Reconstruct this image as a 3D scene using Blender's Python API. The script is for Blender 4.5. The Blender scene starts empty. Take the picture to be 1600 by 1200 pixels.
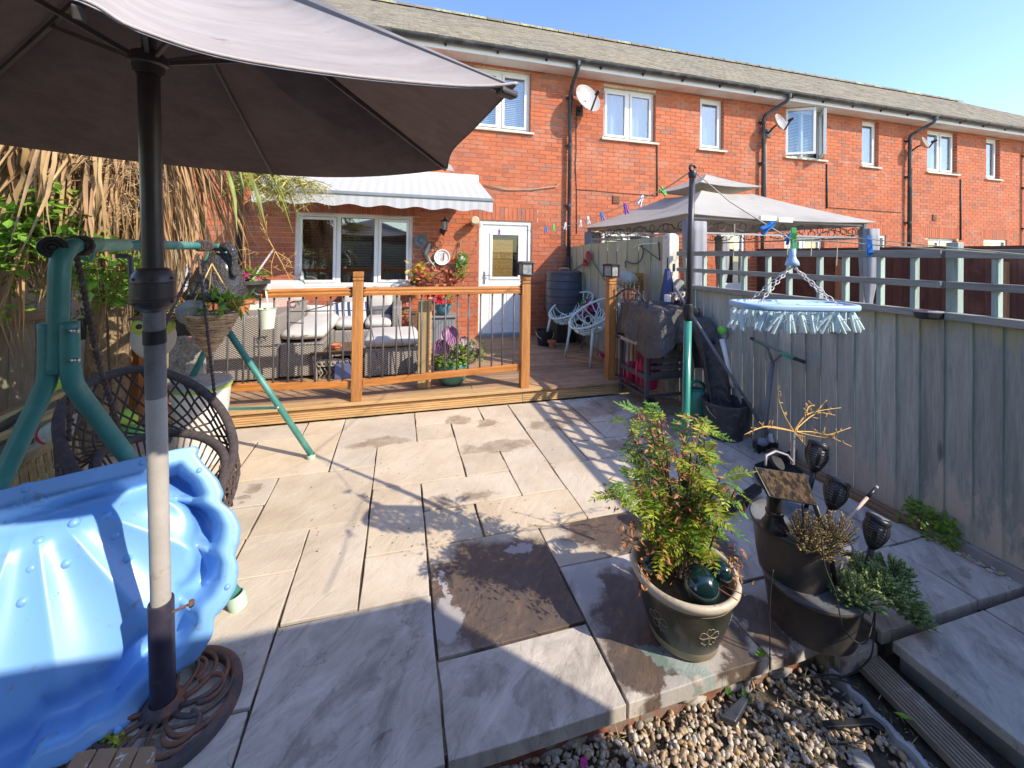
import bpy, bmesh, math, random
from math import sin, cos, pi, radians as rad, sqrt, atan2, hypot, exp
from mathutils import Vector as V, Matrix, Euler, noise as mnoise
random.seed(7)
R = random.uniform
S = bpy.context.scene
COL = S.collection

# ------------------------------------------------------------------ camera
# the lens was solved from the house's vanishing lines and the 600 mm paving grid
FPX, CX, CY, CAMH = 628.74, 800.0, 394.21, 1.5
PITCH, ROLL, YAW = -0.0064, 0.0137, -0.2719
def _rot():
    cp, sp, cr, sr, cy, sy = cos(PITCH), sin(PITCH), cos(ROLL), sin(ROLL), cos(YAW), sin(YAW)
    Ry = Matrix(((cy, 0, sy), (0, 1, 0), (-sy, 0, cy)))
    Rx = Matrix(((1, 0, 0), (0, cp, -sp), (0, sp, cp)))
    Rz = Matrix(((cr, -sr, 0), (sr, cr, 0), (0, 0, 1)))
    return Rz @ Rx @ Ry
MR = _rot()
def _w(r): return V((MR[r][0], MR[r][2], -MR[r][1]))
cr_, cu_, cf_ = _w(0), -_w(1), _w(2)
cam = bpy.data.cameras.new('camera')
cam_o = bpy.data.objects.new('camera', cam)
COL.objects.link(cam_o)
m = Matrix((cr_, cu_, -cf_)).transposed().to_4x4()
m.translation = (0, 0, CAMH)
cam_o.matrix_world = m
cam.sensor_width = 36
cam.lens = 36 * FPX / 1600
cam.shift_y = -(600 - CY) / 1600
cam.clip_start = 0.02
cam.clip_end = 2000
S.camera = cam_o

# ------------------------------------------------------------------ light
SUN = V((1.0, -1.0, 1.03)).normalized()          # towards the sun
W = bpy.data.worlds.new('World')
S.world = W
W.use_nodes = True
nt = W.node_tree
sky = nt.nodes.new('ShaderNodeTexSky')
sky.sky_type = 'NISHITA'
sky.sun_disc = False
sky.sun_elevation = math.asin(SUN.z)
sky.sun_rotation = rad(135)
sky.air_density = 1.15
sky.dust_density = 0.5
sky.ozone_density = 2.6
hs_ = nt.nodes.new('ShaderNodeHueSaturation')
hs_.inputs['Saturation'].default_value = 1.12
hs_.inputs['Hue'].default_value = .512
hs_.inputs['Value'].default_value = 1.0
nt.links.new(sky.outputs[0], hs_.inputs['Color'])
nt.links.new(hs_.outputs[0], nt.nodes['Background'].inputs[0])
nt.nodes['Background'].inputs[1].default_value = 0.15
sl = bpy.data.lights.new('sun', 'SUN')
sl.energy = 2.6
sl.angle = rad(0.5)
sl.color = (1.0, 0.88, 0.72)
so = bpy.data.objects.new('sun', sl)
COL.objects.link(so)
so.rotation_euler = (-SUN).to_track_quat('-Z', 'Y').to_euler()
S.view_settings.view_transform = 'Standard'
S.view_settings.look = 'None'
S.view_settings.gamma = 1
S.view_settings.use_curve_mapping = False
S.view_settings.exposure = 1.24

# ------------------------------------------------------------------ pixel helpers (photograph pixel -> world point on a known plane)
def ray(px, py):
    a, b = px - CX, py - CY
    return V((MR[0][0]*a + MR[1][0]*b + MR[2][0]*FPX, MR[0][2]*a + MR[1][2]*b + MR[2][2]*FPX, -(MR[0][1]*a + MR[1][1]*b + MR[2][1]*FPX)))
O3 = V((0, 0, CAMH))
def G(px, py, z=0.0):
    r = ray(px, py); return O3 + r * ((z - CAMH) / r.z)
def WY(px, py, Y):
    r = ray(px, py); return O3 + r * (Y / r.y)
def WX(px, py, X):
    r = ray(px, py); return O3 + r * (X / r.x)
def WD(px, py, d):
    r = ray(px, py); return O3 + r * (d / FPX)

# ------------------------------------------------------------------ mesh builder
class MB:
    def __init__(s): s.v = []; s.f = []
    def add(s, vs, fs):
        n = len(s.v); s.v += [tuple(p) for p in vs]; s.f += [tuple(n + i for i in f) for f in fs]; return s
    def bx(s, x0, x1, y0, y1, z0, z1):
        return s.add([(x0,y0,z0),(x1,y0,z0),(x1,y1,z0),(x0,y1,z0),(x0,y0,z1),(x1,y0,z1),(x1,y1,z1),(x0,y1,z1)],
                     [(0,3,2,1),(4,5,6,7),(0,1,5,4),(1,2,6,5),(2,3,7,6),(3,0,4,7)])
    def obox(s, c, sz, mt):           # oriented box: centre, full sizes, rotation matrix
        c = V(c); h = V(sz) * .5; ps = []
        for z in (-1, 1):
            for x, y in ((-1,-1),(1,-1),(1,1),(-1,1)):
                ps.append(c + mt @ V((x*h.x, y*h.y, z*h.z)))
        return s.add(ps, [(0,3,2,1),(4,5,6,7),(0,1,5,4),(1,2,6,5),(2,3,7,6),(3,0,4,7)])
    def bar(s, a, b, w, h=None, up=(0,0,1)):   # box beam from a to b
        a, b = V(a), V(b); d = b - a; L = d.length; d.normalize()
        u = V(up); x = d.cross(u)
        if x.length < 1e-4: x = d.cross(V((0,1,0)))
        x.normalize(); z = x.cross(d)
        return s.obox((a + b) / 2, (w, L, h or w), Matrix((x, d, z)).transposed())
    def tube(s, pts, r, n=8, closed=False, cap=True):
        pts = [V(p) for p in pts]; N = len(pts)
        rs = r if isinstance(r, (list, tuple)) else [r] * N
        prev = None; rings = []
        for i, p in enumerate(pts):
            if closed: d = pts[(i+1) % N] - pts[i-1]
            else: d = pts[min(i+1, N-1)] - pts[max(i-1, 0)]
            if d.length < 1e-9: d = V((0,0,1))
            d.normalize()
            if prev is None:
                x = d.orthogonal().normalized()
            else:
                x = prev - d * prev.dot(d)
                x = x.normalized() if x.length > 1e-6 else d.orthogonal().normalized()
            prev = x; y = d.cross(x)
            rings.append([p + (x * cos(2*pi*k/n) + y * sin(2*pi*k/n)) * rs[i] for k in range(n)])
        s.loft(rings, closed, cap); return s
    def loft(s, rings, closed=False, cap=True, wrap=True):
        n = len(rings[0]); N = len(rings); b = len(s.v)
        for r_ in rings: s.v += [tuple(p) for p in r_]
        for i in range(N if closed else N - 1):
            j = (i + 1) % N
            for k in range(n if wrap else n - 1):
                l = (k + 1) % n
                s.f.append((b+i*n+k, b+i*n+l, b+j*n+l, b+j*n+k))
        if cap and not closed and wrap:
            s.f.append(tuple(b + k for k in reversed(range(n)))); s.f.append(tuple(b + (N-1)*n + k for k in range(n)))
        return s
    def lathe(s, prof, n=24, c=(0,0,0), mt=None, sx=1, sy=1, cap=False):
        mt = mt or Matrix.Identity(3); c = V(c)
        s.loft([[c + mt @ V((r*cos(2*pi*k/n)*sx, r*sin(2*pi*k/n)*sy, z)) for k in range(n)] for r, z in prof], False, cap); return s
    def ball(s, c, r, n=10, m_=6, sq=(1,1,1), mt=None):
        mt = mt or Matrix.Identity(3); c = V(c)
        prof = [(max(sin(pi*i/m_), 1e-3), -cos(pi*i/m_)) for i in range(m_+1)]
        s.loft([[c + mt @ V((q*cos(2*pi*k/n)*r*sq[0], q*sin(2*pi*k/n)*r*sq[1], z*r*sq[2])) for k in range(n)] for q, z in prof], False, True); return s
    def plate(s, pts, th, nrm=None):   # prism from a planar outline
        pts = [V(p) for p in pts]
        if nrm is None: nrm = (pts[1]-pts[0]).cross(pts[2]-pts[1]).normalized()
        nrm = V(nrm); n = len(pts)
        return s.add(pts + [p - nrm*th for p in pts], [tuple(range(n)), tuple(reversed(range(n, 2*n)))] + [(i, n+i, n+(i+1) % n, (i+1) % n) for i in range(n)])
    def leaf(s, p, d, up, L, w, fold=.15, mid=.45):
        p, d, up = V(p), V(d).normalized(), V(up)
        x = d.cross(up)
        if x.length < 1e-4: x = d.orthogonal()
        x.normalize(); nn = x.cross(d)
        a = p + d*L*mid - nn*w*fold
        return s.add([p, p + d*L*mid + x*w*.5, p + d*L, p + d*L*mid - x*w*.5, a], [(0,1,2,4),(0,4,2,3)])
    def build(s, name, mat, parent=None, smooth=False, bevel=0, seg=2, loc=None, auto=None):
        me = bpy.data.meshes.new(name); me.from_pydata(s.v, [], s.f); me.update()
        if smooth: me.shade_smooth()
        if auto: me.shade_smooth(); me.set_sharp_from_angle(angle=rad(auto))
        me.materials.append(mat)
        return link(name, me, parent, bevel, seg, loc)
wt = {}
def link(name, me, parent=None, bevel=0, seg=2, loc=None):
    o = bpy.data.objects.new(name, me); COL.objects.link(o)
    base = V(loc) if loc is not None else V((0,0,0))
    if parent is not None:
        o.parent = parent; o.location = base - wt[parent]
    else: o.location = base
    wt[o] = base
    if bevel:
        b = o.modifiers.new('bevel', 'BEVEL'); b.width = bevel; b.segments = seg; b.limit_method = 'ANGLE'; b.angle_limit = rad(50)
    return o
def tag(o, label=None, cat=None, group=None, kind=None):
    if label: o['label'] = label
    if cat: o['category'] = cat
    if group: o['group'] = group
    if kind: o['kind'] = kind
    return o
def thing(name, label, cat, loc=(0,0,0), group=None):
    o = bpy.data.objects.new(name, None); o.empty_display_size = .1; COL.objects.link(o); o.location = loc; wt[o] = V(loc)
    return tag(o, label, cat, group)
def copy_tree(o, parent=None):
    c = o.copy(); COL.objects.link(c); c.parent = parent; wt[c] = wt.get(o, V((0,0,0)))
    for ch in list(o.children): copy_tree(ch, c)
    return c
def kids(o):
    return o.children

# ------------------------------------------------------------------ materials
def newmat(name):
    m_ = bpy.data.materials.new(name); m_.use_nodes = True; n = m_.node_tree
    return m_, n, n.nodes['Principled BSDF']
def nd(n, t, **k):
    x = n.nodes.new(t)
    for a, b in k.items():
        if a[0] == 'i' and a[1:].isdigit(): x.inputs[int(a[1:])].default_value = b
        elif a == 'inp':
            for c, d in b.items(): x.inputs[c].default_value = d
        else: setattr(x, a, b)
    return x
def rgba(c): return (c[0], c[1], c[2], 1)
def pos(n, sc=(1,1,1), obj=False):
    g = nd(n, 'ShaderNodeTexCoord').outputs['Object'] if obj else nd(n, 'ShaderNodeNewGeometry').outputs['Position']
    v = nd(n, 'ShaderNodeVectorMath', operation='MULTIPLY'); n.links.new(g, v.inputs[0]); v.inputs[1].default_value = sc
    return v.outputs[0]
def noi(n, vec, scale, detail=4, rough=.55, dist=0):
    x = nd(n, 'ShaderNodeTexNoise', inp={'Scale': scale, 'Detail': detail, 'Roughness': rough, 'Distortion': dist}); n.links.new(vec, x.inputs['Vector']); return x.outputs[0]
def ramp(n, f, stops):
    r_ = nd(n, 'ShaderNodeValToRGB'); n.links.new(f, r_.inputs[0]); cr = r_.color_ramp
    while len(cr.elements) < len(stops): cr.elements.new(.5)
    for e, (p, c) in zip(cr.elements, stops):
        e.position = p; e.color = rgba(c) if not isinstance(c, (int, float)) else (c, c, c, 1)
    return r_.outputs[0]
def mix(n, f, a, b, mode='MIX'):
    x = nd(n, 'ShaderNodeMix', data_type='RGBA', blend_type=mode)
    for s_, val in ((0, f), (6, a), (7, b)):
        if hasattr(val, 'links') or hasattr(val, 'is_linked'): n.links.new(val, x.inputs[s_])
        elif s_ == 0: x.inputs[0].default_value = val
        else: x.inputs[s_].default_value = rgba(val)
    return x.outputs[2]
def mth(n, op, a, b=None, c=None, clamp=False):
    x = nd(n, 'ShaderNodeMath', operation=op, use_clamp=clamp)
    for i, val in enumerate((a, b, c)):
        if val is None: continue
        if isinstance(val, (int, float)): x.inputs[i].default_value = val
        else: n.links.new(val, x.inputs[i])
    return x.outputs[0]
def bump(n, bs, h, st, dist=.01):
    b = nd(n, 'ShaderNodeBump', inp={'Strength': st, 'Distance': dist}); n.links.new(h, b.inputs['Height']); n.links.new(b.outputs[0], bs.inputs['Normal'])
def rnd(n):
    g = nd(n, 'ShaderNodeNewGeometry').outputs['Random Per Island']; o = nd(n, 'ShaderNodeObjectInfo').outputs['Random']
    return mth(n, 'FRACT', mth(n, 'ADD', g, o))
MATS = {}
def mat(name, col, rough=.6, var=.18, scale=12, st=(1,1,1), bs=.15, bscale=None, bd=.004, metal=0, rv=0.0, col2=None, dirt=None, dscale=3, dth=(.52,.68), trans=0, alpha=None, coat=0, sss=0, obj=False, spec=None, spots=None):
    if name in MATS: return MATS[name]
    m_, n, b = newmat(name)
    p = pos(n, st, obj)
    f = noi(n, p, scale, 5, .6)
    c1 = tuple(max(x*(1-var), 0) for x in col); c2 = col2 or tuple(min(x*(1+var), 1) for x in col)
    c = ramp(n, f, [(.32, c1), (.68, c2)])
    if rv:
        r_ = rnd(n); hsv = nd(n, 'ShaderNodeHueSaturation'); n.links.new(c, hsv.inputs['Color'])
        n.links.new(mth(n, 'ADD', mth(n, 'MULTIPLY', r_, 2*rv), 1-rv), hsv.inputs['Value'])
        n.links.new(mth(n, 'ADD', mth(n, 'MULTIPLY', mth(n, 'FRACT', mth(n, 'MULTIPLY', r_, 7.3)), .04*min(1, rv*2)), .5-.02*min(1, rv*2)), hsv.inputs['Hue'])
        c = hsv.outputs[0]
    if dirt:
        df = noi(n, pos(n, (1,1,1), obj), dscale, 6, .65); c = mix(n, ramp(n, df, [(dth[0], 0), (dth[1], 1)]), c, dirt)
    n.links.new(c, b.inputs['Base Color'])
    b.inputs['Metallic'].default_value = metal
    rf = mth(n, 'ADD', mth(n, 'MULTIPLY', noi(n, pos(n, (1,1,1), obj), scale*1.7, 3), .25), rough-.12, clamp=True); n.links.new(rf, b.inputs['Roughness'])
    if coat: b.inputs['Coat Weight'].default_value = coat; b.inputs['Coat Roughness'].default_value = .15
    if spec is not None: b.inputs['Specular IOR Level'].default_value = spec
    if bs: bump(n, b, noi(n, p, bscale or scale*4, 4, .65), bs, bd)
    if trans:      # thin leaf or cloth: some light comes through
        t = nd(n, 'ShaderNodeBsdfTranslucent'); n.links.new(c, t.inputs[0]); ms = nd(n, 'ShaderNodeMixShader', i0=trans)
        n.links.new(b.outputs[0], ms.inputs[1]); n.links.new(t.outputs[0], ms.inputs[2]); n.links.new(ms.outputs[0], n.nodes['Material Output'].inputs[0])
    MATS[name] = m_; return m_
def wood(name, col, axis='x', rough=.7, rv=.12, dirt=None, dscale=2.5, knots=True, var=.35, dth=(.5,.66), bs=.35):
    if name in MATS: return MATS[name]
    m_, n, b = newmat(name)
    st = {'x': (1.2,14,14), 'y': (14,1.2,14), 'z': (14,14,1.0)}[axis]
    p = pos(n, st); r_ = rnd(n)
    off = nd(n, 'ShaderNodeVectorMath', operation='ADD'); n.links.new(p, off.inputs[0])
    cb = nd(n, 'ShaderNodeCombineXYZ')
    for i in range(3): n.links.new(mth(n, 'MULTIPLY', r_, 37.0 + i*11), cb.inputs[i])
    n.links.new(cb.outputs[0], off.inputs[1]); p2 = off.outputs[0]
    f = noi(n, p2, 2.2, 6, .7, .6); f2 = noi(n, p2, 9, 3, .6)
    c = ramp(n, f, [(.3, tuple(x*(1-var) for x in col)), (.5, col), (.7, tuple(min(1, x*(1+var)) for x in col))])
    c = mix(n, mth(n, 'MULTIPLY', ramp(n, f2, [(.45, 0), (.7, 1)]), .35), c, tuple(x*.45 for x in col))
    if knots:
        vo = nd(n, 'ShaderNodeTexVoronoi', inp={'Scale': 1.0}); vo.feature = 'F1'
        kp = pos(n, {'x': (1.6,7,7), 'y': (7,1.6,7), 'z': (7,7,1.6)}[axis]); n.links.new(kp, vo.inputs['Vector'])
        c = mix(n, ramp(n, vo.outputs['Distance'], [(.05, .8), (.13, 0)]), c, tuple(x*.3 for x in col))
    hsv = nd(n, 'ShaderNodeHueSaturation'); n.links.new(c, hsv.inputs['Color']); n.links.new(mth(n, 'ADD', mth(n, 'MULTIPLY', r_, 2*rv), 1-rv), hsv.inputs['Value']); c = hsv.outputs[0]
    if dirt: c = mix(n, ramp(n, noi(n, pos(n), dscale, 6, .7), [(dth[0], 0), (dth[1], .85)]), c, dirt)
    n.links.new(c, b.inputs['Base Color']); b.inputs['Roughness'].default_value = rough
    bump(n, b, mth(n, 'ADD', f, mth(n, 'MULTIPLY', f2, .5)), bs, .006)
    MATS[name] = m_; return m_
def glass(name, tint=(.02,.025,.03), rough=.03, mixf=.0):
    if name in MATS: return MATS[name]
    m_, n, b = newmat(name); b.inputs['Base Color'].default_value = rgba(tint); b.inputs['Roughness'].default_value = rough
    b.inputs['Specular IOR Level'].default_value = .8
    gl = nd(n, 'ShaderNodeBsdfGlossy', i1=rough); gl.inputs[0].default_value = (.95,.97,1,1)
    tr = nd(n, 'ShaderNodeBsdfTransparent'); tr.inputs[0].default_value = (.82,.86,.86,1)
    gg = nd(n, 'ShaderNodeNewGeometry'); dt = nd(n, 'ShaderNodeVectorMath', operation='DOT_PRODUCT'); n.links.new(gg.outputs['Normal'], dt.inputs[0]); n.links.new(gg.outputs['Incoming'], dt.inputs[1])
    fr = mth(n, 'ADD', mth(n, 'MULTIPLY', mth(n, 'POWER', mth(n, 'SUBTRACT', 1.0, mth(n, 'ABSOLUTE', dt.outputs['Value'])), 5.0), .9), .06); bn = nd(n, 'ShaderNodeBump', inp={'Strength': .05, 'Distance': .02})
    n.links.new(noi(n, pos(n), 1.4, 1), bn.inputs['Height'])
    n.links.new(bn.outputs[0], gl.inputs['Normal'])
    ms = nd(n, 'ShaderNodeMixShader'); n.links.new(mth(n, 'ADD', fr, mixf, clamp=True), ms.inputs[0])
    n.links.new(tr.outputs[0], ms.inputs[1]); n.links.new(gl.outputs[0], ms.inputs[2]); n.links.new(ms.outputs[0], n.nodes['Material Output'].inputs[0])
    MATS[name] = m_; return m_

# ---- masonry
def brickmat(name='brick'):
    m_, n, b = newmat(name); r_ = rnd(n)
    c = ramp(n, r_, [(0, (.30,.075,.038)), (.12, (.42,.095,.038)), (.4, (.48,.110,.038)), (.72, (.51,.130,.050)), (.9, (.42,.135,.078)), (1, (.27,.11,.08))])
    f = noi(n, pos(n), 26, 5, .7); c = mix(n, mth(n, 'MULTIPLY', ramp(n, f, [(.4, 0), (.75, 1)]), .45), c, (.50,.27,.16))
    big = noi(n, pos(n), .8, 3); c = mix(n, mth(n, 'MULTIPLY', ramp(n, big, [(.35, 1), (.65, 0)]), .18), c, (.45,.10,.03))
    c = mix(n, mth(n, 'MULTIPLY', ramp(n, noi(n, pos(n), 2.2, 6, .7), [(.52, 0), (.72, 1)]), .26), c, (.6,.42,.33)); c = mix(n, mth(n, 'MULTIPLY', ramp(n, noi(n, pos(n, (1,1,.35)), 1.3, 6, .75), [(.5, 0), (.72, 1)]), .35), c, (.24,.09,.055))
    n.links.new(c, b.inputs['Base Color']); b.inputs['Roughness'].default_value = .85; bump(n, b, noi(n, pos(n), 90, 4), .4, .004); return m_
MBRICK = brickmat()
MMORTAR = mat('mortar', (.64,.50,.33), .95, .15, 20, bs=.5, bscale=120, dirt=(.42,.30,.19), dscale=1.2)
MUPVC = mat('white_upvc', (.80,.80,.77), .35, .04, 5, bs=.03, dirt=(.62,.58,.50), dscale=5, dth=(.6,.8))
MUPVCD = mat('grimy_upvc', (.78,.77,.72), .4, .06, 5, bs=.05, dirt=(.45,.40,.32), dscale=9, dth=(.58,.7))
MSOFF = mat('soffit_board', (.80,.76,.68), .5, .05, 3, bs=.03, dirt=(.6,.55,.45), dscale=2)
MSILL = mat('sill', (.62,.55,.44), .6, .1, 8, dirt=(.4,.34,.26))
MPIPE = mat('black_gutter', (.035,.04,.045), .35, .3, 6, bs=.05, dirt=(.12,.13,.13), dscale=4)
MGLASS = glass('window_glass', mixf=.10)
MROOM = mat('room_interior', (.10,.09,.08), .9, .3, 2, bs=0)
MBLIND = mat('blind_slats', (.72,.74,.76), .5, .05, 5, bs=0)
MBLINDB = mat('bamboo_blind', (.62,.34,.10), .6, .2, 30, bs=.1, rv=.15, trans=.25)
def tilemat():
    m_, n, b = newmat('roof_tile'); r_ = rnd(n)
    c = ramp(n, r_, [(0, (.17,.145,.105)), (.5, (.22,.19,.14)), (1, (.27,.235,.17))])
    c = mix(n, ramp(n, noi(n, pos(n), 9, 6, .7), [(.5, 0), (.72, .7)]), c, (.33,.30,.20))
    c = mix(n, ramp(n, noi(n, pos(n), 1.1, 6, .75), [(.45, 0), (.68, .5)]), c, (.36,.30,.17)); c = mix(n, ramp(n, noi(n, pos(n), 30, 4, .7), [(.55, 0), (.68, .7)]), c, (.06,.05,.045))
    n.links.new(c, b.inputs['Base Color']); b.inputs['Roughness'].default_value = .95; bump(n, b, noi(n, pos(n), 60, 4), .6, .006); return m_
MTILE = tilemat()
MMOSS = mat('mossy_mortar', (.34,.33,.20), .95, .4, 15, dirt=(.2,.2,.08), dscale=8)

# ================================================================== SETTING
# ---- ground
def gridsheet(name, x0, x1, y0, y1, z, m_, nx=1, ny=1, amp=0):
    b = MB(); vs = []; fs = []
    for j in range(ny+1):
        for i in range(nx+1):
            x = x0+(x1-x0)*i/nx; y = y0+(y1-y0)*j/ny
            vs.append((x, y, z + (amp*mnoise.noise(V((x*4, y*4, 0))) if amp else 0)))
    for j in range(ny):
        for i in range(nx):
            a = j*(nx+1)+i; fs.append((a, a+1, a+nx+2, a+nx+1))
    return tag(b.add(vs, fs).build(name, m_, smooth=bool(amp)), kind='structure')
MSOIL = mat('dark_soil', (.11,.088,.064), .95, .5, 25, bs=.8, bscale=60, bd=.02, dirt=(.16,.13,.09), dscale=10)
MGRASS = mat('pale_bounce_ground', (.30,.27,.20), .95, .4, 10, bs=.8, bscale=60, bd=.02, dirt=(.24,.22,.15), dscale=1)  # ground tone lightened to bounce light up under the canopy and fence
gridsheet('ground', -150, 150, -150, 150, -.2, MGRASS)
gridsheet('soil_bed', -6, 2.95, -2.2, 3.95, -.125, MSOIL, 90, 60, .015)
tag(MB().bx(2.95, 6.9, -4, 6.5, -.19, -.02).build('neighbour_patio', mat('grey_concrete', (.33,.32,.30), .9, .12, 4, dirt=(.2,.19,.17))), kind='structure')

# ---- patio slabs: a 300 mm grid
def slabmat():
    m_, n, b = newmat('sandstone'); p = pos(n); r_ = rnd(n)
    warp = nd(n, 'ShaderNodeVectorMath', operation='MULTIPLY_ADD')
    nz = nd(n, 'ShaderNodeTexNoise', inp={'Scale': 7.0, 'Detail': 6, 'Roughness': .65}); n.links.new(p, nz.inputs['Vector'])
    n.links.new(nz.outputs['Color'], warp.inputs[0]); warp.inputs[1].default_value = (.30,.30,0); n.links.new(p, warp.inputs[2])
    wp = warp.outputs[0]
    def mask(lst):
        acc = None
        for cx, cy, rx, ry, an in lst:
            s_ = nd(n, 'ShaderNodeVectorMath', operation='SUBTRACT'); n.links.new(wp, s_.inputs[0]); s_.inputs[1].default_value = (cx+.15, cy+.15, 0)
            ro = nd(n, 'ShaderNodeVectorRotate', rotation_type='Z_AXIS'); n.links.new(s_.outputs[0], ro.inputs['Vector']); ro.inputs['Angle'].default_value = -rad(an)
            q = nd(n, 'ShaderNodeVectorMath', operation='MULTIPLY'); n.links.new(ro.outputs[0], q.inputs[0]); q.inputs[1].default_value = (1/rx, 1/ry, 0)
            l = nd(n, 'ShaderNodeVectorMath', operation='LENGTH'); n.links.new(q.outputs[0], l.inputs[0])
            v = mth(n, 'SUBTRACT', 1.0, l.outputs[1]); acc = v if acc is None else mth(n, 'MAXIMUM', acc, v)
        mr = nd(n, 'ShaderNodeMapRange', inp={1: -.06, 2: .20, 3: 0, 4: 1}); n.links.new(acc, mr.inputs[0]); return mr.outputs[0]
    def e(px0, px1, py0, py1, an=0):
        a, b_ = G((px0+px1)/2, py0), G((px0+px1)/2, py1); c, d = G(px0, (py0+py1)/2), G(px1, (py0+py1)/2)
        return ((c.x+d.x)/2, (a.y+b_.y)/2, max(abs(d.x-c.x)/2, .03), max(abs(a.y-b_.y)/2, .03), an)
    wet = [e(712,780,764,783), e(717,840,688,708), e(692,738,650,663), e(742,778,656,668), e(820,900,655,672), e(862,925,632,662), e(543,643,685,699),
           e(365,400,772,784), e(385,410,756,768), (.2,2.5,.13,.06,0), (1.85,3.55,.28,.16,0), (2.35,3.1,.3,.3,0), (2.3,3.72,.5,.15,0), (2.75,3.3,.35,.5,0), (1.72,2.85,.2,.1,0)]
    soot = [(-.12,1.52,.17,.055,52), (-.02,1.42,.09,.035,50), (.08,1.72,.05,.1,0), (.46,1.29,.05,.12,0), (.3,1.4,.09,.06,0), (-.28,1.30,.13,.03,10), (2.05,1.05,.05,.2,-30), (2.2,.95,.04,.2,-25), (2.6,1.3,.1,.03,0), (1.9,2.2,.1,.06,0)]
    pale = [(.205,1.67,.06,.13,8), (.22,1.82,.02,.09,20), (.60,1.98,.08,.035,0), (.86,1.72,.07,.08,20), (1.10,1.28,.13,.07,0), (1.26,1.50,.07,.06,0), (.95,1.22,.05,.05,0)]
    c = ramp(n, noi(n, p, 3.2, 6, .6), [(.3, (.53,.43,.31)), (.5, (.62,.52,.385)), (.72, (.68,.59,.46))])
    hs = nd(n, 'ShaderNodeHueSaturation'); n.links.new(c, hs.inputs['Color']); n.links.new(mth(n, 'ADD', mth(n, 'MULTIPLY', r_, .16), .92), hs.inputs['Value'])
    n.links.new(mth(n, 'ADD', mth(n, 'MULTIPLY', mth(n, 'FRACT', mth(n, 'MULTIPLY', r_, 5.7)), .3), .8), hs.inputs['Saturation']); c = hs.outputs[0]
    # the front rows and the right side are greyer and blotched
    sx = nd(n, 'ShaderNodeSeparateXYZ'); n.links.new(p, sx.inputs[0])
    fr = nd(n, 'ShaderNodeMapRange', inp={1: 1.79, 2: 1.83, 3: 1, 4: 0}); n.links.new(sx.outputs[1], fr.inputs[0])
    rt = nd(n, 'ShaderNodeMapRange', inp={1: 1.3, 2: 2.1, 3: 0, 4: .8}); n.links.new(sx.outputs[0], rt.inputs[0])
    gz = mth(n, 'MAXIMUM', fr.outputs[0], rt.outputs[0])
    st = pos(n, (1,1,1)); ro = nd(n, 'ShaderNodeVectorRotate', rotation_type='Z_AXIS'); ro.inputs['Angle'].default_value = rad(-48); n.links.new(st, ro.inputs['Vector'])
    s2 = nd(n, 'ShaderNodeVectorMath', operation='MULTIPLY'); n.links.new(ro.outputs[0], s2.inputs[0]); s2.inputs[1].default_value = (1.15,2.5,1); sv = s2.outputs[0]
    blot = noi(n, sv, 3.6, 8, .72, .9)
    gcol = ramp(n, blot, [(.28, (.20,.185,.17)), (.40, (.40,.37,.33)), (.54, (.56,.52,.465)), (.7, (.72,.665,.59))])
    c = mix(n, mth(n, 'MULTIPLY', gz, .9), c, gcol)
    sp = noi(n, p, 42, 4, .7); c = mix(n, mth(n, 'MULTIPLY', ramp(n, sp, [(.62, 0), (.72, 1)]), .35), c, (.22,.16,.10))
    gb = noi(n, p, 1.1, 4, .6); c = mix(n, mth(n, 'MULTIPLY', ramp(n, gb, [(.48, 0), (.7, 1)]), .30), c, (.36,.31,.22))
    lich = nd(n, 'ShaderNodeTexVoronoi', inp={'Scale': 11.0}); n.links.new(wp, lich.inputs['Vector']); c = mix(n, mth(n, 'MULTIPLY', ramp(n, lich.outputs['Distance'], [(.06, .6), (.12, 0)]), .5), c, (.30,.25,.17))
    cr = noi(n, sv, 2.3, 3, .5, 1.4); crk = ramp(n, mth(n, 'ABSOLUTE', mth(n, 'SUBTRACT', cr, .52)), [(.0, 1), (.0045, 0)]); brk = ramp(n, noi(n, p, 5, 2), [(.5, 0), (.56, 1)])
    c = mix(n, mth(n, 'MULTIPLY', mth(n, 'MULTIPLY', crk, brk), mth(n, 'ADD', mth(n, 'MULTIPLY', gz, .6), .12)), c, (.12,.105,.095))
    mw = mask(wet); sq = nd(n, 'ShaderNodeSeparateXYZ'); n.links.new(p, sq.inputs[0])
    def box(x0, x1, y0, y1):
        g = None
        for o_, a_, s_ in ((0, x0, 1), (0, x1, -1), (1, y0, 1), (1, y1, -1)):
            v = mth(n, 'MULTIPLY', mth(n, 'SUBTRACT', sq.outputs[o_], a_), 400.0*s_, clamp=True); g = v if g is None else mth(n, 'MULTIPLY', g, v)
        return g
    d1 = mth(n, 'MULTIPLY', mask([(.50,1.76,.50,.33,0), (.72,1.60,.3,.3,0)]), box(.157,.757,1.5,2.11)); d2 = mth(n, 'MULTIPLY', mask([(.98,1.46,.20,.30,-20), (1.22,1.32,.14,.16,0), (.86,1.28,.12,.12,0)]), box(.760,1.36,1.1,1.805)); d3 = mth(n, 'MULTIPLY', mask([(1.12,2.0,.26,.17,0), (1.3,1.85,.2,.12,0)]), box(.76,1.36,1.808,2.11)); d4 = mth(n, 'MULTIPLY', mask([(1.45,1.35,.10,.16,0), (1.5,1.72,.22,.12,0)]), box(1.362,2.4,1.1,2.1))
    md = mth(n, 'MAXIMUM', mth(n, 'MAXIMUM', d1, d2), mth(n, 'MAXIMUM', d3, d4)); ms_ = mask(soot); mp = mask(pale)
    c = mix(n, mth(n, 'MULTIPLY', mth(n, 'MULTIPLY', mw, ramp(n, noi(n, p, 9, 6, .7), [(.35, .35), (.6, 1)])), .78), c, (.27,.205,.14))
    vein = noi(n, sv, 9, 7, .7, 1.0)
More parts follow.
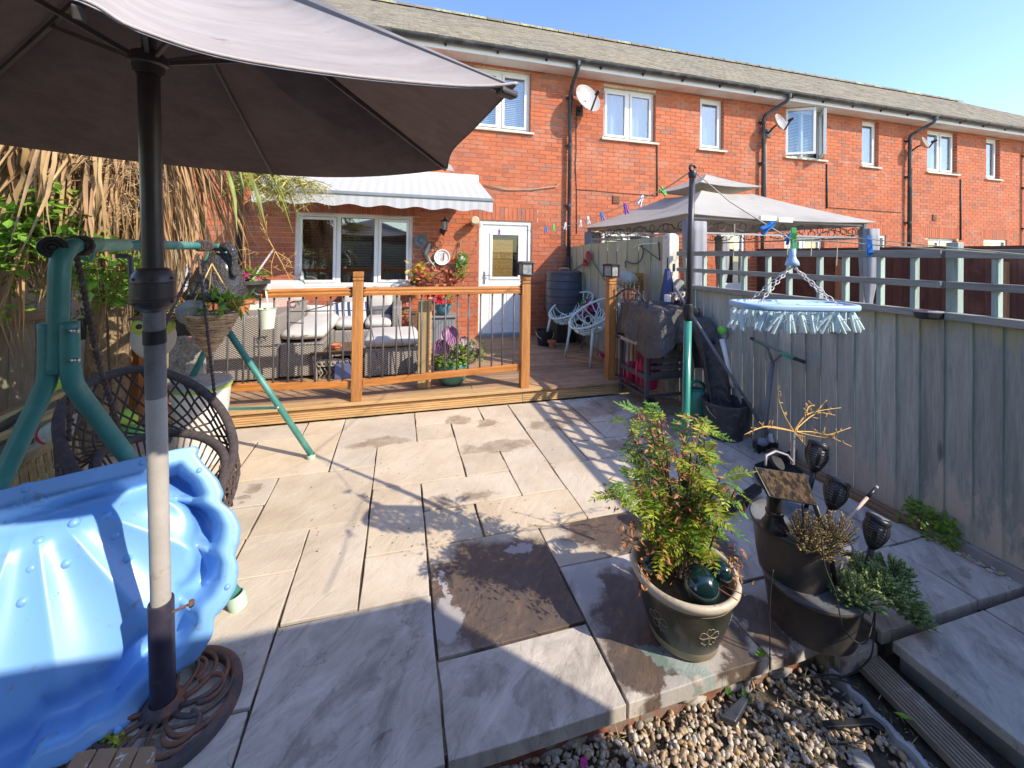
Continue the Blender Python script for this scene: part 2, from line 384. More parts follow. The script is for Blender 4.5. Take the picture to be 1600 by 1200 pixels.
    dk = ramp(n, vein, [(.35, (.075,.058,.050)), (.55, (.115,.082,.062)), (.66, (.17,.11,.07)), (.74, (.36,.22,.11))])
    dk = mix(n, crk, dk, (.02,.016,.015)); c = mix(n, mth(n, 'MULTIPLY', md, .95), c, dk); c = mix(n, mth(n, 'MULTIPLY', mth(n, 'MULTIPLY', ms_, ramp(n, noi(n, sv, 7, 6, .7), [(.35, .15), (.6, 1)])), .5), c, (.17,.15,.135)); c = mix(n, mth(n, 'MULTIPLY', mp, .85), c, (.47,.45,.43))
    teal = mask([(1.04,1.235,.03,.10,60), (.98,1.31,.018,.09,35)]); c = mix(n, mth(n, 'MULTIPLY', teal, .5), c, (.24,.40,.38))
    n.links.new(c, b.inputs['Base Color'])
    ro_ = mth(n, 'SUBTRACT', .82, mth(n, 'MULTIPLY', mth(n, 'MAXIMUM', mw, md), .34)); n.links.new(ro_, b.inputs['Roughness'])
    h1 = noi(n, sv, 5, 8, .62, .6); wv = ramp(n, h1, [(.42, 0), (.47, .55), (.53, .6), (.56, 1)])
    h = mth(n, 'ADD', mth(n, 'MULTIPLY', wv, .7), mth(n, 'MULTIPLY', noi(n, p, 55, 5, .7), .25)); h = mth(n, 'ADD', h, mth(n, 'MULTIPLY', h1, .8))
    bump(n, b, h, .34, .005); return m_
MSLAB = slabmat()
MJOINT = mat('dark_jointing', (.085,.07,.05), .95, .4, 30, bs=.5, dirt=(.34,.27,.17), dscale=4, dth=(.5,.6))
MCONC = mat('concrete', (.34,.33,.31), .9, .15, 6, bs=.4, dirt=(.2,.18,.15), dscale=4)
patio = tag(MB().bx(-3.2, 1.62, 1.225, 3.93, -.14, -.011).bx(1.62, 2.85, 1.18, 3.93, -.14, -.011).build('patio', MJOINT), kind='structure')
GX = lambda i: .155 + .3015*i
GY = lambda j: 1.21 + .2985*j
slabs = [(-2,0,2,2),(-4,0,2,1),(-6,0,2,2),(-4,1,2,2),(-2,2,1,2),(-1,2,1,1),(-1,3,1,2),(0,1,2,2),(0,0,2,1),(-3,3,1,1),(-5,3,2,1),(-3,4,2,2),(-5,4,2,1),(-5,5,2,1),(-6,6,2,2),(-4,6,2,2),
  (-5,8,2,1),(-3,8,1,1),(-2,7,2,2),(-2,6,1,1),(-1,5,2,2),(0,7,1,1),(0,8,2,1),(1,6,2,2),(2,8,1,1),(1,5,1,1),(2,4,1,2),(0,4,2,1),(0,3,1,1),(1,3,2,1),(2,2,2,1),(2,0,2,2),
  (3,7,2,2),(3,5,1,2),(3,3,2,2),(4,6,1,1),(4,5,2,1),(5,8,1,1),(5,7,1,1),(5,6,1,1),(4,1,2,2),(6,7,2,2),(6,5,2,2),(5,3,2,2),(7,3,1,2),(8,7,1,2),(8,5,1,2),(8,3,1,2),(6,1,2,2),(8,1,1,2),
  (4,0,1.2,1),(5.75,0,2.0,1),(7.75,0,1.2,1),(-8,0,2,2),(-8,2,2,2),(-6,2,1,2),(-8,4,3,2),(-8,6,2,2),(-7,8,2,1),(-5,2,1,1),(-6,8,1,1)]
for (i, j, w, h) in slabs:
    x0, x1, y0, y1 = GX(i)+.005, min(GX(i+w)-.005, 2.84), GY(j)+.005, GY(j+h)-.005
    if j == 0: y0 = GY(0) - .012
    if i >= 5.5 and j == 0: y0 = 1.165
    th = .05 if j == 0 else .03
    b = MB(); nx = ny = 3; dz = R(-.0028,.0028)
    top = []
    for q in range(ny+1):
        for p_ in range(nx+1):
            edge = p_ in (0,nx) or q in (0,ny); jx = R(-.003,.003) if edge else 0
            top.append((x0+(x1-x0)*p_/nx + (jx if p_ in (0,nx) else 0), y0+(y1-y0)*q/ny + (jx if q in (0,ny) else 0), dz+R(-.0008,.0008)))
    fs = [(q*4+p_, q*4+p_+1, (q+1)*4+p_+1, (q+1)*4+p_) for q in range(3) for p_ in range(3)]
    per = [0,1,2,3,7,11,15,14,13,12,8,4]; base = [(top[k][0], top[k][1], -th) for k in per]
    fs += [(per[k], 16+k, 16+(k+1) % 12, per[(k+1) % 12]) for k in range(12)]
    b.add(top + base, fs).build('paving_slab', MSLAB, patio, bevel=.003)
# brick footing under the patio edge
MOLD = mat('old_footing_brick', (.27,.10,.06), .95, .4, 12, bs=.7, rv=.3, dirt=(.22,.2,.17), dscale=9, dth=(.48,.6))
for k in range(9):
    x = -.65 + k*.245
    MB().bx(x, x+.228, 1.222, 1.30, -.125+R(-.004,.004), -.062).build('brick', MOLD, patio, bevel=.006)
bm = MB()
for k in range(46):
    x = R(-.4,1.6); bm.ball((x, 1.222, R(-.12,-.05)), R(.012,.03), 7, 5, (1.6,.35,.6))
tag(bm.build('mortar_smear', mat('mortar_blobs', (.36,.34,.31), .95, .3, 20, bs=.6, dirt=(.13,.12,.07), dscale=12), patio, smooth=True), kind='stuff')

# ---- side path, lower: slabs, plank, scalloped edging, gravel
path = tag(MB().bx(1.93, 2.85, -2, 1.125, -.15, -.035).build('path', MCONC), kind='structure')
for (x0, x1, y0, y1) in ((1.89,2.445,.53,1.128),(2.455,2.85,.53,1.128),(1.89,2.445,-.1,.52),(2.455,2.85,-.1,.52),(1.89,2.85,-.7,-.11),(1.89,2.85,-1.3,-.71)):
    MB().bx(x0, x1, y0, y1, -.04, 0).build('paving_slab', MSLAB, path, bevel=.004)

# ================================================================== TERRACE
YW = 6.5
ZS = WY(835, 110, YW).z            # soffit height at the wall
ZT = -.02
BP, BL, BH = .0722, .217, .0632
PX = [WY(p, 300, YW).x for p in (887, 1187, 1414.7, 1597.5)]
XB = [-6.6, -2.2, PX[0]+.08, PX[1]+.08, PX[2]+.08, PX[3]+.08, PX[3]+4.6]
hname = 'terraced_house'
hl = ['brick terraced house at the left end, mostly hidden behind the dry palm leaves', 'brick terraced house with the striped awning and the white back door on the deck',
      'second brick house of the terrace, behind the gazebo with a satellite dish by its downpipe', 'third brick house of the terrace with its upstairs casement windows swung open',
      'fourth brick house of the terrace, with two closed upstairs windows and a dish beside them', 'last brick house of the terrace cut off by the right edge of the photo']
houses = [thing(hname, hl[k], 'house', ((XB[k]+XB[k+1])/2, YW, 0), 'terraced houses along the back') for k in range(6)]
def rect(p0, p1): 
    a, b = WY(p0[0], p0[1], YW), WY(p1[0], p1[1], YW); return (a.x, b.x, b.z, a.z)
def window(par, rc, splits, blind=None, sill=True, dep=.075, fr=.055, openw=False, vent=False):
    x0, x1, z0, z1 = rc; y0, y1 = YW+dep, YW+dep+.06
    b = MB()
    b.bx(x0, x1, y0, y1, z1-fr, z1).bx(x0, x1, y0, y1, z0, z0+fr).bx(x0, x0+fr, y0+.0006, y1, z0+fr, z1-fr).bx(x1-fr, x1, y0+.0006, y1, z0+fr, z1-fr)
    xs = [x0+fr] + [x0 + (x1-x0)*s_ for s_ in splits] + [x1-fr]
    for s_ in splits: xm = x0+(x1-x0)*s_; b.bx(xm-.03, xm+.03, y0+.001, y1, z0+fr, z1-fr)
    w = b.build('window', MUPVC, par, bevel=.004)
    for k in range(len(xs)-1):
        a = xs[k] + (.03 if k else 0) + .004; c = xs[k+1] - (.03 if k < len(xs)-2 else 0) - .004; q = .04
        if openw and len(xs) > 2:
            continue
        s2 = MB(); zz0, zz1 = z0+fr+.004, z1-fr-.004
        if not (len(xs) == 4 and k == 1):
            s2.bx(a, c, y0-.014, y0+.03, zz1-q, zz1).bx(a, c, y0-.014, y0+.03, zz0, zz0+q).bx(a, a+q, y0-.0135, y0+.03, zz0+q, zz1-q).bx(c-q, c, y0-.0135, y0+.03, zz0+q, zz1-q)
            if vent: s2.bx(a+.03, c-.03, y0-.026, y0-.012, z1-.05, z1-.028)
            s2.build('sash', MUPVC, w, bevel=.003)
        else: q = .006
        MB().bx(a+q, c-q, y0+.012, y0+.018, zz0+q, zz1-q).build('pane', MGLASS, w)
    if sill: MB().bx(x0-.05, x1+.05, YW-.05, y0+.01, z0-.035, z0).build('sill', MSILL if dep > .05 and not vent else MUPVC, w, bevel=.004)
    ry = y1+.14
    MB().bx(x0, x1, ry+.3, ry+.32, z0, z1).bx(x0-.02, x0, y1, ry+.3, z0, z1).bx(x1, x1+.02, y1, ry+.3, z0, z1).bx(x0, x1, y1, ry+.3, z0-.02, z0).bx(x0, x1, y1, ry+.3, z1, z1+.02).build('room', MROOM, w)
    if blind == 'slats':
        bb = MB(); z = z0+fr+.02
        while z < z1-.06:
            bb.obox(((x0+x1)/2, y1+.05, z), (x1-x0-2*fr-.02, .032, .003), Matrix.Rotation(rad(42), 3, 'X')); z += .032
        tag(bb.build('blind', MBLIND, w), kind='stuff')
    elif blind == 'dark':
        bb = MB(); z = z0+.28
        while z < z1-.06:
            bb.obox(((x0+x1)/2, y1+.05, z), (x1-x0-2*fr, .032, .003), Matrix.Rotation(rad(20), 3, 'X')); z += .04
        tag(bb.build('blind', mat('brown_blind', (.22,.13,.07), .5, .2, 10), w), kind='stuff')
    elif blind == 'net':
        bb = MB(); N = 60; top = []
        for k in range(N+1):
            t = k/N; x = x0+fr+(x1-x0-2*fr)*t; yy = y1+.06+.012*sin(t*55)+.006*sin(t*23)
            top.append(((x, yy, z1-fr), (x, yy, z0+fr)))
        bb.add([q for p in top for q in p], [(2*k, 2*k+1, 2*k+3, 2*k+2) for k in range(N)]).build('curtain', mat('net_curtain', (.50,.56,.64), .8, .05, 3, bs=0, trans=.2), w, smooth=True)
    return w
# openings per house (from the photograph)
OP = {k: [] for k in range(6)}
gw = rect((460.5, 331), (644, 447)); dr = rect((749, 344), (829, 528)); dr = (dr[0], dr[1], .06, dr[3])
uw1 = rect((735, 101), (829, 208)); 
w2 = rect((943.5, 134), (1024, 224)); n2 = rect((1094, 151), (1130.5, 236))
w3 = rect((1228, 165), (1288, 251)); n3 = rect((1347, 187), (1372.5, 262))
w4 = rect((1449, 201), (1495, 273)); n4 = rect((1541, 215), (1562, 281))
g3a = rect((1226, 369), (1288, 402)); g3a = (g3a[0], g3a[1], 1.0, g3a[3]); d3 = rect((1359, 367), (1384, 402)); d3 = (d3[0], d3[1], .05, d3[3])
g4a = rect((1450, 372), (1495, 400)); g4a = (g4a[0], g4a[1], 1.0, g4a[3]); d4 = rect((1537, 374), (1573, 400)); d4 = (d4[0], d4[1], .05, d4[3])
dx = PX[1]-PX[0]
g2a = rect((930, 380), (1010, 402)); g2a = (g3a[0]-dx, g3a[1]-dx, 1.0, g3a[3]); d2 = (d3[0]-dx+.1, d3[1]-dx+.25, .05, d3[3])
uw0 = (-4.6, -3.5, 3.55, ZS-.02); gw0 = (-4.0, -2.75, .95, 2.08)
OP[0] = [uw0, gw0]; OP[1] = [gw, dr, uw1, (-1.3, -.2, uw1[2], uw1[3])]; OP[2] = [w2, n2, g2a, d2]; OP[3] = [w3, n3, g3a, d3]; OP[4] = [w4, n4, g4a, d4]
OP[5] = [(w4[0]+dx, w4[1]+dx, w4[2], w4[3]), (g4a[0]+dx, g4a[1]+dx, g4a[2], g4a[3])]
for k in OP: OP[k] = [(a, b, c, min(d, ZS)) for a, b, c, d in OP[k]]
BS = MB().bx(0, BL-.009, 0, .02, 0, BH)
bme = bpy.data.meshes.new('brick'); bme.from_pydata(BS.v, [], BS.f); bme.materials.append(MBRICK)
for h in range(6):
    par = houses[h]; x0, x1 = XB[h], XB[h+1]; ops = OP[h]
    sold = [(a-.1, b+.1, d, ZT+math.ceil((d+.19-ZT)/BP)*BP-.004) for a, b, c, d in ops if d < 2.5]       # soldier courses over the ground-floor openings
    # mortar wall as cells round the openings
    xs = sorted({x0, x1} | {v for o_ in ops for v in o_[:2]}); zs = sorted({ZT, ZS+.05} | {v for o_ in ops for v in o_[2:]})
    b = MB()
    for i in range(len(xs)-1):
        for j in range(len(zs)-1):
            cx, cz = (xs[i]+xs[i+1])/2, (zs[j]+zs[j+1])/2
            if any(a < cx < b_ and c < cz < d for a, b_, c, d in ops): continue
            b.bx(xs[i], xs[i+1], YW+.006, YW+.16, zs[j], zs[j+1])
    b.build('wall', MMORTAR, par)
    full = []; rest = MB(); nrow = int((ZS-ZT)/BP)+1; blocks = ops + sold
    for r_ in range(nrow):
        z = ZT + r_*BP; zh = min(z+BH, ZS+.02)
        cuts = sorted((a-.002, b_+.002) for a, b_, c, d in blocks if c < z+BH*.6 and d > z+BH*.4)
        x = x0 - (BL/2 if r_ % 2 else 0)
        off = (math.floor(x0/BL)*BL + (BL/2 if r_ % 2 else 0)); x = off - BL
        while x < x1:
            segs = [(max(x, x0), min(x+BL-.009, x1))]
            for a, b_ in cuts:
                ns = []
                for s_, e_ in segs:
                    if b_ <= s_ or a >= e_: ns.append((s_, e_)); continue
                    if a > s_: ns.append((s_, a))
                    if b_ < e_: ns.append((b_, e_))
                segs = ns
            for s_, e_ in segs:
                if e_-s_ < .015: continue
                yo = YW - .003 + R(-.0015,.0015)
                if abs(e_-s_-(BL-.009)) < 1e-6 and h < 5: full.append((s_, yo, z, zh))
                else: rest.bx(s_, e_, yo, YW+.02, z, zh)
            x += BL
    def vis(q):       # nearest ones the photo really shows
        if h == 1: return (0 if (q[0] > .15 and q[2] > .15 and q[2] < 3.6) else 100) + hypot(q[0]-.9, q[2]-1.6)
        return (0 if q[2] > 2.4 else 50) + q[0]
    full.sort(key=vis); NI = 300 if h in (1, 2) else 0
    for q in full[:NI]: link('brick', bme, par, loc=(q[0], q[1], q[2]))
    for q in full[NI:]: rest.bx(q[0], q[0]+BL-.009, q[1], YW+.02, q[2], q[3])
    for a, b_, c, d in sold:
        ns_ = round((b_-a)/BP); sp = (b_-a)/ns_
        for q_ in range(ns_): rest.bx(a+q_*sp+.0045, a+(q_+1)*sp-.0045, YW-.003+R(-.0015,.0015), YW+.02, c+.006, d-.004)
    for a, b_, c, d in ops:     # brick returns in the reveals
        r0 = int((c-ZT)/BP)
        while ZT+r0*BP < d-.03:
            z = ZT+r0*BP
            if z > c: rest.bx(b_-.004, b_+.01, YW+.001, YW+.09, z, min(z+BH, d)).bx(a-.01, a+.004, YW+.001, YW+.09, z, min(z+BH, d))
            r0 += 1
    tag(rest.build('brickwork', MBRICK, par), kind='stuff')
# windows and doors
window(houses[0], uw0, [.5], 'net'); window(houses[0], gw0, [.5], 'dark', vent=True)
window(houses[1], gw, [.355, .675], 'dark', vent=True, dep=.03)
window(houses[1], uw1, [.5], 'slats', vent=False); window(houses[1], OP[1][3], [.5], 'net')
window(houses[2], OP[2][0], [.5], 'net'); window(houses[2], OP[2][1], [], 'net'); window(houses[2], g2a, [.5], 'net')
wo = window(houses[3], OP[3][0], [.5], 'slats', openw=True); window(houses[3], OP[3][1], [], 'net'); window(houses[3], g3a, [.5], 'slats')
window(houses[4], OP[4][0], [.5], 'net'); window(houses[4], OP[4][1], [], 'net'); window(houses[4], g4a, [.5], 'net')
for o_ in OP[5]: window(houses[5], o_, [.5], 'net')
# the two open casements of the third house
def leaf_sash(par, hx, z0, z1, ang, w, sgn):
    mt = Matrix.Rotation(rad(ang), 3, 'Z'); c = V((hx, YW+.06, 0)); b = MB()
    def P(x, z, y=0): return c + mt @ V((sgn*x, y, 0)) + V((0,0,z))
    for (a0, a1, b0, b1) in ((0,w,z1-.05,z1),(0,w,z0,z0+.05),(0,.05,z0+.05,z1-.05),(w-.05,w,z0+.05,z1-.05)):
        b.obox(P((a0+a1)/2, (b0+b1)/2), (a1-a0, .05, b1-b0), mt)
    b.build('sash', MUPVC, par, bevel=.004)
    MB().obox(P(w/2, (z0+z1)/2), (w-.1, .008, z1-z0-.1), mt).build('pane', MGLASS, par)
a, b_, c, d = OP[3][0]
leaf_sash(wo, a+.05, c+.05, d-.03, -30, (b_-a)/2+.02, 1); leaf_sash(wo, b_-.05, c+.05, d-.03, 48, (b_-a)/2-.10, -1)
# back door of the near house
a, b_, c, d = dr; z0 = .15
door = MB().bx(a, b_, YW+.02, YW+.10, d-.06, d).bx(a, a+.06, YW+.0206, YW+.10, z0, d-.06).bx(b_-.06, b_, YW+.0206, YW+.10, z0, d-.06).build('door_frame', MUPVCD, houses[1], bevel=.004)
gx0, gx1, gz0, gz1 = a+.225, b_-.22, 1.12, d-.22
lf = MB().bx(a+.065, gx0, YW+.045, YW+.085, z0+.045, d-.065).bx(gx1, b_-.065, YW+.045, YW+.085, z0+.045, d-.065).bx(gx0, gx1, YW+.0455, YW+.085, gz1, d-.065).bx(gx0, gx1, YW+.0455, YW+.085, z0+.045, gz0)
dl = lf.build('door', MUPVC, houses[1], bevel=.003)
MB().bx(gx0-.035, gx0+.01, YW+.03, YW+.05, gz0-.035, gz1+.035).bx(gx1-.01, gx1+.035, YW+.03, YW+.05, gz0-.035, gz1+.035).bx(gx0+.01, gx1-.01, YW+.0305, YW+.05, gz0-.035, gz0+.01).bx(gx0+.01, gx1-.01, YW+.0305, YW+.05, gz1-.01, gz1+.035).build('glazing_bead', MUPVC, dl, bevel=.004)
MB().bx(gx0, gx1, YW+.055, YW+.06, gz0, gz1).build('pane', glass('door_glass', mixf=-.02), dl)
bb = MB(); z = gz0+.01
while z < gz1-.09: bb.bx(gx0+.02, gx1-.09, YW+.092, YW+.096, z, z+.021); z += .024
tag(bb.build('blind', MBLINDB, dl), kind='stuff')
MB().bx(a+.06, b_-.06, YW+.3, YW+.32, z0, d-.06).build('room', MROOM, dl)
for (u0, u1, v0, v1) in ((gx0-.03, (gx0+gx1)/2-.03, .36, .92), ((gx0+gx1)/2+.03, gx1+.03, .36, .92)):
    p = MB()
    for (i0, i1, j0, j1) in ((u0,u1,v1-.02,v1),(u0,u1,v0,v0+.02),(u0,u0+.02,v0+.02,v1-.02),(u1-.02,u1,v0+.02,v1-.02)): p.bx(i0, i1, YW+.038, YW+.046, j0, j1)
    p.build('panel_moulding', MUPVC, dl, bevel=.003)
MB().bx(a+.09, a+.12, YW+.03, YW+.045, 1.02, 1.22).tube([(a+.105, YW+.03, 1.16), (a+.105, YW-.005, 1.16), (a+.2, YW-.01, 1.16)], .009, 6).build('handle', mat('satin_metal', (.5,.5,.5), .3, .1, 5, metal=1), dl)
MB().bx(a+.03, b_-.03, YW-.04, YW+.1, .13, .195).build('threshold', mat('grey_threshold', (.25,.27,.3), .5, .2, 6), houses[1], bevel=.005)
for hh, o_ in ((houses[2], d2), (houses[3], d3), (houses[4], d4)):
    a, b_, c, d = o_
    f_ = MB().bx(a, b_, YW+.02, YW+.08, d-.06, d).bx(a, a+.06, YW+.0206, YW+.08, c, d-.06).bx(b_-.06, b_, YW+.0206, YW+.08, c, d-.06).bx(a+.06, b_-.06, YW+.03, YW+.08, c, 1.0).build('door', MUPVCD, hh, bevel=.004)
    MB().bx(a+.06, b_-.06, YW+.05, YW+.055, 1.0, d-.06).build('pane', MGLASS, f_); MB().bx(a, b_, YW+.3, YW+.31, c, d).build('room', MROOM, f_)
# eaves, gutters, downpipes
YG = 6.13; ZG = WY(887, 93, YG).z
YR = 9.4; ZR = WY(1050, 82.5, YR).z
sl_ = (ZR-(ZG+.06))/(YR-YG)
for h in range(6):
    x0, x1 = XB[h], XB[h+1]; par = houses[h]
    MB().bx(x0, x1, YG+.09, YW+.02, ZS-.012, ZS).build('soffit', MSOFF, par)
    MB().bx(x0+.001, x1-.001, YG+.07, YG+.09, ZS-.016, ZG+.03).build('fascia', MUPVC, par)
    g = MB(); n_ = 9; prof = [(cos(pi*k/n_+pi)*.056, sin(pi*k/n_+pi)*.056) for k in range(n_+1)]; pr2 = [(c*.93, s_*.93) for c, s_ in reversed(prof)]
    ring = prof + pr2
    g.loft([[V((x, YG+p[0], ZG+.03+p[1])) for p in ring] for x in (x0, x1)], False, True)
    gut = g.build('gutter', MPIPE, par, auto=40)
    x = x0+.35
    while x < x1-.1:
        bk = MB(); bk.loft([[V((xx, YG+c*1.12, ZG+.03+s_*1.12)) for c, s_ in prof] + [V((xx, YG+c, ZG+.03+s_)) for c, s_ in reversed(prof)] for xx in (x, x+.03)], False, True).bx(x, x+.03, YG+.05, YG+.07, ZG-.05, ZG+.03)
        bk.build('gutter_bracket', MPIPE, gut); x += .82
for k, p in enumerate((887, 1187, 1414.7, 1597.5)):
    X = PX[k]; par = houses[k+1]; YP = YW-.075
    XO = X if k == 0 else X+.30
    dp = MB().tube([(XO, YG, ZG), (XO, YG, ZG-.09), (XO-(XO-X)*.1, YG+.03, ZG-.14), (X+.02*(k > 0), YP-.02, ZG-.36), (X, YP, ZG-.44), (X, YP, .15)], .034, 10).build('downpipe', MPIPE, par, smooth=True)
    MB().lathe([(.03,-.05),(.046,-.05),(.046,.05),(.03,.05)], 10, (XO, YG, ZG-.03)).build('outlet', MPIPE, dp)
    for z in (ZG-.5, 3.4, 2.35, 1.2): MB().bx(X-.06, X+.06, YP+.01, YW, z, z+.03).lathe([(.035,0),(.041,0),(.041,.05),(.035,.05)], 10, (X, YP, z-.01)).build('pipe_clip', MPIPE, dp)
dp = MB().tube([(-2.16, YG, ZG), (-2.16, YG, ZG-.1), (-2.16, YW-.07, ZG-.4), (-2.16, YW-.07, .15)], .04, 10).build('downpipe', MPIPE, houses[1], smooth=True)
# roof: tile by tile
GA, TW = .118, .172
up = V((0, YR-YG, ZR-ZG-.06)); LS = up.length; up.normalize(); nrm = V((0, -up.z, up.y))
base = V((0, YG+.0, ZG+.06)); XH = WY(1495, 157, YR).x
tb = MB(); mt = Matrix((V((1,0,0)), up, nrm)).transposed()
tb.obox(mt @ V((TW/2, .075, .008)), (TW-.006, .165, .013), mt)
tme = bpy.data.meshes.new('roof_tile'); tme.from_pydata(tb.v, [], tb.f); tme.materials.append(MTILE)
tilt = Matrix.Rotation(rad(2.2), 3, 'X')
nc = int(LS/GA)
for h in range(6):
    par = houses[h]; x0, x1 = XB[h], XB[h+1]; rest = MB(); cnt = []
    rf = MB().add([(x0, base.y, base.z-.012), (x1, base.y, base.z-.012), (x1, YR, ZR-.012), (x0, YR, ZR-.012)], [(0,1,2,3)]).add([(x0, YR, ZR-.012), (x1, YR, ZR-.012), (x1, YR+3.2, ZG), (x0, YR+3.2, ZG)], [(0,1,2,3)]).build('roof', MTILE, par)
    for r_ in range(nc+1):
        q = base + up*(r_*GA); x = math.floor(x0/TW)*TW + (TW/2 if r_ % 2 else 0)
        while x < x1:
            if x >= x0 and x < XH + (YR-q.y)*1.6: cnt.append(V((x, q.y+R(-.003,.003), q.z+R(-.002,.003))))
            x += TW
    cnt.sort(key=lambda q: (q-V((2.5, 3, 1.5))).length if h == 1 else (q-V((3, 3, 1.5))).length)
    NI = 300 if h in (1, 2) else 0
    for q in cnt[:NI]: link('roof_tile', tme, rf, loc=q)
    for q in cnt[NI:]: rest.add([V(v)+q for v in tb.v], tb.f)
    tag(rest.build('tiling', MTILE, rf), kind='stuff')
    x = x0
    while x < min(x1, XH):
        MB().loft([[V((xx, YR + .12*cos(pi*k/6), ZR-.03+.10*sin(pi*k/6)*s_)) for k in range(7)] for xx, s_ in ((x+.004,1.05),(x+.05,1.05),(x+.055,1),(x+.40,.97))], False, False, False).build('ridge_tile', MMOSS if R(0,1) < .3 else MTILE, rf); x += .41
# small wall fittings on the houses
def airbrick(h, px, py, w=.07, m_=None):
    p = WY(px, py, YW); b = MB().bx(p.x-w, p.x+w, YW-.02, YW, p.z-w, p.z+w)
    for k in range(4): b.bx(p.x-w+.01, p.x+w-.01, YW-.028, YW-.02, p.z-w+.015+k*.033, p.z-w+.03+k*.033)
    b.build('vent', m_ or mat('brown_vent', (.16,.06,.03), .6, .2, 9), houses[h], bevel=.003)
airbrick(2, 962, 312); airbrick(4, 1459, 340)
MCABLE = mat('black_cable', (.03,.03,.03), .6, .2, 8)
def cable(h, pts, r=.006, m_=None, off=.012): MB().tube([WY(x, y, YW-off) for x, y in pts], r, 6).build('cable', m_ or MCABLE, houses[h], smooth=True)
cable(2, [(900.5,175),(900.5,240),(899,255),(900,275),(901,300),(901,365)]); cable(2, [(900,296),(930,298),(962,301),(1027,306)], .005); cable(2, [(1027,228),(1027,262),(1027,306)], .012)
cable(3, [(1196,220),(1196.5,330)], .02, mat('weathered_pipe', (.35,.25,.2), .8, .2, 5), .02); cable(3, [(1292,256),(1292,325)], .018)
cable(3, [(1290,324),(1350,328),(1408,332)], .006); cable(4, [(1425,262),(1424,380)], .008); cable(4, [(1501,280),(1501,375)], .018)
cable(1, [(757,288),(790,296),(830,296),(870,291),(873,288),(870,286)], .009, mat('tan_cord', (.42,.36,.26), .9, .2, 20), .03)

# ================================================================== DECK
MDECK = wood('deck_wood', (.34,.215,.125), 'x', .75, .22, dirt=(.20,.13,.085), dscale=1.6, var=.3)
MNOSE = wood('new_deck_wood', (.56,.36,.17), 'x', .7, .08, var=.25)
MRAIL = wood('stained_rail_wood', (.47,.185,.042), 'x', .55, .12, var=.35)
MPOST = wood('stained_post_wood', (.42,.18,.05), 'z', .6, .12, var=.4)
MRAW = wood('pale_post_wood', (.36,.27,.13), 'z', .7, .1)
deck = tag(MB().bx(-2.2, 2.47, 3.96, 6.45, 0, .09).build('deck', MJOINT), kind='structure')
ZD = .14
y = 3.895; k = 0
while y < 6.49:
    y1 = min(y+.121, 6.495)
    if k == 0: MB().bx(-2.2, 1.44, y, y1+.02, ZD-.028, ZD).build('nosing_board', MNOSE, deck, bevel=.006); MB().bx(1.445, 2.47, y, y1+.02, ZD-.028, ZD-.001).build('nosing_board', MDECK, deck, bevel=.006); y1 += .02
    else:
        xj = R(-.8, 1.6)
        MB().bx(-2.2, xj-.002, y, y1, ZD-.028, ZD+R(-.001,.001)).build('deck_board', MDECK, deck, bevel=.004); MB().bx(xj+.002, 2.47, y, y1, ZD-.028, ZD+R(-.001,.001)).build('deck_board', MDECK, deck, bevel=.004)
    y = y1+.006; k += 1
def grooved(x0, x1, y, z0, z1, n, m_, par, name='riser_board'):
    pr = [(y, z0)]
    for q in range(n):
        a = z0+(z1-z0)*q/n; d = (z1-z0)/n
        pr += [(y, a+d*.1), (y, a+d*.55), (y+.007, a+d*.65), (y+.007, a+d*.95)]
    pr += [(y, z1), (y+.028, z1), (y+.028, z0)]
    return MB().loft([[V((x, p[0], p[1])) for p in pr] for x in (x0, x1)], False, True).build(name, m_, par)
grooved(-2.2, 1.225, 3.925, .004, .104, 5, MNOSE, deck); grooved(1.229, 2.47, 3.925, .004, .104, 5, MNOSE, deck)
grooved(2.472, 2.82, 4.02, .004, .12, 5, MDECK, deck)
MB().bx(2.472, 2.82, 4.05, 6.49, .1, ZD-.002).build('deck_board', MDECK, deck)
# railing
rail = thing('deck_railing', 'orange stained timber deck railing with thin black metal spindles', 'railing', (.2, 3.98, ZD))
def newel(x, y, z1, m_=MPOST, par=rail, w=.045, z0=ZD+.001):
    MB().bx(x-w, x+w, y-w, y+w, z0, z1-.09).bx(x-w+.006, x+w-.006, y-w+.006, y+w-.006, z1-.09, z1-.08).bx(x-w, x+w, y-w, y+w, z1-.08, z1-.055).bx(x-w+.006, x+w-.006, y-w+.006, y+w-.006, z1-.055, z1-.047).bx(x-w, x+w, y-w, y+w, z1-.047, z1).build('post', m_, par, bevel=.006)
newel(-.365, 3.97, 1.325); newel(1.255, 3.97, 1.29); newel(-2.05, 3.97, 1.3)
for (a, b, z0a, z0b, zt) in ((-2.0, -.42, .355, .285, 1.15), (-.315, 1.205, .29, .35, 1.15)):
    rb = MB(); zt0 = 1.165 if a < -1 else 1.185; 
    rb.loft([[V((x, 3.98+p, z+q)) for p, q in ((-.03,-.045),(-.036,-.02),(-.028,-.006),(-.034,.01),(-.02,.028),(.02,.028),(.034,.01),(.028,-.006),(.036,-.02),(.03,-.045))] for x, z in ((a, 1.125 if a < -1 else 1.15), (b, 1.15))], False, True)
    rb.build('handrail', MRAIL, rail, auto=40)
    MB().bar((a, 3.98, z0a), (b, 3.98, z0b), .04, .065).build('bottom_rail', MRAIL, rail, bevel=.006)
    for x in ((-1.98,-1.86,-1.75,-1.635,-1.52,-1.41,-1.29,-1.17,-1.06,-.94,-.83,-.72,-.6,-.49) if a < -1 else (-.25,-.14,-.02,.1,.21,.33,.44,.56,.67,.79,.91,1.02,1.14)):
        MB().tube([(x, 3.98, .31), (x, 3.98, 1.115)], .0085, 8).build('spindle', mat('dark_metal', (.10,.105,.11), .4, .2, 9, bs=.05), rail, smooth=True)
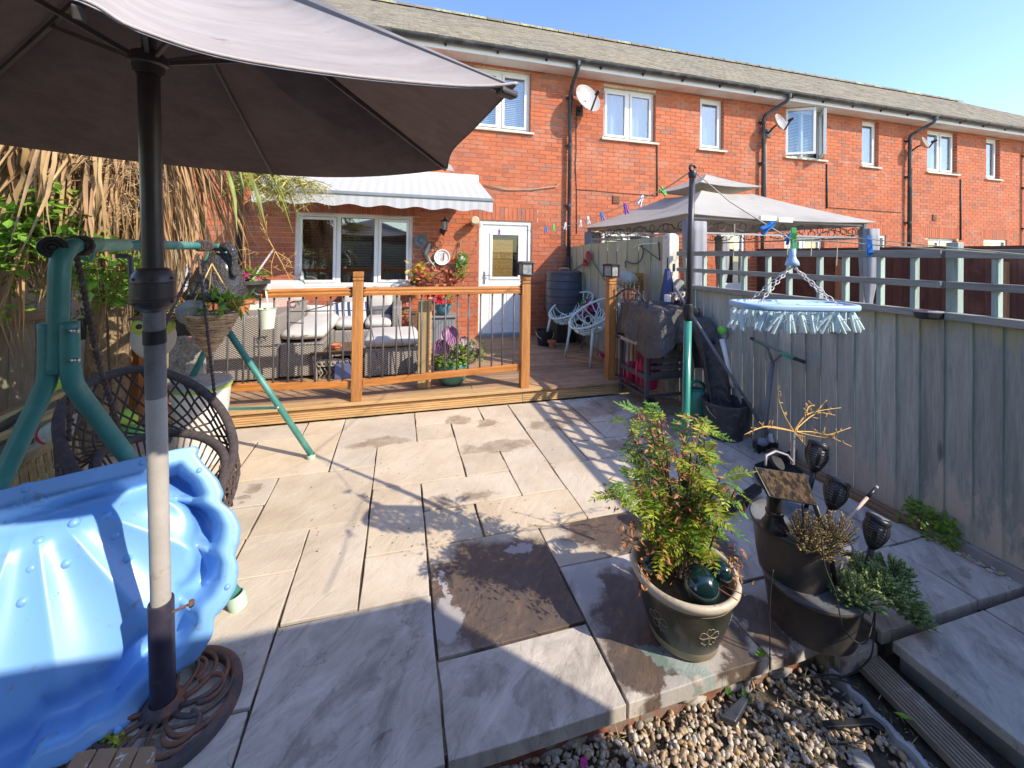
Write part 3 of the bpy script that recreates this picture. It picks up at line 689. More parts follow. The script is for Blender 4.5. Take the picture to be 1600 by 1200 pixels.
MBLK = mat('black_plastic', (.022,.022,.024), .38, .3, 15, bs=.06, dirt=(.10,.09,.075), dscale=14, dth=(.6,.75))
for x in (-.43, -.31, 1.2): MB().bx(x-.012, x+.012, 3.95, 4.02, 1.09, 1.18).build('rail_bracket', MBLK, rail, bevel=.003)
# freestanding post behind the railing
t = thing('timber_post', 'bare greenish timber post standing on the deck behind the railing', 'post', (.26, 4.15, ZD))
MB().bx(.19, .285, 4.14, 4.235, ZD+.001, 1.02).build('post', MRAW, t, bevel=.004); MB().bx(.285, .32, 4.13, 4.165, ZD+.001, 1.06).build('batten', MNOSE, t, bevel=.003)
# entrance posts on the right, with the iron gate
t = thing('gate_post', 'stained timber gate post carrying a solar lantern, beside the iron gate', 'post', (2.27, 4.02, ZD)); newel(2.27, 4.02, 1.27, par=t, z0=.001)
t = thing('timber_newel', 'shorter stained timber newel post behind the covered barbecue', 'post', (2.74, 4.05, ZD)); newel(2.70, 4.15, 1.31, par=t)
shelf = thing('shelf_rail', 'cream painted curved rail board between the two gate posts', 'rail', (2.5, 4.05, 1.0))
MB().plate([(2.32,4.03,.98),(2.66,4.03,.98),(2.66,4.03,1.09),(2.32,4.03,1.10)], .03, (0,-1,0)).build('board', mat('cream_paint', (.62,.52,.38), .6, .15, 9, dirt=(.35,.27,.17), dscale=8), shelf, bevel=.004)
MB().plate([(2.34,4.02,1.02),(2.46,4.02,1.04),(2.53,4.02,1.09),(2.60,4.02,1.09),(2.52,4.02,1.0),(2.44,4.02,.96),(2.34,4.02,.96)], .014, (0,-1,0)).build('bracket', mat('cream_paint', (.6,.5,.4)), shelf)
# solar post lanterns
def lantern(x, y, z, label, ang=0):
    t = thing('solar_lantern', label, 'solar light', (x, y, z), 'black solar lanterns on the posts')
    mt = Matrix.Rotation(rad(ang), 3, 'Z'); c = V((x, y, z)); w = .062
    b = MB().obox(c+V((0,0,.006)), (.135,.135,.012), mt).obox(c+V((0,0,.128)), (.145,.145,.012), mt).obox(c+V((0,0,.138)), (.12,.12,.01), mt)
    for sx in (-1, 1):
        for sy in (-1, 1): b.obox(c+mt @ V((sx*w*.93, sy*w*.93, .067)), (.012,.012,.11), mt)
    b.build('frame', MBLK, t, bevel=.002)
    MB().obox(c+V((0,0,.067)), (.108,.108,.108), mt).build('lens', mat('clear_plastic', (.28,.28,.27), .25, .3, 30, bs=.5, bscale=120), t)
    MB().obox(c+V((0,0,.1445)), (.07,.07,.003), mt).build('solar_panel', mat('solar_cell', (.02,.03,.06), .15, .2, 30, bs=0, coat=.5), t)
lantern(1.255, 3.97, 1.291, 'black solar lantern capping the railing post in front of the white door', 4)
lantern(2.27, 4.02, 1.271, 'black solar lantern capping the gate post by the tall green fence', 20)
# iron gate, open towards the camera
MIRON = mat('wrought_iron', (.045,.042,.045), .5, .3, 12, bs=.2, dirt=(.24,.18,.13), dscale=12, dth=(.52,.7))
gate = thing('iron_gate', 'low arched black iron gate with ball finials, standing open', 'gate', (2.31, 4.0, .2))
g0, g1 = V((2.31, 4.02, 0)), V((2.33, 3.42, 0))
def gp(t, z): return g0.lerp(g1, t) + V((0,0,z))
MB().tube([gp(0,.2), gp(0,1.04)], .012, 8).tube([gp(1,.18), gp(1,1.06)], .014, 8).build('stile', MIRON, gate)
MB().bar(gp(0,.2), gp(1,.19), .012, .022).bar(gp(0,.62), gp(1,.62), .01, .02).build('rail', MIRON, gate)
MB().tube([gp(k/14, 1.03+.135*sin(pi*k/14)) for k in range(15)], .011, 6).build('arch', MIRON, gate, smooth=True)
for k in range(1, 8):
    q = k/8; z1 = 1.04+.135*sin(pi*q)+.05
    MB().tube([gp(q,.2), gp(q,z1)], .006, 6).ball(gp(q,z1+.008), .012, 8, 6).build('bar', MIRON, gate, smooth=True)
MB().tube([gp(.02,1.0)+V((-.05,0,.02)), gp(.02,1.03)+V((.0,0,.0)), gp(.02,1.02)+V((.03,0,.0))], .007, 6).build('latch', MIRON, gate)

# ================================================================== FENCES
XF = 2.83
def fencemat(name, base, worn, algae, axis='z'):
    m_ = wood(name, base, axis, .85, .2, var=.26, knots=True); n = m_.node_tree; b = n.nodes['Principled BSDF']
    src = b.inputs['Base Color'].links[0].from_socket; sx = nd(n, 'ShaderNodeSeparateXYZ'); n.links.new(pos(n), sx.inputs[0])
    zf = nd(n, 'ShaderNodeMapRange', inp={1: .62, 2: .1, 3: 0, 4: .38}); n.links.new(sx.outputs[2], zf.inputs[0])
    st = noi(n, pos(n, (14,10,3)), 1.1, 7, .72)
    c = mix(n, ramp(n, mth(n, 'ADD', st, zf.outputs[0]), [(.72, 0), (.82, .75)]), src, worn)
    zt = nd(n, 'ShaderNodeMapRange', inp={1: .98, 2: 1.17, 3: 0, 4: .35}); n.links.new(sx.outputs[2], zt.inputs[0])
    if algae: c = mix(n, ramp(n, mth(n, 'ADD', noi(n, pos(n, (6,6,2)), 2, 5, .6), zt.outputs[0]), [(.68, 0), (.9, .7)]), c, algae)
    n.links.new(c, b.inputs['Base Color']); return m_
MFEN = fencemat('green_fence_wood', (.40,.425,.365), (.60,.52,.41), (.42,.40,.19))
MFEN2 = wood('grey_trellis_wood', (.30,.30,.26), 'y', .85, .1, var=.25)
MTREL = wood('pale_green_trellis', (.36,.46,.40), 'z', .8, .12, var=.2, knots=False)
fen = thing('garden_fence', 'weathered green close board fence with an open trellis on top, along the right side', 'fence', (XF, 1.3, 0))
y = -1.2; k = 0
while y < 3.62:
    w = .112 + R(-.006,.006); zb = .05 if y < 1.5 else .0
    b = MB(); ps = []
    b.add([(XF-.003, y, zb+R(0,.012)), (XF+.010, y+w+.004, zb), (XF+.010, y+w+.004, 1.19), (XF-.003, y, 1.19), (XF+.006, y, zb), (XF+.018, y+w+.004, zb), (XF+.018, y+w+.004, 1.19), (XF+.006, y, 1.19)],
          [(0,3,2,1),(4,5,6,7),(0,4,7,3),(1,2,6,5),(0,1,5,4),(3,7,6,2)])
    b.build('fence_board', MFEN, fen, bevel=.0015, seg=1); y += w
for (y0, y1) in ((-1.2, 1.45), (1.47, 3.62)):
    MB().bx(XF-.03, XF+.03, y0, y1, 1.185, 1.225).build('capping_rail', MFEN2, fen, bevel=.004)
    MB().bx(XF-.02, XF+.02, y0, y1, 1.352, 1.39).build('trellis_rail', MFEN2, fen, bevel=.003)
    MB().bx(XF-.022, XF+.022, y0, y1, 1.515, 1.56).build('trellis_rail', MFEN2, fen, bevel=.003)
for y in (3.5,3.25,3.02,2.78,2.55,2.37,2.14,1.97,1.77,1.6,1.27,1.08,.88,.66,.45,.2,0,-.2,-.42,-.65,-.9): MB().bx(XF-.006, XF+.030, y-.012, y+.012, 1.226, 1.514).build('trellis_upright', MTREL, fen)
MB().bx(XF+.031, XF+.08, 1.425, 1.475, 0, 1.60).build('fence_post', MTREL, fen, bevel=.004); MB().bx(XF+.03, XF+.09, -.9, -.82, 0, 1.6).build('fence_post', MTREL, fen)
for (a, b_, z0, z1) in ((1.85, 3.6, -.0, .035),): MB().bx(XF-.05, XF-.012, 1.55, 2.55, .001, .04).bx(XF-.085, XF-.052, 1.62, 2.5, .001, .03).build('base_batten', wood('brown_batten', (.32,.20,.11), 'y', .8, .1), fen, bevel=.003)
MB().bx(XF-.02, XF+.03, -1.2, 1.52, -.12, .052).build('gravel_board', MCONC, fen, bevel=.004)
for y in (2.02, 2.62): MB().bx(XF-.035, XF-.012, y-.016, y+.016, 1.0, 1.12).build('hanging_block', MFEN2, fen, bevel=.002)
# tall panels behind the white concrete post
fen2 = thing('tall_fence', 'tall green fence panel running from the white concrete post to the house wall', 'fence', (XF, 5.1, ZD))
y = 3.84; k = 0; zt = lambda y: 1.69 + .045*max(0, 1-(y-3.84)/1.4) - .05*max(0, (y-5.6)/.9)
while y < 6.45:
    w = .128 + R(-.005,.005); x = XF + (.006 if k % 2 else -.006)
    MB().bx(x-.006, x+.006, y, y+w-.003, 0, zt(y)).build('fence_board', MFEN, fen2, bevel=.0015, seg=1); y += w; k += 1
for z in (.45, 1.45): MB().bx(XF+.013, XF+.05, 3.84, 6.48, z, z+.07).build('arris_rail', MFEN2, fen2)
t = thing('concrete_post', 'pale concrete slotted fence post at the end of the tall green panel', 'post', (XF-.02, 3.73, 0))
MB().bx(XF-.075, XF+.045, 3.665, 3.785, -.1, 1.72).add([(XF-.075,3.665,1.72),(XF+.045,3.665,1.72),(XF+.045,3.785,1.72),(XF-.075,3.785,1.72),(XF-.05,3.69,1.755),(XF+.02,3.69,1.755),(XF+.02,3.76,1.755),(XF-.05,3.76,1.755)], [(0,1,5,4),(1,2,6,5),(2,3,7,6),(3,0,4,7),(4,5,6,7)]).build('shaft', mat('pale_concrete', (.66,.60,.50), .9, .12, 10, bs=.5, dirt=(.42,.37,.28), dscale=9), t, bevel=.008)
MB().bx(XF-.025, XF-.005, 3.655, 3.667, 1.35, 1.43).build('slot', MBLK, t)
# brown fences dividing the neighbouring gardens
MBRN = wood('brown_fence_wood', (.105,.036,.024), 'z', .8, .2, var=.25, dirt=(.17,.075,.05), dscale=1.2)
for q, (X, ym, lab) in enumerate(((PX[1]-.05, -1.2, 'dark brown close board fence seen through the trellis, beyond the gazebo'), (PX[2]-.05, 0, 'dark brown fence one garden further along the terrace'))):
    t = thing('brown_fence', lab, 'fence', (X, 3, 0)); y = ym
    while y < 6.48:
        w = .138+R(-.004,.004); zt_ = 1.66 if q == 0 else 1.64
        MB().add([(X+.012,y,0),(X-.004,y+w+.006,0),(X-.004,y+w+.006,zt_),(X+.012,y,zt_),(X+.022,y,0),(X+.016,y+w+.006,0),(X+.016,y+w+.006,zt_),(X+.022,y,zt_)], [(0,3,2,1),(4,5,6,7),(0,4,7,3),(1,2,6,5),(0,1,5,4),(3,7,6,2)]).build('fence_board', MBRN, t); y += w
    MB().bx(X-.02, X+.03, ym, 6.48, 1.66, 1.69).build('capping_rail', MBRN, t)
    y = ym+.5
    while y < 6.3: MB().bx(X-.06, X-.008, y, y+.09, 0, 1.50).build('fence_post', wood('orange_post', (.42,.2,.1), 'z'), t); y += 1.85
# left boundary fence
MLF = wood('old_grey_fence', (.33,.32,.24), 'z', .85, .18, var=.25, dirt=(.20,.22,.12), dscale=1.5)
t = thing('left_fence', 'grey weathered board fence with a mid rail, behind the green shrub on the left', 'fence', (-2.83, 3, 0)); y = .4
while y < 6.4:
    w = .118+R(-.005,.005); MB().bx(-2.84+(.004 if int(y*10) % 2 else 0), -2.82+(.004 if int(y*10) % 2 else 0), y, y+w-.006, .0, 1.72+R(-.004,.004)).build('fence_board', MLF, t, bevel=.001, seg=1); y += w
for z in (.22, .93): MB().bx(-2.815, -2.765, .4, 4.3, z, z+.075).build('fence_rail', wood('left_rail', (.34,.27,.17), 'y', .8), t, bevel=.004)
# garden shed behind the camera: it throws the shade over the front slabs
shed = thing('garden_shed', 'timber garden shed behind the camera that shades the front slabs', 'shed', (.5, -1.3, 0))
for k in range(15): MB().bx(-2.2, 2.26, -.38-.008*(k % 2), -.36, -.12+k*.15, .028+k*.15).build('plank', MLF, shed)
MB().bx(-2.2, 2.26, -2.3, -.39, -.12, 2.1).build('wall', MLF, shed)
MB().add([(-2.2,-.34,2.13),(2.26,-.34,2.13),(2.26,-2.4,2.17),(-2.2,-2.4,2.17),(-2.2,-.34,2.2),(2.26,-.34,2.2),(2.26,-2.4,2.24),(-2.2,-2.4,2.24)], [(0,3,2,1),(4,5,6,7),(0,1,5,4),(1,2,6,5),(2,3,7,6),(3,0,4,7)]).build('roof', MCONC, shed)

# ================================================================== NEIGHBOUR'S GAZEBO
MCANV = mat('grey_canvas', (.46,.43,.38), .8, .05, 3, bs=.15, bscale=14, bd=.02, dirt=(.36,.33,.29), dscale=2, trans=.12)
MCANP = mat('gazebo_curtain', (.34,.34,.37), .85, .08, 4, bs=.2, bscale=30, trans=.15)
YN, YFAR = 3.62, 6.2
nl = WY(1074, 333, YN); nr = WY(1371, 347, YN); zE = (nl.z+nr.z)/2
ax, ay = (nl.x+nr.x)/2, (YN+YFAR)/2; ap = WY(1100, 272, ay); zA = ap.z; ax = (ax+ap.x)/2
gz = thing('gazebo', 'grey canvas garden gazebo with a two tier roof and tied curtains in the next garden', 'gazebo', (ax, ay, 0))
C4 = [(nl.x, YN), (nr.x, YN), (nr.x, YFAR), (nl.x, YFAR)]
def sagroof(pts, z0, apx, z1, tip=1.0, sag=.05, N=10):
    b = MB()
    for k in range(4):
        p, q = pts[k], pts[(k+1) % 4]; vs = []; fs = []
        for i in range(N+1):
            t = i/N*tip
            for j in range(N+1):
                s_ = j/N; x = p[0]+(q[0]-p[0])*s_; y = p[1]+(q[1]-p[1])*s_
                X = x+(apx[0]-x)*t; Y = y+(apx[1]-y)*t
                edge = 4*s_*(1-s_); vs.append((X, Y, z0+(z1-z0)*t - sag*sin(pi*min(1,t))*(.6+.4*edge) + .03*edge*(1-t)*(-1)))
        for i in range(N):
            for j in range(N): a = i*(N+1)+j; fs.append((a, a+1, a+N+2, a+N+1))
        b.add(vs, fs)
    return b
o = sagroof(C4, zE, (ax, ay), zA-.09, .70, .06).build('canopy', MCANV, gz, smooth=False)
o.modifiers.new('thick', 'SOLIDIFY').thickness = .006
T4 = [(ax+(x-ax)*.36, ay+(y-ay)*.36) for x, y in C4]
o = sagroof(T4, zA-.22, (ax, ay), zA, 1.0, .02).build('upper_canopy', MCANV, gz); o.modifiers.new('thick', 'SOLIDIFY').thickness = .006
for k in range(4):
    p, q = C4[k], C4[(k+1) % 4]
    ip = (p[0]+(ax-p[0])*.07, p[1]+(ay-p[1])*.07); iq = (q[0]+(ax-q[0])*.07, q[1]+(ay-q[1])*.07)
    b = MB().bar((ip[0], ip[1], zE-.20), (iq[0], iq[1], zE-.20), .02).bar((ip[0], ip[1], zE-.04), (iq[0], iq[1], zE-.04), .02)
    b.build('beam', mat('grey_steel', (.30,.30,.31), .45, .1, 6, bs=0), gz)
    s_ = MB(); nseg = 9
    for i in range(nseg):
        c = V((ip[0]+(iq[0]-ip[0])*(i+.5)/nseg, ip[1]+(iq[1]-ip[1])*(i+.5)/nseg, zE-.12)); d = V((iq[0]-ip[0], iq[1]-ip[1], 0)).normalized()
        s_.tube([c + d*.15*cos(pi*j/8) + V((0,0,(.07*sin(pi*j/8)-.03)*(1 if i % 2 else -1))) for j in range(9)], .006, 5)
        s_.tube([c + d*.05*cos(2*pi*j/8) + V((0,0,.05*sin(2*pi*j/8))) for j in range(8)], .005, 5, True)
    s_.build('scrollwork', MIRON, gz)
    MB().bx(ip[0]-.025, ip[0]+.025, ip[1]-.025, ip[1]+.025, 0, zE-.02).build('leg', MATS['grey_steel'], gz)
    cb = MB()    # tied-back curtain
    for sgn in (0, 1):
        rings = []
        for i in range(17):
            z = zE-.08-i*.115; tt = i/16; wd = .125-.075*exp(-((tt-.55)/.18)**2)
            rings.append([V((ip[0]+.06+cos(2*pi*j/20)*wd*(1+.25*sin(j*3+tt*2)), ip[1]-.02+sin(2*pi*j/20)*wd*.6*(1+.25*cos(j*4)), z)) for j in range(20)])
        cb.loft(rings); break
    cb.build('curtain', MCANP, gz, smooth=True)
MB().obox(((nl.x+nr.x)/2-.35, YN-.02, zE-.02), (.22,.03,.05), Matrix.Identity(3)).obox(((nl.x+nr.x)/2-.1, YN-.02, zE-.03), (.2,.03,.05), Matrix.Identity(3)).build('solar_panel', MSOFF, gz)

# ================================================================== AWNING, DISHES, WALL THINGS
def awnmat():
    m_, n, b = newmat('striped_awning'); sx = nd(n, 'ShaderNodeSeparateXYZ'); n.links.new(pos(n), sx.inputs[0])
    s_ = mth(n, 'SINE', mth(n, 'MULTIPLY', sx.outputs[0], 2*pi/.115)); c = ramp(n, mth(n, 'ADD', mth(n, 'MULTIPLY', s_, .5), .5), [(.40, (.60,.60,.60)), (.60, (.52,.53,.545))])
    c = mix(n, ramp(n, noi(n, pos(n), 3, 5, .6), [(.5, 0), (.8, .5)]), c, (.45,.43,.36)); n.links.new(c, b.inputs['Base Color']); b.inputs['Roughness'].default_value = .85
    t = nd(n, 'ShaderNodeBsdfTranslucent'); n.links.new(c, t.inputs[0]); ms = nd(n, 'ShaderNodeMixShader', i0=.2); n.links.new(b.outputs[0], ms.inputs[1]); n.links.new(t.outputs[0], ms.inputs[2]); n.links.new(ms.outputs[0], n.nodes['Material Output'].inputs[0]); return m_
MAWN = awnmat()
xa1 = 1.26; xa0 = -1.75; yA = 5.58
aw = thing('awning', 'faded grey and white striped retractable awning over the ground floor window', 'awning', (-.2, YW, 2.7))
o = MB().add([(xa0, YW-.06, 2.70), (xa1-.06, YW-.06, 2.70), (xa1, yA, 2.295), (xa0, yA, 2.295)], [(0,3,2,1)]).build('canopy', MAWN, aw); o.modifiers.new('thick', 'SOLIDIFY').thickness = .004
b = MB(); N = 180; vs = []
for k in range(N+1):
    x = xa0+(xa1-xa0)*k/N; vs += [(x, yA-.012, 2.25), (x, yA-.014, 2.115-.016*cos(2*pi*(x-xa1)/.42))]
o = b.add(vs, [(2*k, 2*k+1, 2*k+3, 2*k+2) for k in range(N)]).build('valance', MAWN, aw); o.modifiers.new('thick', 'SOLIDIFY').thickness = .003
MB().bx(xa0-.01, xa1+.01, yA-.03, yA+.03, 2.25, 2.295).build('front_bar', mat('grey_aluminium', (.20,.23,.25), .4, .1, 5), aw, bevel=.008)
MB().bx(xa0, xa1-.05, YW-.12, YW-.005, 2.66, 2.78).build('cassette', mat('awning_cassette', (.6,.6,.6), .5, .05, 3), aw, bevel=.02)
for s_ in (xa0+.5, xa1-.6): MB().bar((s_, YW-.1, 2.64), (s_+.45, 6.05, 2.45), .03, .05).bar((s_+.45, 6.05, 2.45), (s_+.05, yA+.02, 2.27), .03, .05).build('folding_arm', MATS['grey_aluminium'], aw)
MGREYD = mat('dish_grey', (.42,.40,.39), .45, .06, 6, bs=.05, dirt=(.30,.27,.24), dscale=6)
def dish(px, py, w_px, label, h=.9, col=None):
    p = WY(px, py, YW-.28); r = w_px*p.y/.963/FPX/2*1.02
    t = thing('satellite_dish', label, 'satellite dish', p, 'satellite dishes on the terrace')
    nz = V((.20,-.90,.36)).normalized(); ux = V((0,0,1)).cross(nz).normalized(); uy = nz.cross(ux); mt = Matrix((ux, uy, nz)).transposed()
    b = MB().lathe([(.001, -.085), (r*.3, -.08), (r*.6, -.055), (r*.85, -.022), (r, .0), (r*1.015, .004), (r*1.01, -.006), (r*.84, -.032), (r*.58, -.065), (.001, -.098)], 36, p, mt, 1, 1.12)
    b.build('reflector', col or MGREYD, t, smooth=True)
    q = p + uy*(-r*1.05) - nz*.01; e_ = p + nz*r*.95 - uy*r*.35
    MB().bar(q, e_, .022, .022).build('arm', MBLK, t); MB().lathe([(.028,-.05),(.03,0),(.02,.05),(.001,.052)], 10, e_+nz*.0, mt).build('receiver', MBLK, t)
    MB().tube([p-nz*.08, p-nz*.16, V((p.x-.03, YW-.02, p.z-.14))], .018, 8).bx(p.x-.09, p.x+.03, YW-.02, YW-.004, p.z-.22, p.z-.06).build('wall_mount', MPIPE, t)
dish(919, 153, 46, 'grey satellite dish at upper floor height, directly right of the first downpipe')
dish(1221, 191, 33, 'grey satellite dish between the second downpipe and the open casement window')
dish(1447, 223, 25, 'cream satellite dish between the third downpipe and a closed upstairs window', col=mat('dish_cream', (.55,.45,.36), .5, .06, 6))

# ================================================================== PARASOL
def catmull(P, n=6, closed=False):
    P = [V(p) for p in P]; N = len(P); out = []
    for i in range(N if closed else N-1):
        p0 = P[i-1] if (closed or i) else P[0]; p1 = P[i]; p2 = P[(i+1) % N]; p3 = P[(i+2) % N] if (closed or i+2 < N) else P[-1]
        for k in range(n):
            t = k/n; out.append(.5*((2*p1)+(p2-p0)*t+(2*p0-5*p1+4*p2-p3)*t*t+(3*p1-p0-3*p2+p3)*t**3))
    if not closed: out.append(P[-1])
    return out
pb = V((-.722, 1.575, .03)); ph = WD(232, 100, 1.17); paxis = (ph-pb).normalized(); apex = WD(230, -115, 1.16)
pol = thing('parasol', 'big square grey brown parasol with a crank handle, paler on top', 'parasol', pb)
def pol_at(py):      # the point of the pole seen at photo row py
    best = min((abs((O3 - O3).length), 0),)
    lo, hi = 0.0, 2.4
    for _ in range(40):
        m_ = (lo+hi)/2; q = pb + paxis*m_ - O3
        y = CY + FPX*(_w(1).dot(q))/(_w(2).dot(q))
        if y > py: lo = m_
        else: hi = m_
    return pb + paxis*lo
MPOLD = mat('dark_bronze_pole', (.065,.055,.055), .38, .2, 8, bs=.06, dirt=(.16,.11,.08), dscale=20, dth=(.66,.74))
MPOLG = mat('greyed_pole', (.19,.185,.19), .45, .15, 9, bs=.1, dirt=(.10,.09,.09), dscale=6)
MPOLW = mat('worn_white_pole', (.47,.44,.40), .6, .12, (9), bs=.25, dirt=(.33,.26,.19), dscale=16, dth=(.6,.7))
MSLV = mat('base_sleeve', (.035,.032,.055), .42, .2, 25, bs=.15, dirt=(.14,.07,.045), dscale=26, dth=(.6,.75))
q = pol_at(620); MB().tube([pb+paxis*.03, q], .0262, 20).build('lower_pole', MPOLW, pol, auto=50)
MB().tube([q, pol_at(525)], .0263, 20).build('middle_pole', MPOLG, pol, auto=50)
MB().tube([pol_at(536), pol_at(515)], .0285, 20).build('collar', MBLK, pol, auto=50); MB().tube([pol_at(520), pol_at(480)], .0262, 20).build('middle_pole', MPOLG, pol, auto=50)
MB().tube([pol_at(425), ph], .0262, 20).build('upper_pole', MPOLD, pol, auto=50)
hc, hd = pol_at(486), pol_at(418); hv = hd-hc; hL = hv.length; mtp = paxis.to_track_quat('Z', 'Y').to_matrix()
crank = MB().lathe([(.026,0),(.040,.006),(.050,.022),(.0535,.036),(.0535,.040),(.0515,.041),(.0515,.043),(.0535,.044),(.0535,hL-.044),(.0515,hL-.043),(.0515,hL-.041),(.0535,hL-.04),(.050,hL-.02),(.040,hL-.005),(.026,hL)], 28, hc, mtp).build('crank_housing', MPOLD, pol, auto=35)
b = MB()
for a_ in (-125, -70, -15):
    for zz in (.03, hL-.03): b.ball(hc + mtp @ V((.0525*cos(rad(a_)), .0525*sin(rad(a_)), zz)), .004, 8, 6)
b.build('screw', MBLK, crank)
e0 = WD(207, 475, 1.24); MB().tube([pol_at(468), e0, WD(205, 440, 1.24), WD(204, 402, 1.24), WD(199, 400, 1.24), WD(180, 400, 1.22)], .0075, 8).build('crank_handle', MPOLG, crank)
# canopy: corners measured along the photo's rays
Cc = {'A': apex, 'NR': V((.176, .62, 1.771)), 'FR': WY(699, 264, 2.45), 'FM': WY(428, 273, 2.48), 'FL': WY(-112, 210, 2.42), 'NL': V((-1.75, .60, 1.83)), 'NM': WY(120, 8, .60)}
MCTOP = mat('pale_canopy', (.52,.475,.44), .85, .07, 5, (1,3,1), bs=.25, bscale=14, bd=.02, dirt=(.36,.30,.27), dscale=7, dth=(.55,.85), trans=.06)  # paler cloth for hem and pocket, as on the outer face
def canopymat():
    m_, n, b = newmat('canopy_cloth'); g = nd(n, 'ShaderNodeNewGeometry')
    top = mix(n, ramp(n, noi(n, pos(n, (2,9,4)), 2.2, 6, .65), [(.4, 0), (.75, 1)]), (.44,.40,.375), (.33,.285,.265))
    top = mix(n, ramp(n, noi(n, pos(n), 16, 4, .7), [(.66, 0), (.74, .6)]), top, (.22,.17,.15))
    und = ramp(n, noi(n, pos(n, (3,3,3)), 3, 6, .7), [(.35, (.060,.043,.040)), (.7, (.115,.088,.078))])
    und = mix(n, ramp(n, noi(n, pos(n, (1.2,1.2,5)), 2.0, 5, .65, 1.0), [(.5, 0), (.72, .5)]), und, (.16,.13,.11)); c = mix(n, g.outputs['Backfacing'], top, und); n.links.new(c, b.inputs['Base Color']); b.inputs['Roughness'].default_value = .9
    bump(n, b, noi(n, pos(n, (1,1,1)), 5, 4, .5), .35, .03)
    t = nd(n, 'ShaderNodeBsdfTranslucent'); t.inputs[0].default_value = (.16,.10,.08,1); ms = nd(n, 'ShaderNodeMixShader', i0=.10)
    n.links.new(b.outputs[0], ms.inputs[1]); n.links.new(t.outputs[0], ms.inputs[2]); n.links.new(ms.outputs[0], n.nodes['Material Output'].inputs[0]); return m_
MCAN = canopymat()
cenU = sum((Cc[k] for k in ('NR','FR','FL','NL')), V((0,0,0)))/4
def panel(a, c, hem, N=16, valance=True):       # cloth panel between two ribs, hem given as a curve; faces outward
    vs = []; fs = []
    for i in range(N+1):
        for j in range(N+1):
            h_ = hem(j/N); t = i/N; p = Cc['A'].lerp(h_, t); s_ = 4*(j/N)*(1-j/N)
            nn = (Cc[a]-Cc['A']).cross(Cc[c]-Cc['A']).normalized()
            if nn.z < 0: nn = -nn
            vs.append(p - nn*.035*s_*sin(pi*t)*1.0)
    for i in range(N):
        for j in range(N): k = i*(N+1)+j; fs.append((k, k+N+1, k+N+2, k+1))
    o = MB().add(vs, fs); 
    # make the face normals point up and out
    p0, p1, p2 = (V(o.v[k]) for k in o.f[N*N//2][:3])
    if (p1-p0).cross(p2-p1).dot(V((0,0,1))) < 0: o.f = [tuple(reversed(f)) for f in o.f]
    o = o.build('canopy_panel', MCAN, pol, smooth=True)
    return [hem(j/N) for j in range(N+1)]
def quad_hem(a, c, sag, pull=0):
    A_, C_ = Cc[a], Cc[c]; mid = (A_+C_)/2
    return lambda t: A_.lerp(C_, t) + V((0,0,-1))*sag*4*t*(1-t) + (cenU-mid).normalized()*pull*4*t*(1-t)
near = catmull([WY(-420, -95, .60), WY(84, -8, .60), WY(210, 49, .605), WY(350, 93, .61), WY(536, 122, .615), WY(690, 137, .618), WY(760, 139, .62), Cc['NR']], 8)
near[0] = V((-1.75, .60, 1.83))
def nearhem(t): 
    x = t*(len(near)-1); i = min(int(x), len(near)-2); return near[i].lerp(near[i+1], x-i)
panel('NL', 'NR', nearhem, 24)
rh = catmull([Cc['NR'], WY(770, 172, 1.1), WY(737, 206, 1.6), WY(706, 238, 2.05), Cc['FR']], 6)
panel('NR', 'FR', lambda t: rh[min(int(t*24), 23)].lerp(rh[min(int(t*24), 23)+1], t*24-min(int(t*24), 23)), 24)
panel('FR', 'FM', quad_hem('FR', 'FM', .03)); panel('FM', 'FL', quad_hem('FM', 'FL', .015)); panel('FL', 'NL', quad_hem('FL', 'NL', .02))
for hm in (near[2:], rh): MB().tube([q_+V((0,-.001,.004)) for q_ in hm], .0028, 5).build('hem', MCTOP, pol, smooth=True)
MB().add([Cc['FR']+V((-.02,.02,0)), Cc['FR']+V((.045,.0,-.012)), Cc['FR']+V((.02,.015,.03)), Cc['FR']+V((-.03,.03,.05))], [(0,1,2,3)]).build('corner_pocket', MCTOP, pol)
MB().obox(Cc['NR']+V((-.012,.012,-.008)), (.035,.02,.012), Matrix.Rotation(.5, 3, 'Z')).build('corner_pocket', MATS['canopy_cloth'] if 'canopy_cloth' in MATS else MPOLD, pol, bevel=.004)
MRIB = mat('brown_rib', (.13,.115,.105), .45, .15, 9, bs=.05)
hubc = ph + paxis*.0
for key in ('NR', 'FR', 'FM', 'FL', 'NL', 'NM'):
    e_ = Cc[key] + V((0,0,-.012)); a_ = Cc['A'] + V((0,0,-.03)); MB().bar(a_, e_.lerp(a_, .01), .012, .018).build('rib', MRIB, pol, bevel=.002)
    j = a_.lerp(e_, .34); MB().bar(hubc + (j-hubc).normalized()*.03, j, .010, .014).build('strut', MRIB, pol, bevel=.002)
MB().tube([ph, Cc['A']], .02, 12).build('upper_pole', MPOLD, pol, smooth=True)
MB().lathe([(.03,-.03),(.034,-.03),(.038,-.005),(.046,.0),(.046,.02),(.034,.032),(.024,.034)], 16, hubc, mtp).build('hub', MPOLD, pol, auto=35)
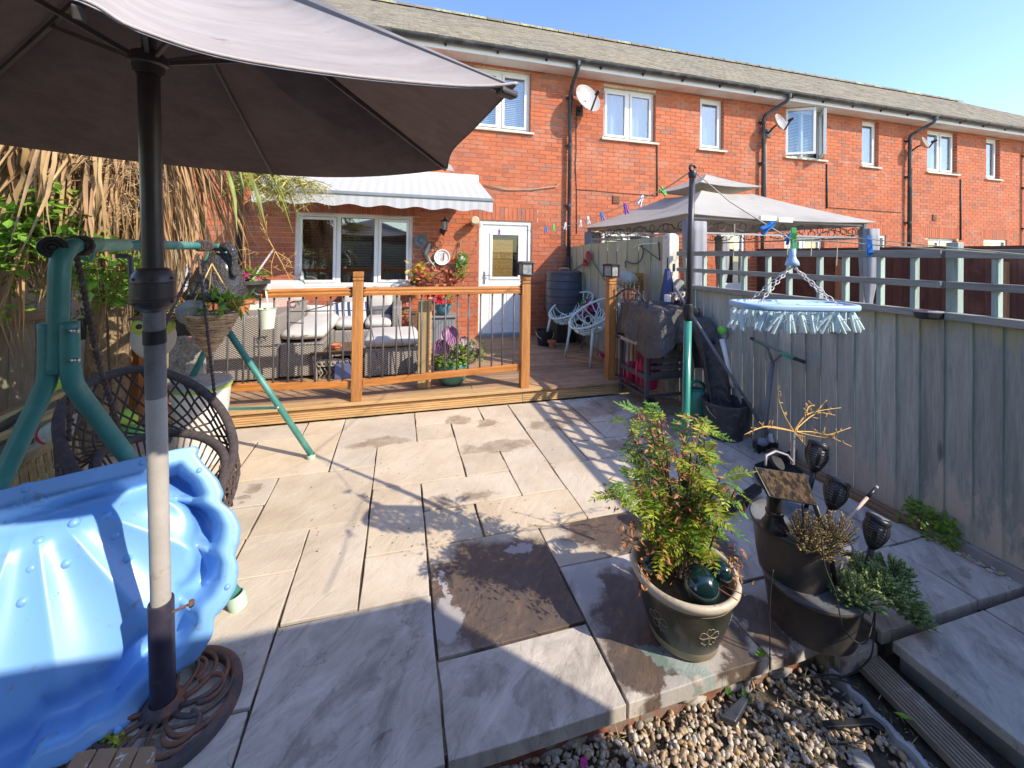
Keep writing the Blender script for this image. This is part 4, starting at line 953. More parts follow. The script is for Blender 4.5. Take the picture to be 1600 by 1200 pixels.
# cast iron base
MCAST = mat('rusty_cast_iron', (.075,.068,.072), .65, .3, 14, bs=.5, bscale=90, metal=0, dirt=(.22,.10,.055), dscale=13, dth=(.42,.6))
bs_ = thing('cast_iron_stand', 'rusty ornamental cast iron parasol base with looping scrolls', 'parasol stand', (-.722, 1.575, 0))
bc = V((-.712, 1.555, 0)); RB = .212
MB().lathe([(RB-.034,.002),(RB-.034,.02),(RB-.026,.028),(RB-.008,.03),(RB,.022),(RB+.003,.002)], 64, bc).build('rim', MCAST, bs_, smooth=True)
for k in range(12):
    a0 = 2*pi*k/12
    pts = []
    for i in range(13):
        t = i/12; rr = .045+(RB-.065)*sin(pi*.5*t)**.9; a_ = a0+1.25*t*t
        pts.append(bc+V((rr*cos(a_), rr*sin(a_), .018+.006*sin(pi*t))))
    MB().tube(pts, .0075, 6).build('scroll', MCAST, bs_, smooth=True)
    c2 = bc+V((.115*cos(a0+.3), .115*sin(a0+.3), .02)); r2 = .045
    if k % 2 == 0: MB().tube([c2+V((r2*cos(a_), r2*sin(a_), .004)) for a_ in [a0+.3-2.2+4.4*i/12 for i in range(13)]], .0075, 6).build('loop', MCAST, bs_, smooth=True)
MB().lathe([(.034,.0),(.062,.002),(.058,.02),(.044,.034),(.036,.036)], 28, bc+V((-.01,.02,0))).build('boss', MCAST, bs_, smooth=True)
st_ = pol_at(938); sv = (st_-pb); MB().lathe([(.029,0),(.0335,0),(.0345,.004),(.0335,.008),(.0335,sv.length-.004),(.0315,sv.length),(.027,sv.length),(.027,sv.length-.02)], 28, pb, mtp).build('sleeve', MSLV, bs_, auto=40)
kn = pol_at(958)+V((.03,-.005,0)); MB().tube([kn, kn+V((.045,.01,.008))], .004, 8).lathe([(.001,-.006),(.011,-.006),(.012,0),(.011,.006),(.001,.006)], 6, kn+V((.05,.011,.009)), V((1,.2,.15)).to_track_quat('Z','Y').to_matrix()).build('clamp_screw', MCAST, bs_, auto=30)

# ================================================================== BLUE SHELL PADDLING POOL
A0, B0 = G(300, 697, .72), G(0, 768, .72); hU = (A0-B0); hU.z = 0; hU.normalize(); nH = V((hU.y, -hU.x, 0)); vD = (nH*.36-V((0,0,.72))).normalized(); nP = hU.cross(vD)
if nP.dot(O3-A0) < 0: nP = -nP
def uv(px, py):
    r = ray(px, py); P = O3 + r*(((A0-O3).dot(nP))/r.dot(nP)); d = P-A0; return (d.dot(hU), d.dot(vD))
right = [uv(*p) for p in ((300,697),(308,703),(303,711),(317,729),(337,750),(346,771),(341,785),(362,800),(373,825),(370,850),(363,868),(370,887),(366,917),(350,946),(330,965),(331,990),(306,1033),(262,1067),(238,1090),(190,1145),(145,1160),(120,1183),(60,1205))]
um = -.43; right = [(u, v) for u, v in right if u > um]; left = [(2*um-u, v) for u, v in reversed(right)]
poly = right + [(um+.06, .80), (um-.06, .80)] + left      # closed outline; the top edge joins left to right
NP = len(poly); cen = (um, .006)
def rout(phi):
    d = (cos(phi), sin(phi)); best = None
    for i in range(NP):
        x1, y1 = poly[i][0]-cen[0], poly[i][1]-cen[1]; x2, y2 = poly[(i+1) % NP][0]-cen[0], poly[(i+1) % NP][1]-cen[1]
        den = d[0]*(y2-y1)-d[1]*(x2-x1)
        if abs(den) < 1e-9: continue
        t = (x1*(y2-y1)-y1*(x2-x1))/den; s_ = (x1*d[1]-y1*d[0])/den
        if t > 0 and -1e-6 <= s_ <= 1+1e-6 and (best is None or t > best): best = t
    return best or .3
NA = 480; ro = [rout(2*pi*k/NA) for k in range(NA)]
ro = [(ro[k-1]+2*ro[k]+ro[(k+1) % NA])/4 for k in range(NA)]
sm = lambda a, b_, x: (lambda t: t*t*(3-2*t))(min(1, max(0, (x-a)/(b_-a))))
notch = [0, 24, 38.5, 52, 74, 106, 128, 141.5, 156, 180]
def depth(phi, rho, u, v):
    th = math.degrees(atan2(v, u-um)) if v > 0 else 0
    lobe = 0
    for i in range(len(notch)-1):
        if notch[i] <= th <= notch[i+1]: lobe = sin(pi*(th-notch[i])/(notch[i+1]-notch[i])); wd = notch[i+1]-notch[i]
    R_ = rho*ro[int(phi/(2*pi)*NA) % NA]; ed = ro[int(phi/(2*pi)*NA) % NA]-R_
    edr = ed; ed = min(ed, max(v, 0)); d = .145*sm(.045, .085, ed) ; rr = hypot(u-um, v)
    pocket = sm(.05,.08,ed)*(1-sm(.12,.17,edr)) if rr > .2 else 0
    side = sm(4, 9, th)*(1-sm(62,80,th)) if th < 90 else sm(100,118,th)*(1-sm(171,176,th))
    d -= .055*sm(.10,.18,ed)
    d += .05*pocket*lobe**.6*side; d -= .07*pocket*(1-lobe)**2*side*(1-sm(.09,.16,ed))
    d += .016*(abs(sin(rad(th)*9))-.6)*sm(.08,.35,rr)*sm(.08,.2,ed)*sm(4,16,th)*(1-sm(164,176,th))
    return d + .075*exp(-((u+.10)/.11)**2-((v-.70)/.12)**2)
rings = []; rhos = [.004,.02,.04,.06,.08,.10,.12,.14,.17,.2,.24,.28,.33,.38,.43,.48,.53,.57,.61,.65,.68,.71,.735,.76,.78,.80,.82,.84,.855,.87,.885,.90,.915,.93,.945,.96,.975,.99,1.0]
b = MB(); vs = []
def PP(u, v, d): return A0 + hU*u + vD*v - nP*d
for rh_ in rhos:
    for k in range(NA):
        phi = 2*pi*k/NA; r_ = ro[k]*rh_; u, v = cen[0]+r_*cos(phi), cen[1]+r_*sin(phi); vs.append(PP(u, v, depth(phi, rh_, u, v)))
for (sc, d) in ((.004,.004),(.006,.012),(.007,.035)):
    for k in range(NA): phi = 2*pi*k/NA; u_, v_ = cen[0]+(ro[k]+sc)*cos(phi), cen[1]+(ro[k]+sc)*sin(phi); vs.append(PP(u_, v_, d+.075*exp(-((u_+.10)/.11)**2-((v_-.70)/.12)**2)))
nr_ = len(rhos)+3
fs = [(i*NA+k, (i+1)*NA+k, (i+1)*NA+(k+1) % NA, i*NA+(k+1) % NA) for i in range(nr_-1) for k in range(NA)]
MBLUE = mat('blue_plastic', (.19,.42,.80), .36, .04, 2, bs=.05, bscale=5, bd=.01, dirt=(.20,.24,.30), dscale=17, dth=(.60,.72), coat=.15)
pool = thing('shell_paddling_pool', 'blue plastic shell shaped paddling pool propped on its edge against the swing frame', 'paddling pool', (um, 1.6, 0))
fs.append(tuple(range(NA)))
ob = b.add(vs, fs).build('tray', MBLUE, pool, smooth=True); ob.modifiers.new('thick', 'SOLIDIFY').thickness = .004
b = MB()
for px, py in ((222,723),(311,735),(355,917),(40,765),(185,1165-25)):
    u, v = uv(px, py); b.ball(PP(u, v, 0), .011, 12, 8)
for px, py in ((52,848),(112,852),(110,818),(40,892),(97,884),(78,935),(25,947),(163,807),(178,838),(197,876),(238,850)):
    u, v = uv(px, py); b.ball(PP(u, v, .100), .017, 12, 8)
tag(b.build('moulded_stud', MBLUE, pool, smooth=True), kind='stuff')

# ================================================================== SWING FRAME AND NET CHAIR
MTEAL = mat('teal_paint', (.055,.23,.20), .42, .12, 7, bs=.08, dirt=(.20,.38,.33), dscale=4, dth=(.5,.8))
MTEALG = mat('pale_teal', (.16,.42,.34), .5, .1, 9, bs=.1, dirt=(.35,.42,.36), dscale=7)
sw = thing('swing_frame', 'teal green tubular metal garden swing frame with splayed legs', 'swing frame', (-1.15, 2.6, 0))
def T(px, py, Y): return WY(px, py, Y)
MB().tube(catmull([T(88,583,1.78), T(91,500,1.78), T(93,430,1.78), T(96,405,1.79), T(105,390,1.82), T(120,383,1.88), T(150,382,1.98)], 5), .029, 14).build('upright', MTEAL, sw, smooth=True)
MB().tube([T(118,384,1.88), T(160,383,2.05), T(205,383,2.3)], .027, 14).build('top_bar', MTEALG, sw, smooth=True)
MB().tube([T(198,383,2.25), T(250,383,2.62), T(300,384,3.05), T(335,386,3.27), ], .0255, 12).tube(catmull([T(335,386,3.27), T(345,388,3.3), T(352,395,3.32), T(355,415,3.32)], 4), .025, 12).build('top_bar', MTEAL, sw, smooth=True)
MB().tube(catmull([T(76,505,1.78), T(77,560,1.78), T(74,592,1.78), T(62,622,1.78), T(30,690,1.76), T(-20,800,1.72), T(-75,925,1.68)], 5), .028, 14).build('leg', MTEAL, sw, smooth=True)
ft = G(375, 948, .0)
MB().tube(catmull([T(108,503,1.78), T(109,560,1.78), T(113,592,1.79), T(128,620,1.84), T(205,722,2.0), T(290,838,2.02), ft+V((-.02,0,.05))], 5), .028, 14).build('leg', MTEAL, sw, smooth=True)
MB().lathe([(.034,.0),(.036,.05),(.030,.06),(.028,.06)], 14, ft+V((-.004,0,0)), Matrix.Rotation(-.25, 3, 'Y')).build('foot_cap', mat('pale_green_plastic', (.45,.62,.50), .5, .1, 9), sw, auto=40)
f2 = G(486, 716, 0); f3 = G(262, 692, 0)
MB().tube([T(345,500,3.3), f2+V((0,0,.03))], .021, 12).build('leg', MTEAL, sw, smooth=True); MB().tube([T(345,500,3.3), T(300,590,3.5), f3], .021, 12).build('leg', MTEAL, sw, smooth=True)
MB().tube([T(352,400,3.32), T(346,510,3.3)], .024, 12).build('upright', MTEAL, sw, smooth=True)
MB().lathe([(.026,0),(.03,.015),(.028,.03)], 12, f2).build('foot_cap', MATS['pale_green_plastic'], sw, auto=40)
MB().bar(T(275,641,3.55), T(433,637,3.22), .012, .02).build('cross_brace', MTEAL, sw, bevel=.003)
MB().ball(T(434,637,3.2), .012, 8, 6).build('bolt', mat('zinc_bolt', (.55,.55,.52), .35, .1, 9, metal=1), sw, smooth=True)
for p in ((118,517),(119,563)): MB().tube([T(p[0]-8,p[1],1.75), T(p[0]+1,p[1],1.74)], .008, 8).ball(T(p[0]+2,p[1],1.74), .009, 8, 6).build('bolt', MATS['zinc_bolt'], sw, smooth=True)
ax_ = T(82,386,1.78); mtx = (O3-ax_).to_track_quat('Z', 'Y').to_matrix()
MB().lathe([(.001,.012),(.008,.012),(.012,.004),(.02,.004),(.024,.012),(.037,.012),(.038,-.005),(.034,-.02),(.001,-.022)], 28, ax_, mtx).build('end_cap', MBLK, sw, auto=30)
for px, Y in ((143,1.98),(322,3.2)): MB().tube(catmull([T(px,378,Y), T(px+3,395,Y), T(px-3,407,Y), T(px-14,404,Y), T(px-16,398,Y)], 4), .0065, 8).build('hook', MTEAL, sw, smooth=True)
# rope windings
MROPE = mat('dark_rope', (.085,.06,.055), .95, .35, 60, bs=.8, bscale=160, dirt=(.16,.12,.10), dscale=20)
def rope(pts, r, tw=55, name='rope', par=None, m_=None):
    """a twisted cord: two strands wound round the path"""
    P = [V(p) for p in pts]; L = sum((P[i+1]-P[i]).length for i in range(len(P)-1)); n = max(8, int(L*tw*1.6)); b = MB()
    for ph_ in (0, pi):
        q = []
        for k in range(n+1):
            s_ = L*k/n; i = 0; a_ = s_
            while i < len(P)-2 and a_ > (P[i+1]-P[i]).length: a_ -= (P[i+1]-P[i]).length; i += 1
            d = (P[i+1]-P[i]); c = P[i] + d.normalized()*a_; d.normalize(); x = d.orthogonal().normalized(); y = d.cross(x); an = s_*tw*2 + ph_
            q.append(c + (x*cos(an)+y*sin(an))*r*.45)
        b.tube(q, r*.62, 5)
    return b.build(name, m_ or MROPE, par, smooth=True)
ch = thing('net_hanging_chair', 'brown macrame net hanging chair with two rope wrapped hoops, slung from the swing frame', 'hanging chair', (-1.2, 2.4, .5))
hoop = catmull([T(91,668,2.25), T(110,620,2.4), T(160,590,2.6), T(225,577,2.7), T(290,595,2.7), T(340,633,2.62), T(364,685,2.5), T(356,735,2.32), T(310,800,2.12), T(210,815,2.0), T(120,745,2.06)], 8, True)
seat = catmull([T(150,720,2.2), T(185,695,2.42), T(235,681,2.55), T(285,677,2.56), T(330,690,2.5), T(352,722,2.36), T(330,790,2.15), T(250,850,2.02), T(165,800,2.02)], 9, True)
MB().tube(hoop, .022, 10, True).build('back_hoop', mat('rope_wrap', (.082,.066,.066), .95, .3, 40, bs=.9, bscale=220, bd=.006), ch, smooth=True)
MB().tube(seat, .021, 10, True).build('seat_hoop', MATS['rope_wrap'], ch, smooth=True)
nh, ns = len(hoop), len(seat); HN = 34
hp = [hoop[int(k*nh/HN) % nh] for k in range(HN)]; sp_ = [seat[int(k*ns/HN) % ns] for k in range(HN)]
net = MB()
def gridpt(k, t, off=0): 
    a_, b_ = hp[k % HN], sp_[k % HN]; c = a_.lerp(b_, t); back = ((a_+b_)/2 - V((-1.15,2.3,.75))).normalized(); return c + V((0,0,-.10))*sin(pi*t) + V((back.x, back.y, 0))*.06*sin(pi*t)
for k in range(HN):
    for sgn in (1, -1):
        pts = [gridpt(k + sgn*j, j/5) if True else None for j in range(6)]
        net.tube(pts, .0055, 5)
cs = sum(sp_, V((0,0,0)))/HN + V((0,0,-.16))
for k in range(0, HN):
    net.tube([sp_[k], sp_[k].lerp(cs, .35)+V((0,0,-.07)), sp_[(k+2) % HN].lerp(cs, .7)+V((0,0,-.05)), cs], .0045, 5)
for t in (.35, .65): net.tube([sp_[k].lerp(cs, t)+V((0,0,-.065)) for k in range(HN)], .0045, 5, True)
for k in range(26): a_ = T(352,735,2.32)+V((R(-.03,.03), R(-.03,.03), R(-.02,.03))); net.tube([a_, a_+V((R(-.02,.03), R(-.02,.02), R(-.16,-.12)))], .006, 5)
tag(net.build('net', MROPE, ch, smooth=True), kind='stuff')
rope([T(118,392,1.9), T(128,440,1.95), T(152,560,2.1), T(188,678,2.28), T(200,705,2.3)], .011, par=ch); rope([T(106,410,1.9), T(107,540,2.05), T(108,690,2.2)], .009, par=ch)
rope([T(309,396,3.1), T(290,440,3.0), T(258,508,2.75), T(232,585,2.62)], .009, par=ch); rope([T(310,398,3.1), T(322,500,2.9), T(337,630,2.62)], .009, par=ch)
for Y, px in ((1.88, 117), (3.1, 312)):
    for j in range(5): MB().tube([T(px+j*3,384,Y)+V((.031*cos(a_), R(-.003,.003), .031*sin(a_))) for a_ in [2*pi*i/10 for i in range(10)]], .009, 6, True).build('winding', MROPE, ch, smooth=True)

# ================================================================== PALM, CREEPER, LEFT CORNER
MBARK = mat('palm_bark', (.30,.215,.12), .95, .45, 16, (1,1,.5), bs=1.0, bscale=50, bd=.03, dirt=(.12,.085,.05), dscale=18)
MDEAD = mat('dead_palm_leaf', (.43,.28,.135), .75, .35, 9, (1,1,.2), bs=.3, rv=.25, trans=.2)
MDEAD2 = mat('seed_head_straw', (.47,.32,.17), .9, .3, 20, bs=0, rv=.25)
MGRN = mat('palm_leaf', (.20,.25,.04), .5, .3, 8, bs=.1, rv=.25, trans=.25)
palm = thing('cabbage_palm', 'cabbage palm with a shaggy skirt of dry straw coloured leaves hanging over the swing', 'palm tree', (-2.13, 3.72, 0))
tr = MB(); rings = []
for k in range(46):
    z = -.05+k*.062; cx_ = -2.13+.05*sin(z*1.3); cy_ = 3.72; r0 = .135-.012*z+.035*exp(-((z)/.15)**2)
    rings.append([V((cx_+cos(2*pi*j/22)*(r0+.010*mnoise.noise(V((j*.9, z*14, 0)))), cy_+sin(2*pi*j/22)*(r0+.012*mnoise.noise(V((j*.7, z*14, 5)))), z)) for j in range(22)])
tr.loft(rings).build('trunk', MBARK, palm, smooth=True)
crown = V((-2.05, 3.65, 2.75))
def strip(path, w, twist=0, b=None):
    b = b or MB(); n = len(path); vs = []
    for i, p in enumerate(path):
        d = (path[min(i+1, n-1)]-path[max(i-1, 0)]).normalized(); x = d.cross(V((0,0,1)))
        if x.length < .05: x = d.cross(V((1,.3,0)))
        x.normalize(); x = (Matrix.Rotation(twist*i/n, 3, d) @ x); t = i/(n-1); ww = w*(.55+.9*t)*(1-max(0, (t-.55)/.45)**1.6) if True else w
        cu = x.cross(d)*ww*.18; vs += [p - x*ww*.5 + cu, p, p + x*ww*.5 + cu]
    return b.add(vs, [(3*i+j, 3*i+j+1, 3*i+j+4, 3*i+j+3) for i in range(n-1) for j in (0, 1)])
LM = []
for q_ in range(14):
    out = R(.25,.55); drop = R(.75,1.25); pts = []
    for i in range(9):
        t = i/8; pts.append(V((out*(1-(1-t)**2.2)+.06*sin(t*5+q_)*t, .05*sin(t*4+q_*2)*t, .10*sin(pi*min(1,t*1.6))*(1-t)-drop*t**1.45)))
    bb = strip(pts, R(.013,.024), R(-1.5,1.5)); strip([p_+V((-.02+.05*i_/8, .05+.03*sin(i_+q_), .03-.01*i_)) for i_, p_ in enumerate(pts)], R(.010,.02), R(-1.5,1.5), bb); me = bpy.data.meshes.new('leaf'); me.from_pydata(bb.v, [], bb.f); me.materials.append(MDEAD); me.shade_smooth(); LM.append(me)
def put(me, base, ang, sc, parent, name, tilt=0, m_=None):
    o = link(name, me, parent, loc=base); o.rotation_euler = (0, tilt, ang); o.scale = (sc, sc, sc); return o
for k in range(260):
    a_ = R(0, 2*pi)
    if k < 150: a_ = R(-2.4, .5)          # the side one sees
    base = crown + V((.10*cos(a_), .10*sin(a_), R(-.55,.02))); put(LM[k % 14], base, a_, R(.8,1.25), palm, 'dead_leaf', R(-.25,.2))
for k in range(26):       # long side fronds that droop to the right, over the railing
    a_ = R(-.75, .35); base = crown + V((.2*cos(a_), .2*sin(a_), R(-.3,.1))); o = put(LM[k % 14], base, a_, R(.9,1.15), palm, 'dead_leaf', R(-.35,.0))
GL = []
for q_ in range(8):
    L_ = R(.8,1.15); el = R(.1,.9); pts = [V((L_*t*cos(el*(1-t)), .04*sin(t*3+q_), L_*t*sin(el)*(1-t)*1.1-.42*t**2.3)) for t in [i/7 for i in range(8)]]
    bb = strip(pts, .034, R(-.6,.6)); me = bpy.data.meshes.new('leaf'); me.from_pydata(bb.v, [], bb.f); me.materials.append(MGRN); me.shade_smooth(); GL.append(me)
for k in range(110): a_ = R(0, 2*pi); put(GL[k % 8], crown+V((0,0,R(.0,.25))), a_, R(.9,1.3), palm, 'green_leaf', R(-.4,.35))
for k in range(16): a_ = R(-.5,.2); put(GL[k % 8], crown+V((.25,0,R(-.3,-.05))), a_, R(1.0,1.25), palm, 'green_leaf', R(.2,.5))
sd = MB()
def spray(c, n, rad_, drop, spread, b, tw=.003):
    for k in range(n):
        a_ = R(0,2*pi); p = V(c); L_ = R(.5,1)*rad_; d = V((cos(a_)*spread, sin(a_)*spread, R(-1,.2))).normalized(); q_ = p + d*L_; e = q_ + V((d.x*.1, d.y*.1, -drop*R(.3,1)))
        b.tube([p, p.lerp(q_, .55)+V((0,0,.02)), q_, e], [tw*1.3, tw, tw*.7, tw*.4], 3, cap=False)
        for j in range(10):
            t = R(.2,1); u = q_.lerp(e, t) if R(0,1) < .4 else p.lerp(q_, t); f_ = u + V((R(-1,1), R(-1,1), R(-1,.3)))*.055; b.tube([u, f_], [tw*.6, tw*.3], 3, cap=False); b.leaf(f_, (R(-1,1), R(-1,1), R(-1,1)), (0,0,1), .014, .010)
for (px, py, Y, n) in ((130,235,2.95,70),(175,225,2.9,90),(110,280,2.95,50),(205,260,2.95,60),(180,300,2.95,60),(145,320,2.98,30)): spray(T(px,py,Y+.35), n, .18, .16, 1, sd)
tag(sd.build('seed_head', MDEAD2, palm), kind='stuff')
sd = MB()
for (px, py, n) in ((420,270,40),(455,280,40),(395,285,30),(480,286,20),(440,300,25)): spray(T(px,py,3.7), n, .19, .10, 1.3, sd, .0028)
tag(sd.build('flower_spray', mat('yellow_flower_spray', (.42,.38,.11), .8, .3, 20, bs=0, rv=.3), palm), kind='stuff')
for pts in (((148,348),(110,330),(100,352),(96,358)), ((140,220),(118,300),(97,356)), ((30,240),(22,300),(12,370),(8,420)), ((60,235),(52,300),(38,350))): pass
MB().tube([T(142,225,3.1), T(135,290,3.1), T(115,330,3.05), T(97,357,3.0)], [.008,.009,.009,.004], 6).build('flower_stalk', MDEAD, palm, smooth=True)
for k in range(46):         # the broad dry blades left of the trunk
    px = R(-30,135); b = MB(); y0 = R(140,200); y1 = R(290,400) if px < 60 else R(255,330); Y = R(3.0,3.5); w = R(.03,.065)
    strip([T(px+R(-6,6)+(y-y0)*R(-.05,.05), y, Y) for y in [y0+(y1-y0)*i/7 for i in range(8)]], w, R(-1,1), b).build('dead_leaf', MDEAD, palm, smooth=True)
# creeper with broad green leaves
MLEAF = mat('creeper_leaf', (.20,.38,.05), .42, .25, 14, bs=.1, rv=.22, trans=.3, dirt=(.30,.45,.10), dscale=8, dth=(.6,.8))
MTWIG = mat('brown_twig', (.13,.085,.05), .9, .3, 20, bs=.3)
cre = thing('climbing_shrub', 'leafy green climbing shrub growing up the left fence and round the palm trunk', 'shrub', (-2.4, 3.4, 0))
leafme = []
for q_ in range(5):
    b = MB(); b.leaf((0,0,0), (1,0,R(-.2,.1)), (0,0,1), .085, .055, R(-.2,.3)); me = bpy.data.meshes.new('leaf'); me.from_pydata(b.v, [], b.f); me.materials.append(MLEAF); me.shade_smooth(); leafme.append(me)
cl = [(95,300,30,18),(60,315,25,25),(80,345,40,28),(40,350,35,30),(120,350,25,20),(20,320,20,30),(60,375,45,18),(150,370,25,15),(125,420,30,25),(160,440,32,28),(175,410,25,20),(200,395,20,18),(190,435,28,20),(215,420,20,22),(110,395,30,20),(165,470,22,14),(15,385,30,40)]
cnt = 0; bst = MB(); rest = MB()
for (px, py, rx, ry) in cl:
    for k in range(int(rx*ry/13)):
        p = T(px+R(-rx,rx), py+R(-ry,ry), R(2.95,3.4))
        if cnt < 290:
            o = link('leaf', leafme[cnt % 5], cre, loc=p); o.rotation_euler = (R(-.7,.7), R(-.2,.9), R(0,2*pi)); s_ = R(.7,1.25); o.scale = (s_,s_,s_)
        else: rest.leaf(p, (R(-1,1), R(-1,1), R(-.8,.3)), (R(-.4,.4), R(-.4,.4), 1), R(.055,.10), R(.04,.06))
        cnt += 1
tag(rest.build('foliage', MLEAF, cre), kind='stuff')
for pts in (((180,700,3.5),(170,560,3.45),(165,440,3.3),(150,380,3.2),(95,310,3.2)), ((-20,470,3.1),(40,400,3.15),(80,340,3.2)), ((170,470,3.3),(215,420,3.3)), ((0,415,3.1),(30,425,3.15),(50,450,3.2)), ((165,440,3.3),(110,400,3.25),(30,375,3.2))):
    bst.tube([T(*p) for p in pts], .007, 6)
bst.build('stem', MTWIG, cre, smooth=True)
# leaves over the fence top (further shrub whose shadow dapples the fence)
for k in range(70):
    p = V((-2.25+R(-.1,.35), R(2.3,3.3), R(.75,1.5))); 
    rest2 = None
tall = MB()
for k in range(330): tall.leaf((-2.5+R(-.25,.3), 3.4+R(-.9,.6), 1.45+R(-.4,.3)), (R(-1,1), R(-1,1), R(-.8,.3)), (R(-.4,.4), R(-.4,.4), 1), R(.06,.10), R(.04,.06))
tag(tall.build('foliage', MLEAF, cre), kind='stuff')
# lattice panel, planks and odds and ends lying in the corner
MTAN = wood('tan_lattice', (.45,.34,.16), 'y', .8, .15, var=.25, knots=False)
lat = thing('lattice_panel', 'tan wooden lattice panel lying in the left corner under the swing', 'lattice panel', (-1.5, 2.4, 0))
L0, L1, L2 = WY(-15, 742, 2.1), WY(95, 690, 2.5), WY(-5, 800, 2.0)
du = (L1-L0); dv = (L2-L0); MBn = du.cross(dv).normalized()
def lb(u0, v0, u1, v1, w=.03): MB().bar(L0+du*u0+dv*v0, L0+du*u1+dv*v1, w, .014, MBn).build('lath', MTAN, lat, bevel=.002)
lb(0,0,1.25,0,.04); lb(0,1,1.25,1,.035); lb(0,2,1.25,2,.035)
for k in range(11): lb(.04+k*.12, 0, .0+k*.12-.03, 2, .018)
for i, (p0, p1, w, m_, lab) in enumerate((((-20,668,2.7),(95,615,3.1),.05,MTAN,'upper tan plank in the pile behind the swing leg'), ((-20,690,2.6),(95,640,3.0),.06,MTAN,'lower tan plank in the pile behind the swing leg'), ((-20,710,2.55),(92,668,2.9),.10,wood('dark_plank', (.12,.10,.08), 'y'),'dark plank at the bottom of the pile behind the swing leg'), ((-10,680,2.65),(60,628,2.9),.025,MPIPE,'thin black pipe lying on the plank pile'))):
    t = thing('plank' if i < 3 else 'pipe', lab, 'plank' if i < 3 else 'pipe', T(*p0), 'planks stacked in the left corner' if i < 3 else None); MB().bar(T(*p0), T(*p1), w, .03).build('board' if i < 3 else 'tube', m_, t, bevel=.003)
MLIME = mat('lime_plastic', (.35,.55,.05), .4, .1, 8, bs=.1)
t = thing('watering_toy', 'lime green plastic tray leaning behind the swing in the left corner', 'plastic tray', T(85,610,3.0)); MB().plate([T(60,625,2.95), T(100,605,3.1), T(108,580,3.15), T(80,590,3.0)], .02).build('tray', MLIME, t, bevel=.005)
t = thing('plastic_bottle', 'clear plastic bottle with a red band lying in the left corner', 'bottle', T(75,680,2.7)); c_ = T(76,680,2.75)
MB().lathe([(.001,-.16),(.05,-.155),(.055,-.13),(.055,.06),(.03,.12),(.014,.13),(.014,.16)], 16, c_, Matrix.Rotation(.5, 3, 'X') @ Matrix.Rotation(.9, 3, 'Y')).build('body', mat('cloudy_plastic', (.38,.45,.40), .3, .2, 12, bs=.1, dirt=(.10,.16,.07), dscale=9), t, smooth=True); MB().lathe([(.0565,.0),(.0565,.02)], 16, c_, Matrix.Rotation(.5, 3, 'X') @ Matrix.Rotation(.9, 3, 'Y')).build('band', mat('red_plastic', (.5,.04,.05), .5, .1, 8), t)
for (px, py, Y, col_, nm, lab) in ((196,655,3.0,MLIME,'ball','green toy ball half hidden behind the net chair'), (205,680,2.95,mat('mid_green_plastic',(.10,.35,.08),.4,.1,8),'ball','darker green toy ball below the lime green one')):
    p = T(px,py,Y); t = tag(MB().ball(p, .06, 16, 12).build(nm, col_, smooth=True), lab, 'ball')
# small weathered painted board at the bottom left corner
MPEEL = mat('peeling_paint', (.62,.62,.60), .8, .08, 7, bs=.5, bscale=50, dirt=(.30,.20,.12), dscale=13, dth=(.44,.47))
stl = thing('weathered_stool', 'weathered wooden stool top with peeling pale paint, cut off by the bottom edge', 'stool', (-.72, 1.12, .3))
c0, c1 = G(120, 1170, .30), G(250, 1164, .30)
for k in range(4):
    a_, b_ = c0.lerp(c1, k/4+.008), c0.lerp(c1, (k+1)/4-.008); dn = V((.03,-.42,0)); rr = .02 if k == 3 else 0
    MB().plate([a_+V((0,-.006 if k == 0 else 0,0)), a_+dn, b_+dn, b_+V((0,-rr,0)), b_.lerp(a_, .2)+V((0,0,0))], .022, (0,0,1)).build('plank', MPEEL, stl, bevel=.004)
for sx, sy in ((.02,-.04),(.95,-.04),(.02,-.38),(.95,-.38)): p = c0.lerp(c1, sx)+V((0,sy,-.023)); MB().bx(p.x-.015, p.x+.015, p.y-.015, p.y+.015, 0, p.z).build('leg', MPEEL, stl)
# moss tuft by the base
t = MB(); 
for k in range(120): t.leaf(G(178+R(-16,14), 1172+R(-8,8))+V((0,0,R(0,.03))), (R(-1,1), R(-1,1), R(0,1)), (0,0,1), .018, .012)
tag(t.build('moss_tuft', mat('moss', (.33,.36,.04), .9, .3, 30, bs=0, rv=.3)), 'yellow green moss tuft between the blue pool and the iron base', 'moss')

# ================================================================== ON THE DECK
MWICK = None
def wickermat():
    m_, n, b = newmat('grey_wicker'); p = pos(n); sx = nd(n, 'ShaderNodeSeparateXYZ'); n.links.new(p, sx.inputs[0])
    hz = mth(n, 'SINE', mth(n, 'MULTIPLY', sx.outputs[2], 2*pi/.022)); vx = mth(n, 'SINE', mth(n, 'MULTIPLY', mth(n, 'ADD', sx.outputs[0], sx.outputs[1]), 2*pi/.036))
    w = mth(n, 'MULTIPLY', hz, vx); c = ramp(n, mth(n, 'ADD', mth(n, 'MULTIPLY', w, .5), .5), [(.25, (.13,.115,.10)), (.6, (.40,.37,.33))])
    c = mix(n, mth(n, 'MULTIPLY', ramp(n, noi(n, p, 30, 4, .6), [(.5, 0), (.7, 1)]), .5), c, (.22,.19,.16)); n.links.new(c, b.inputs['Base Color']); b.inputs['Roughness'].default_value = .55; bump(n, b, w, .8, .004); return m_
MWICK = wickermat()
MCUSH = mat('cream_cushion', (.56,.53,.49), .9, .05, 3, bs=.2, bscale=40)
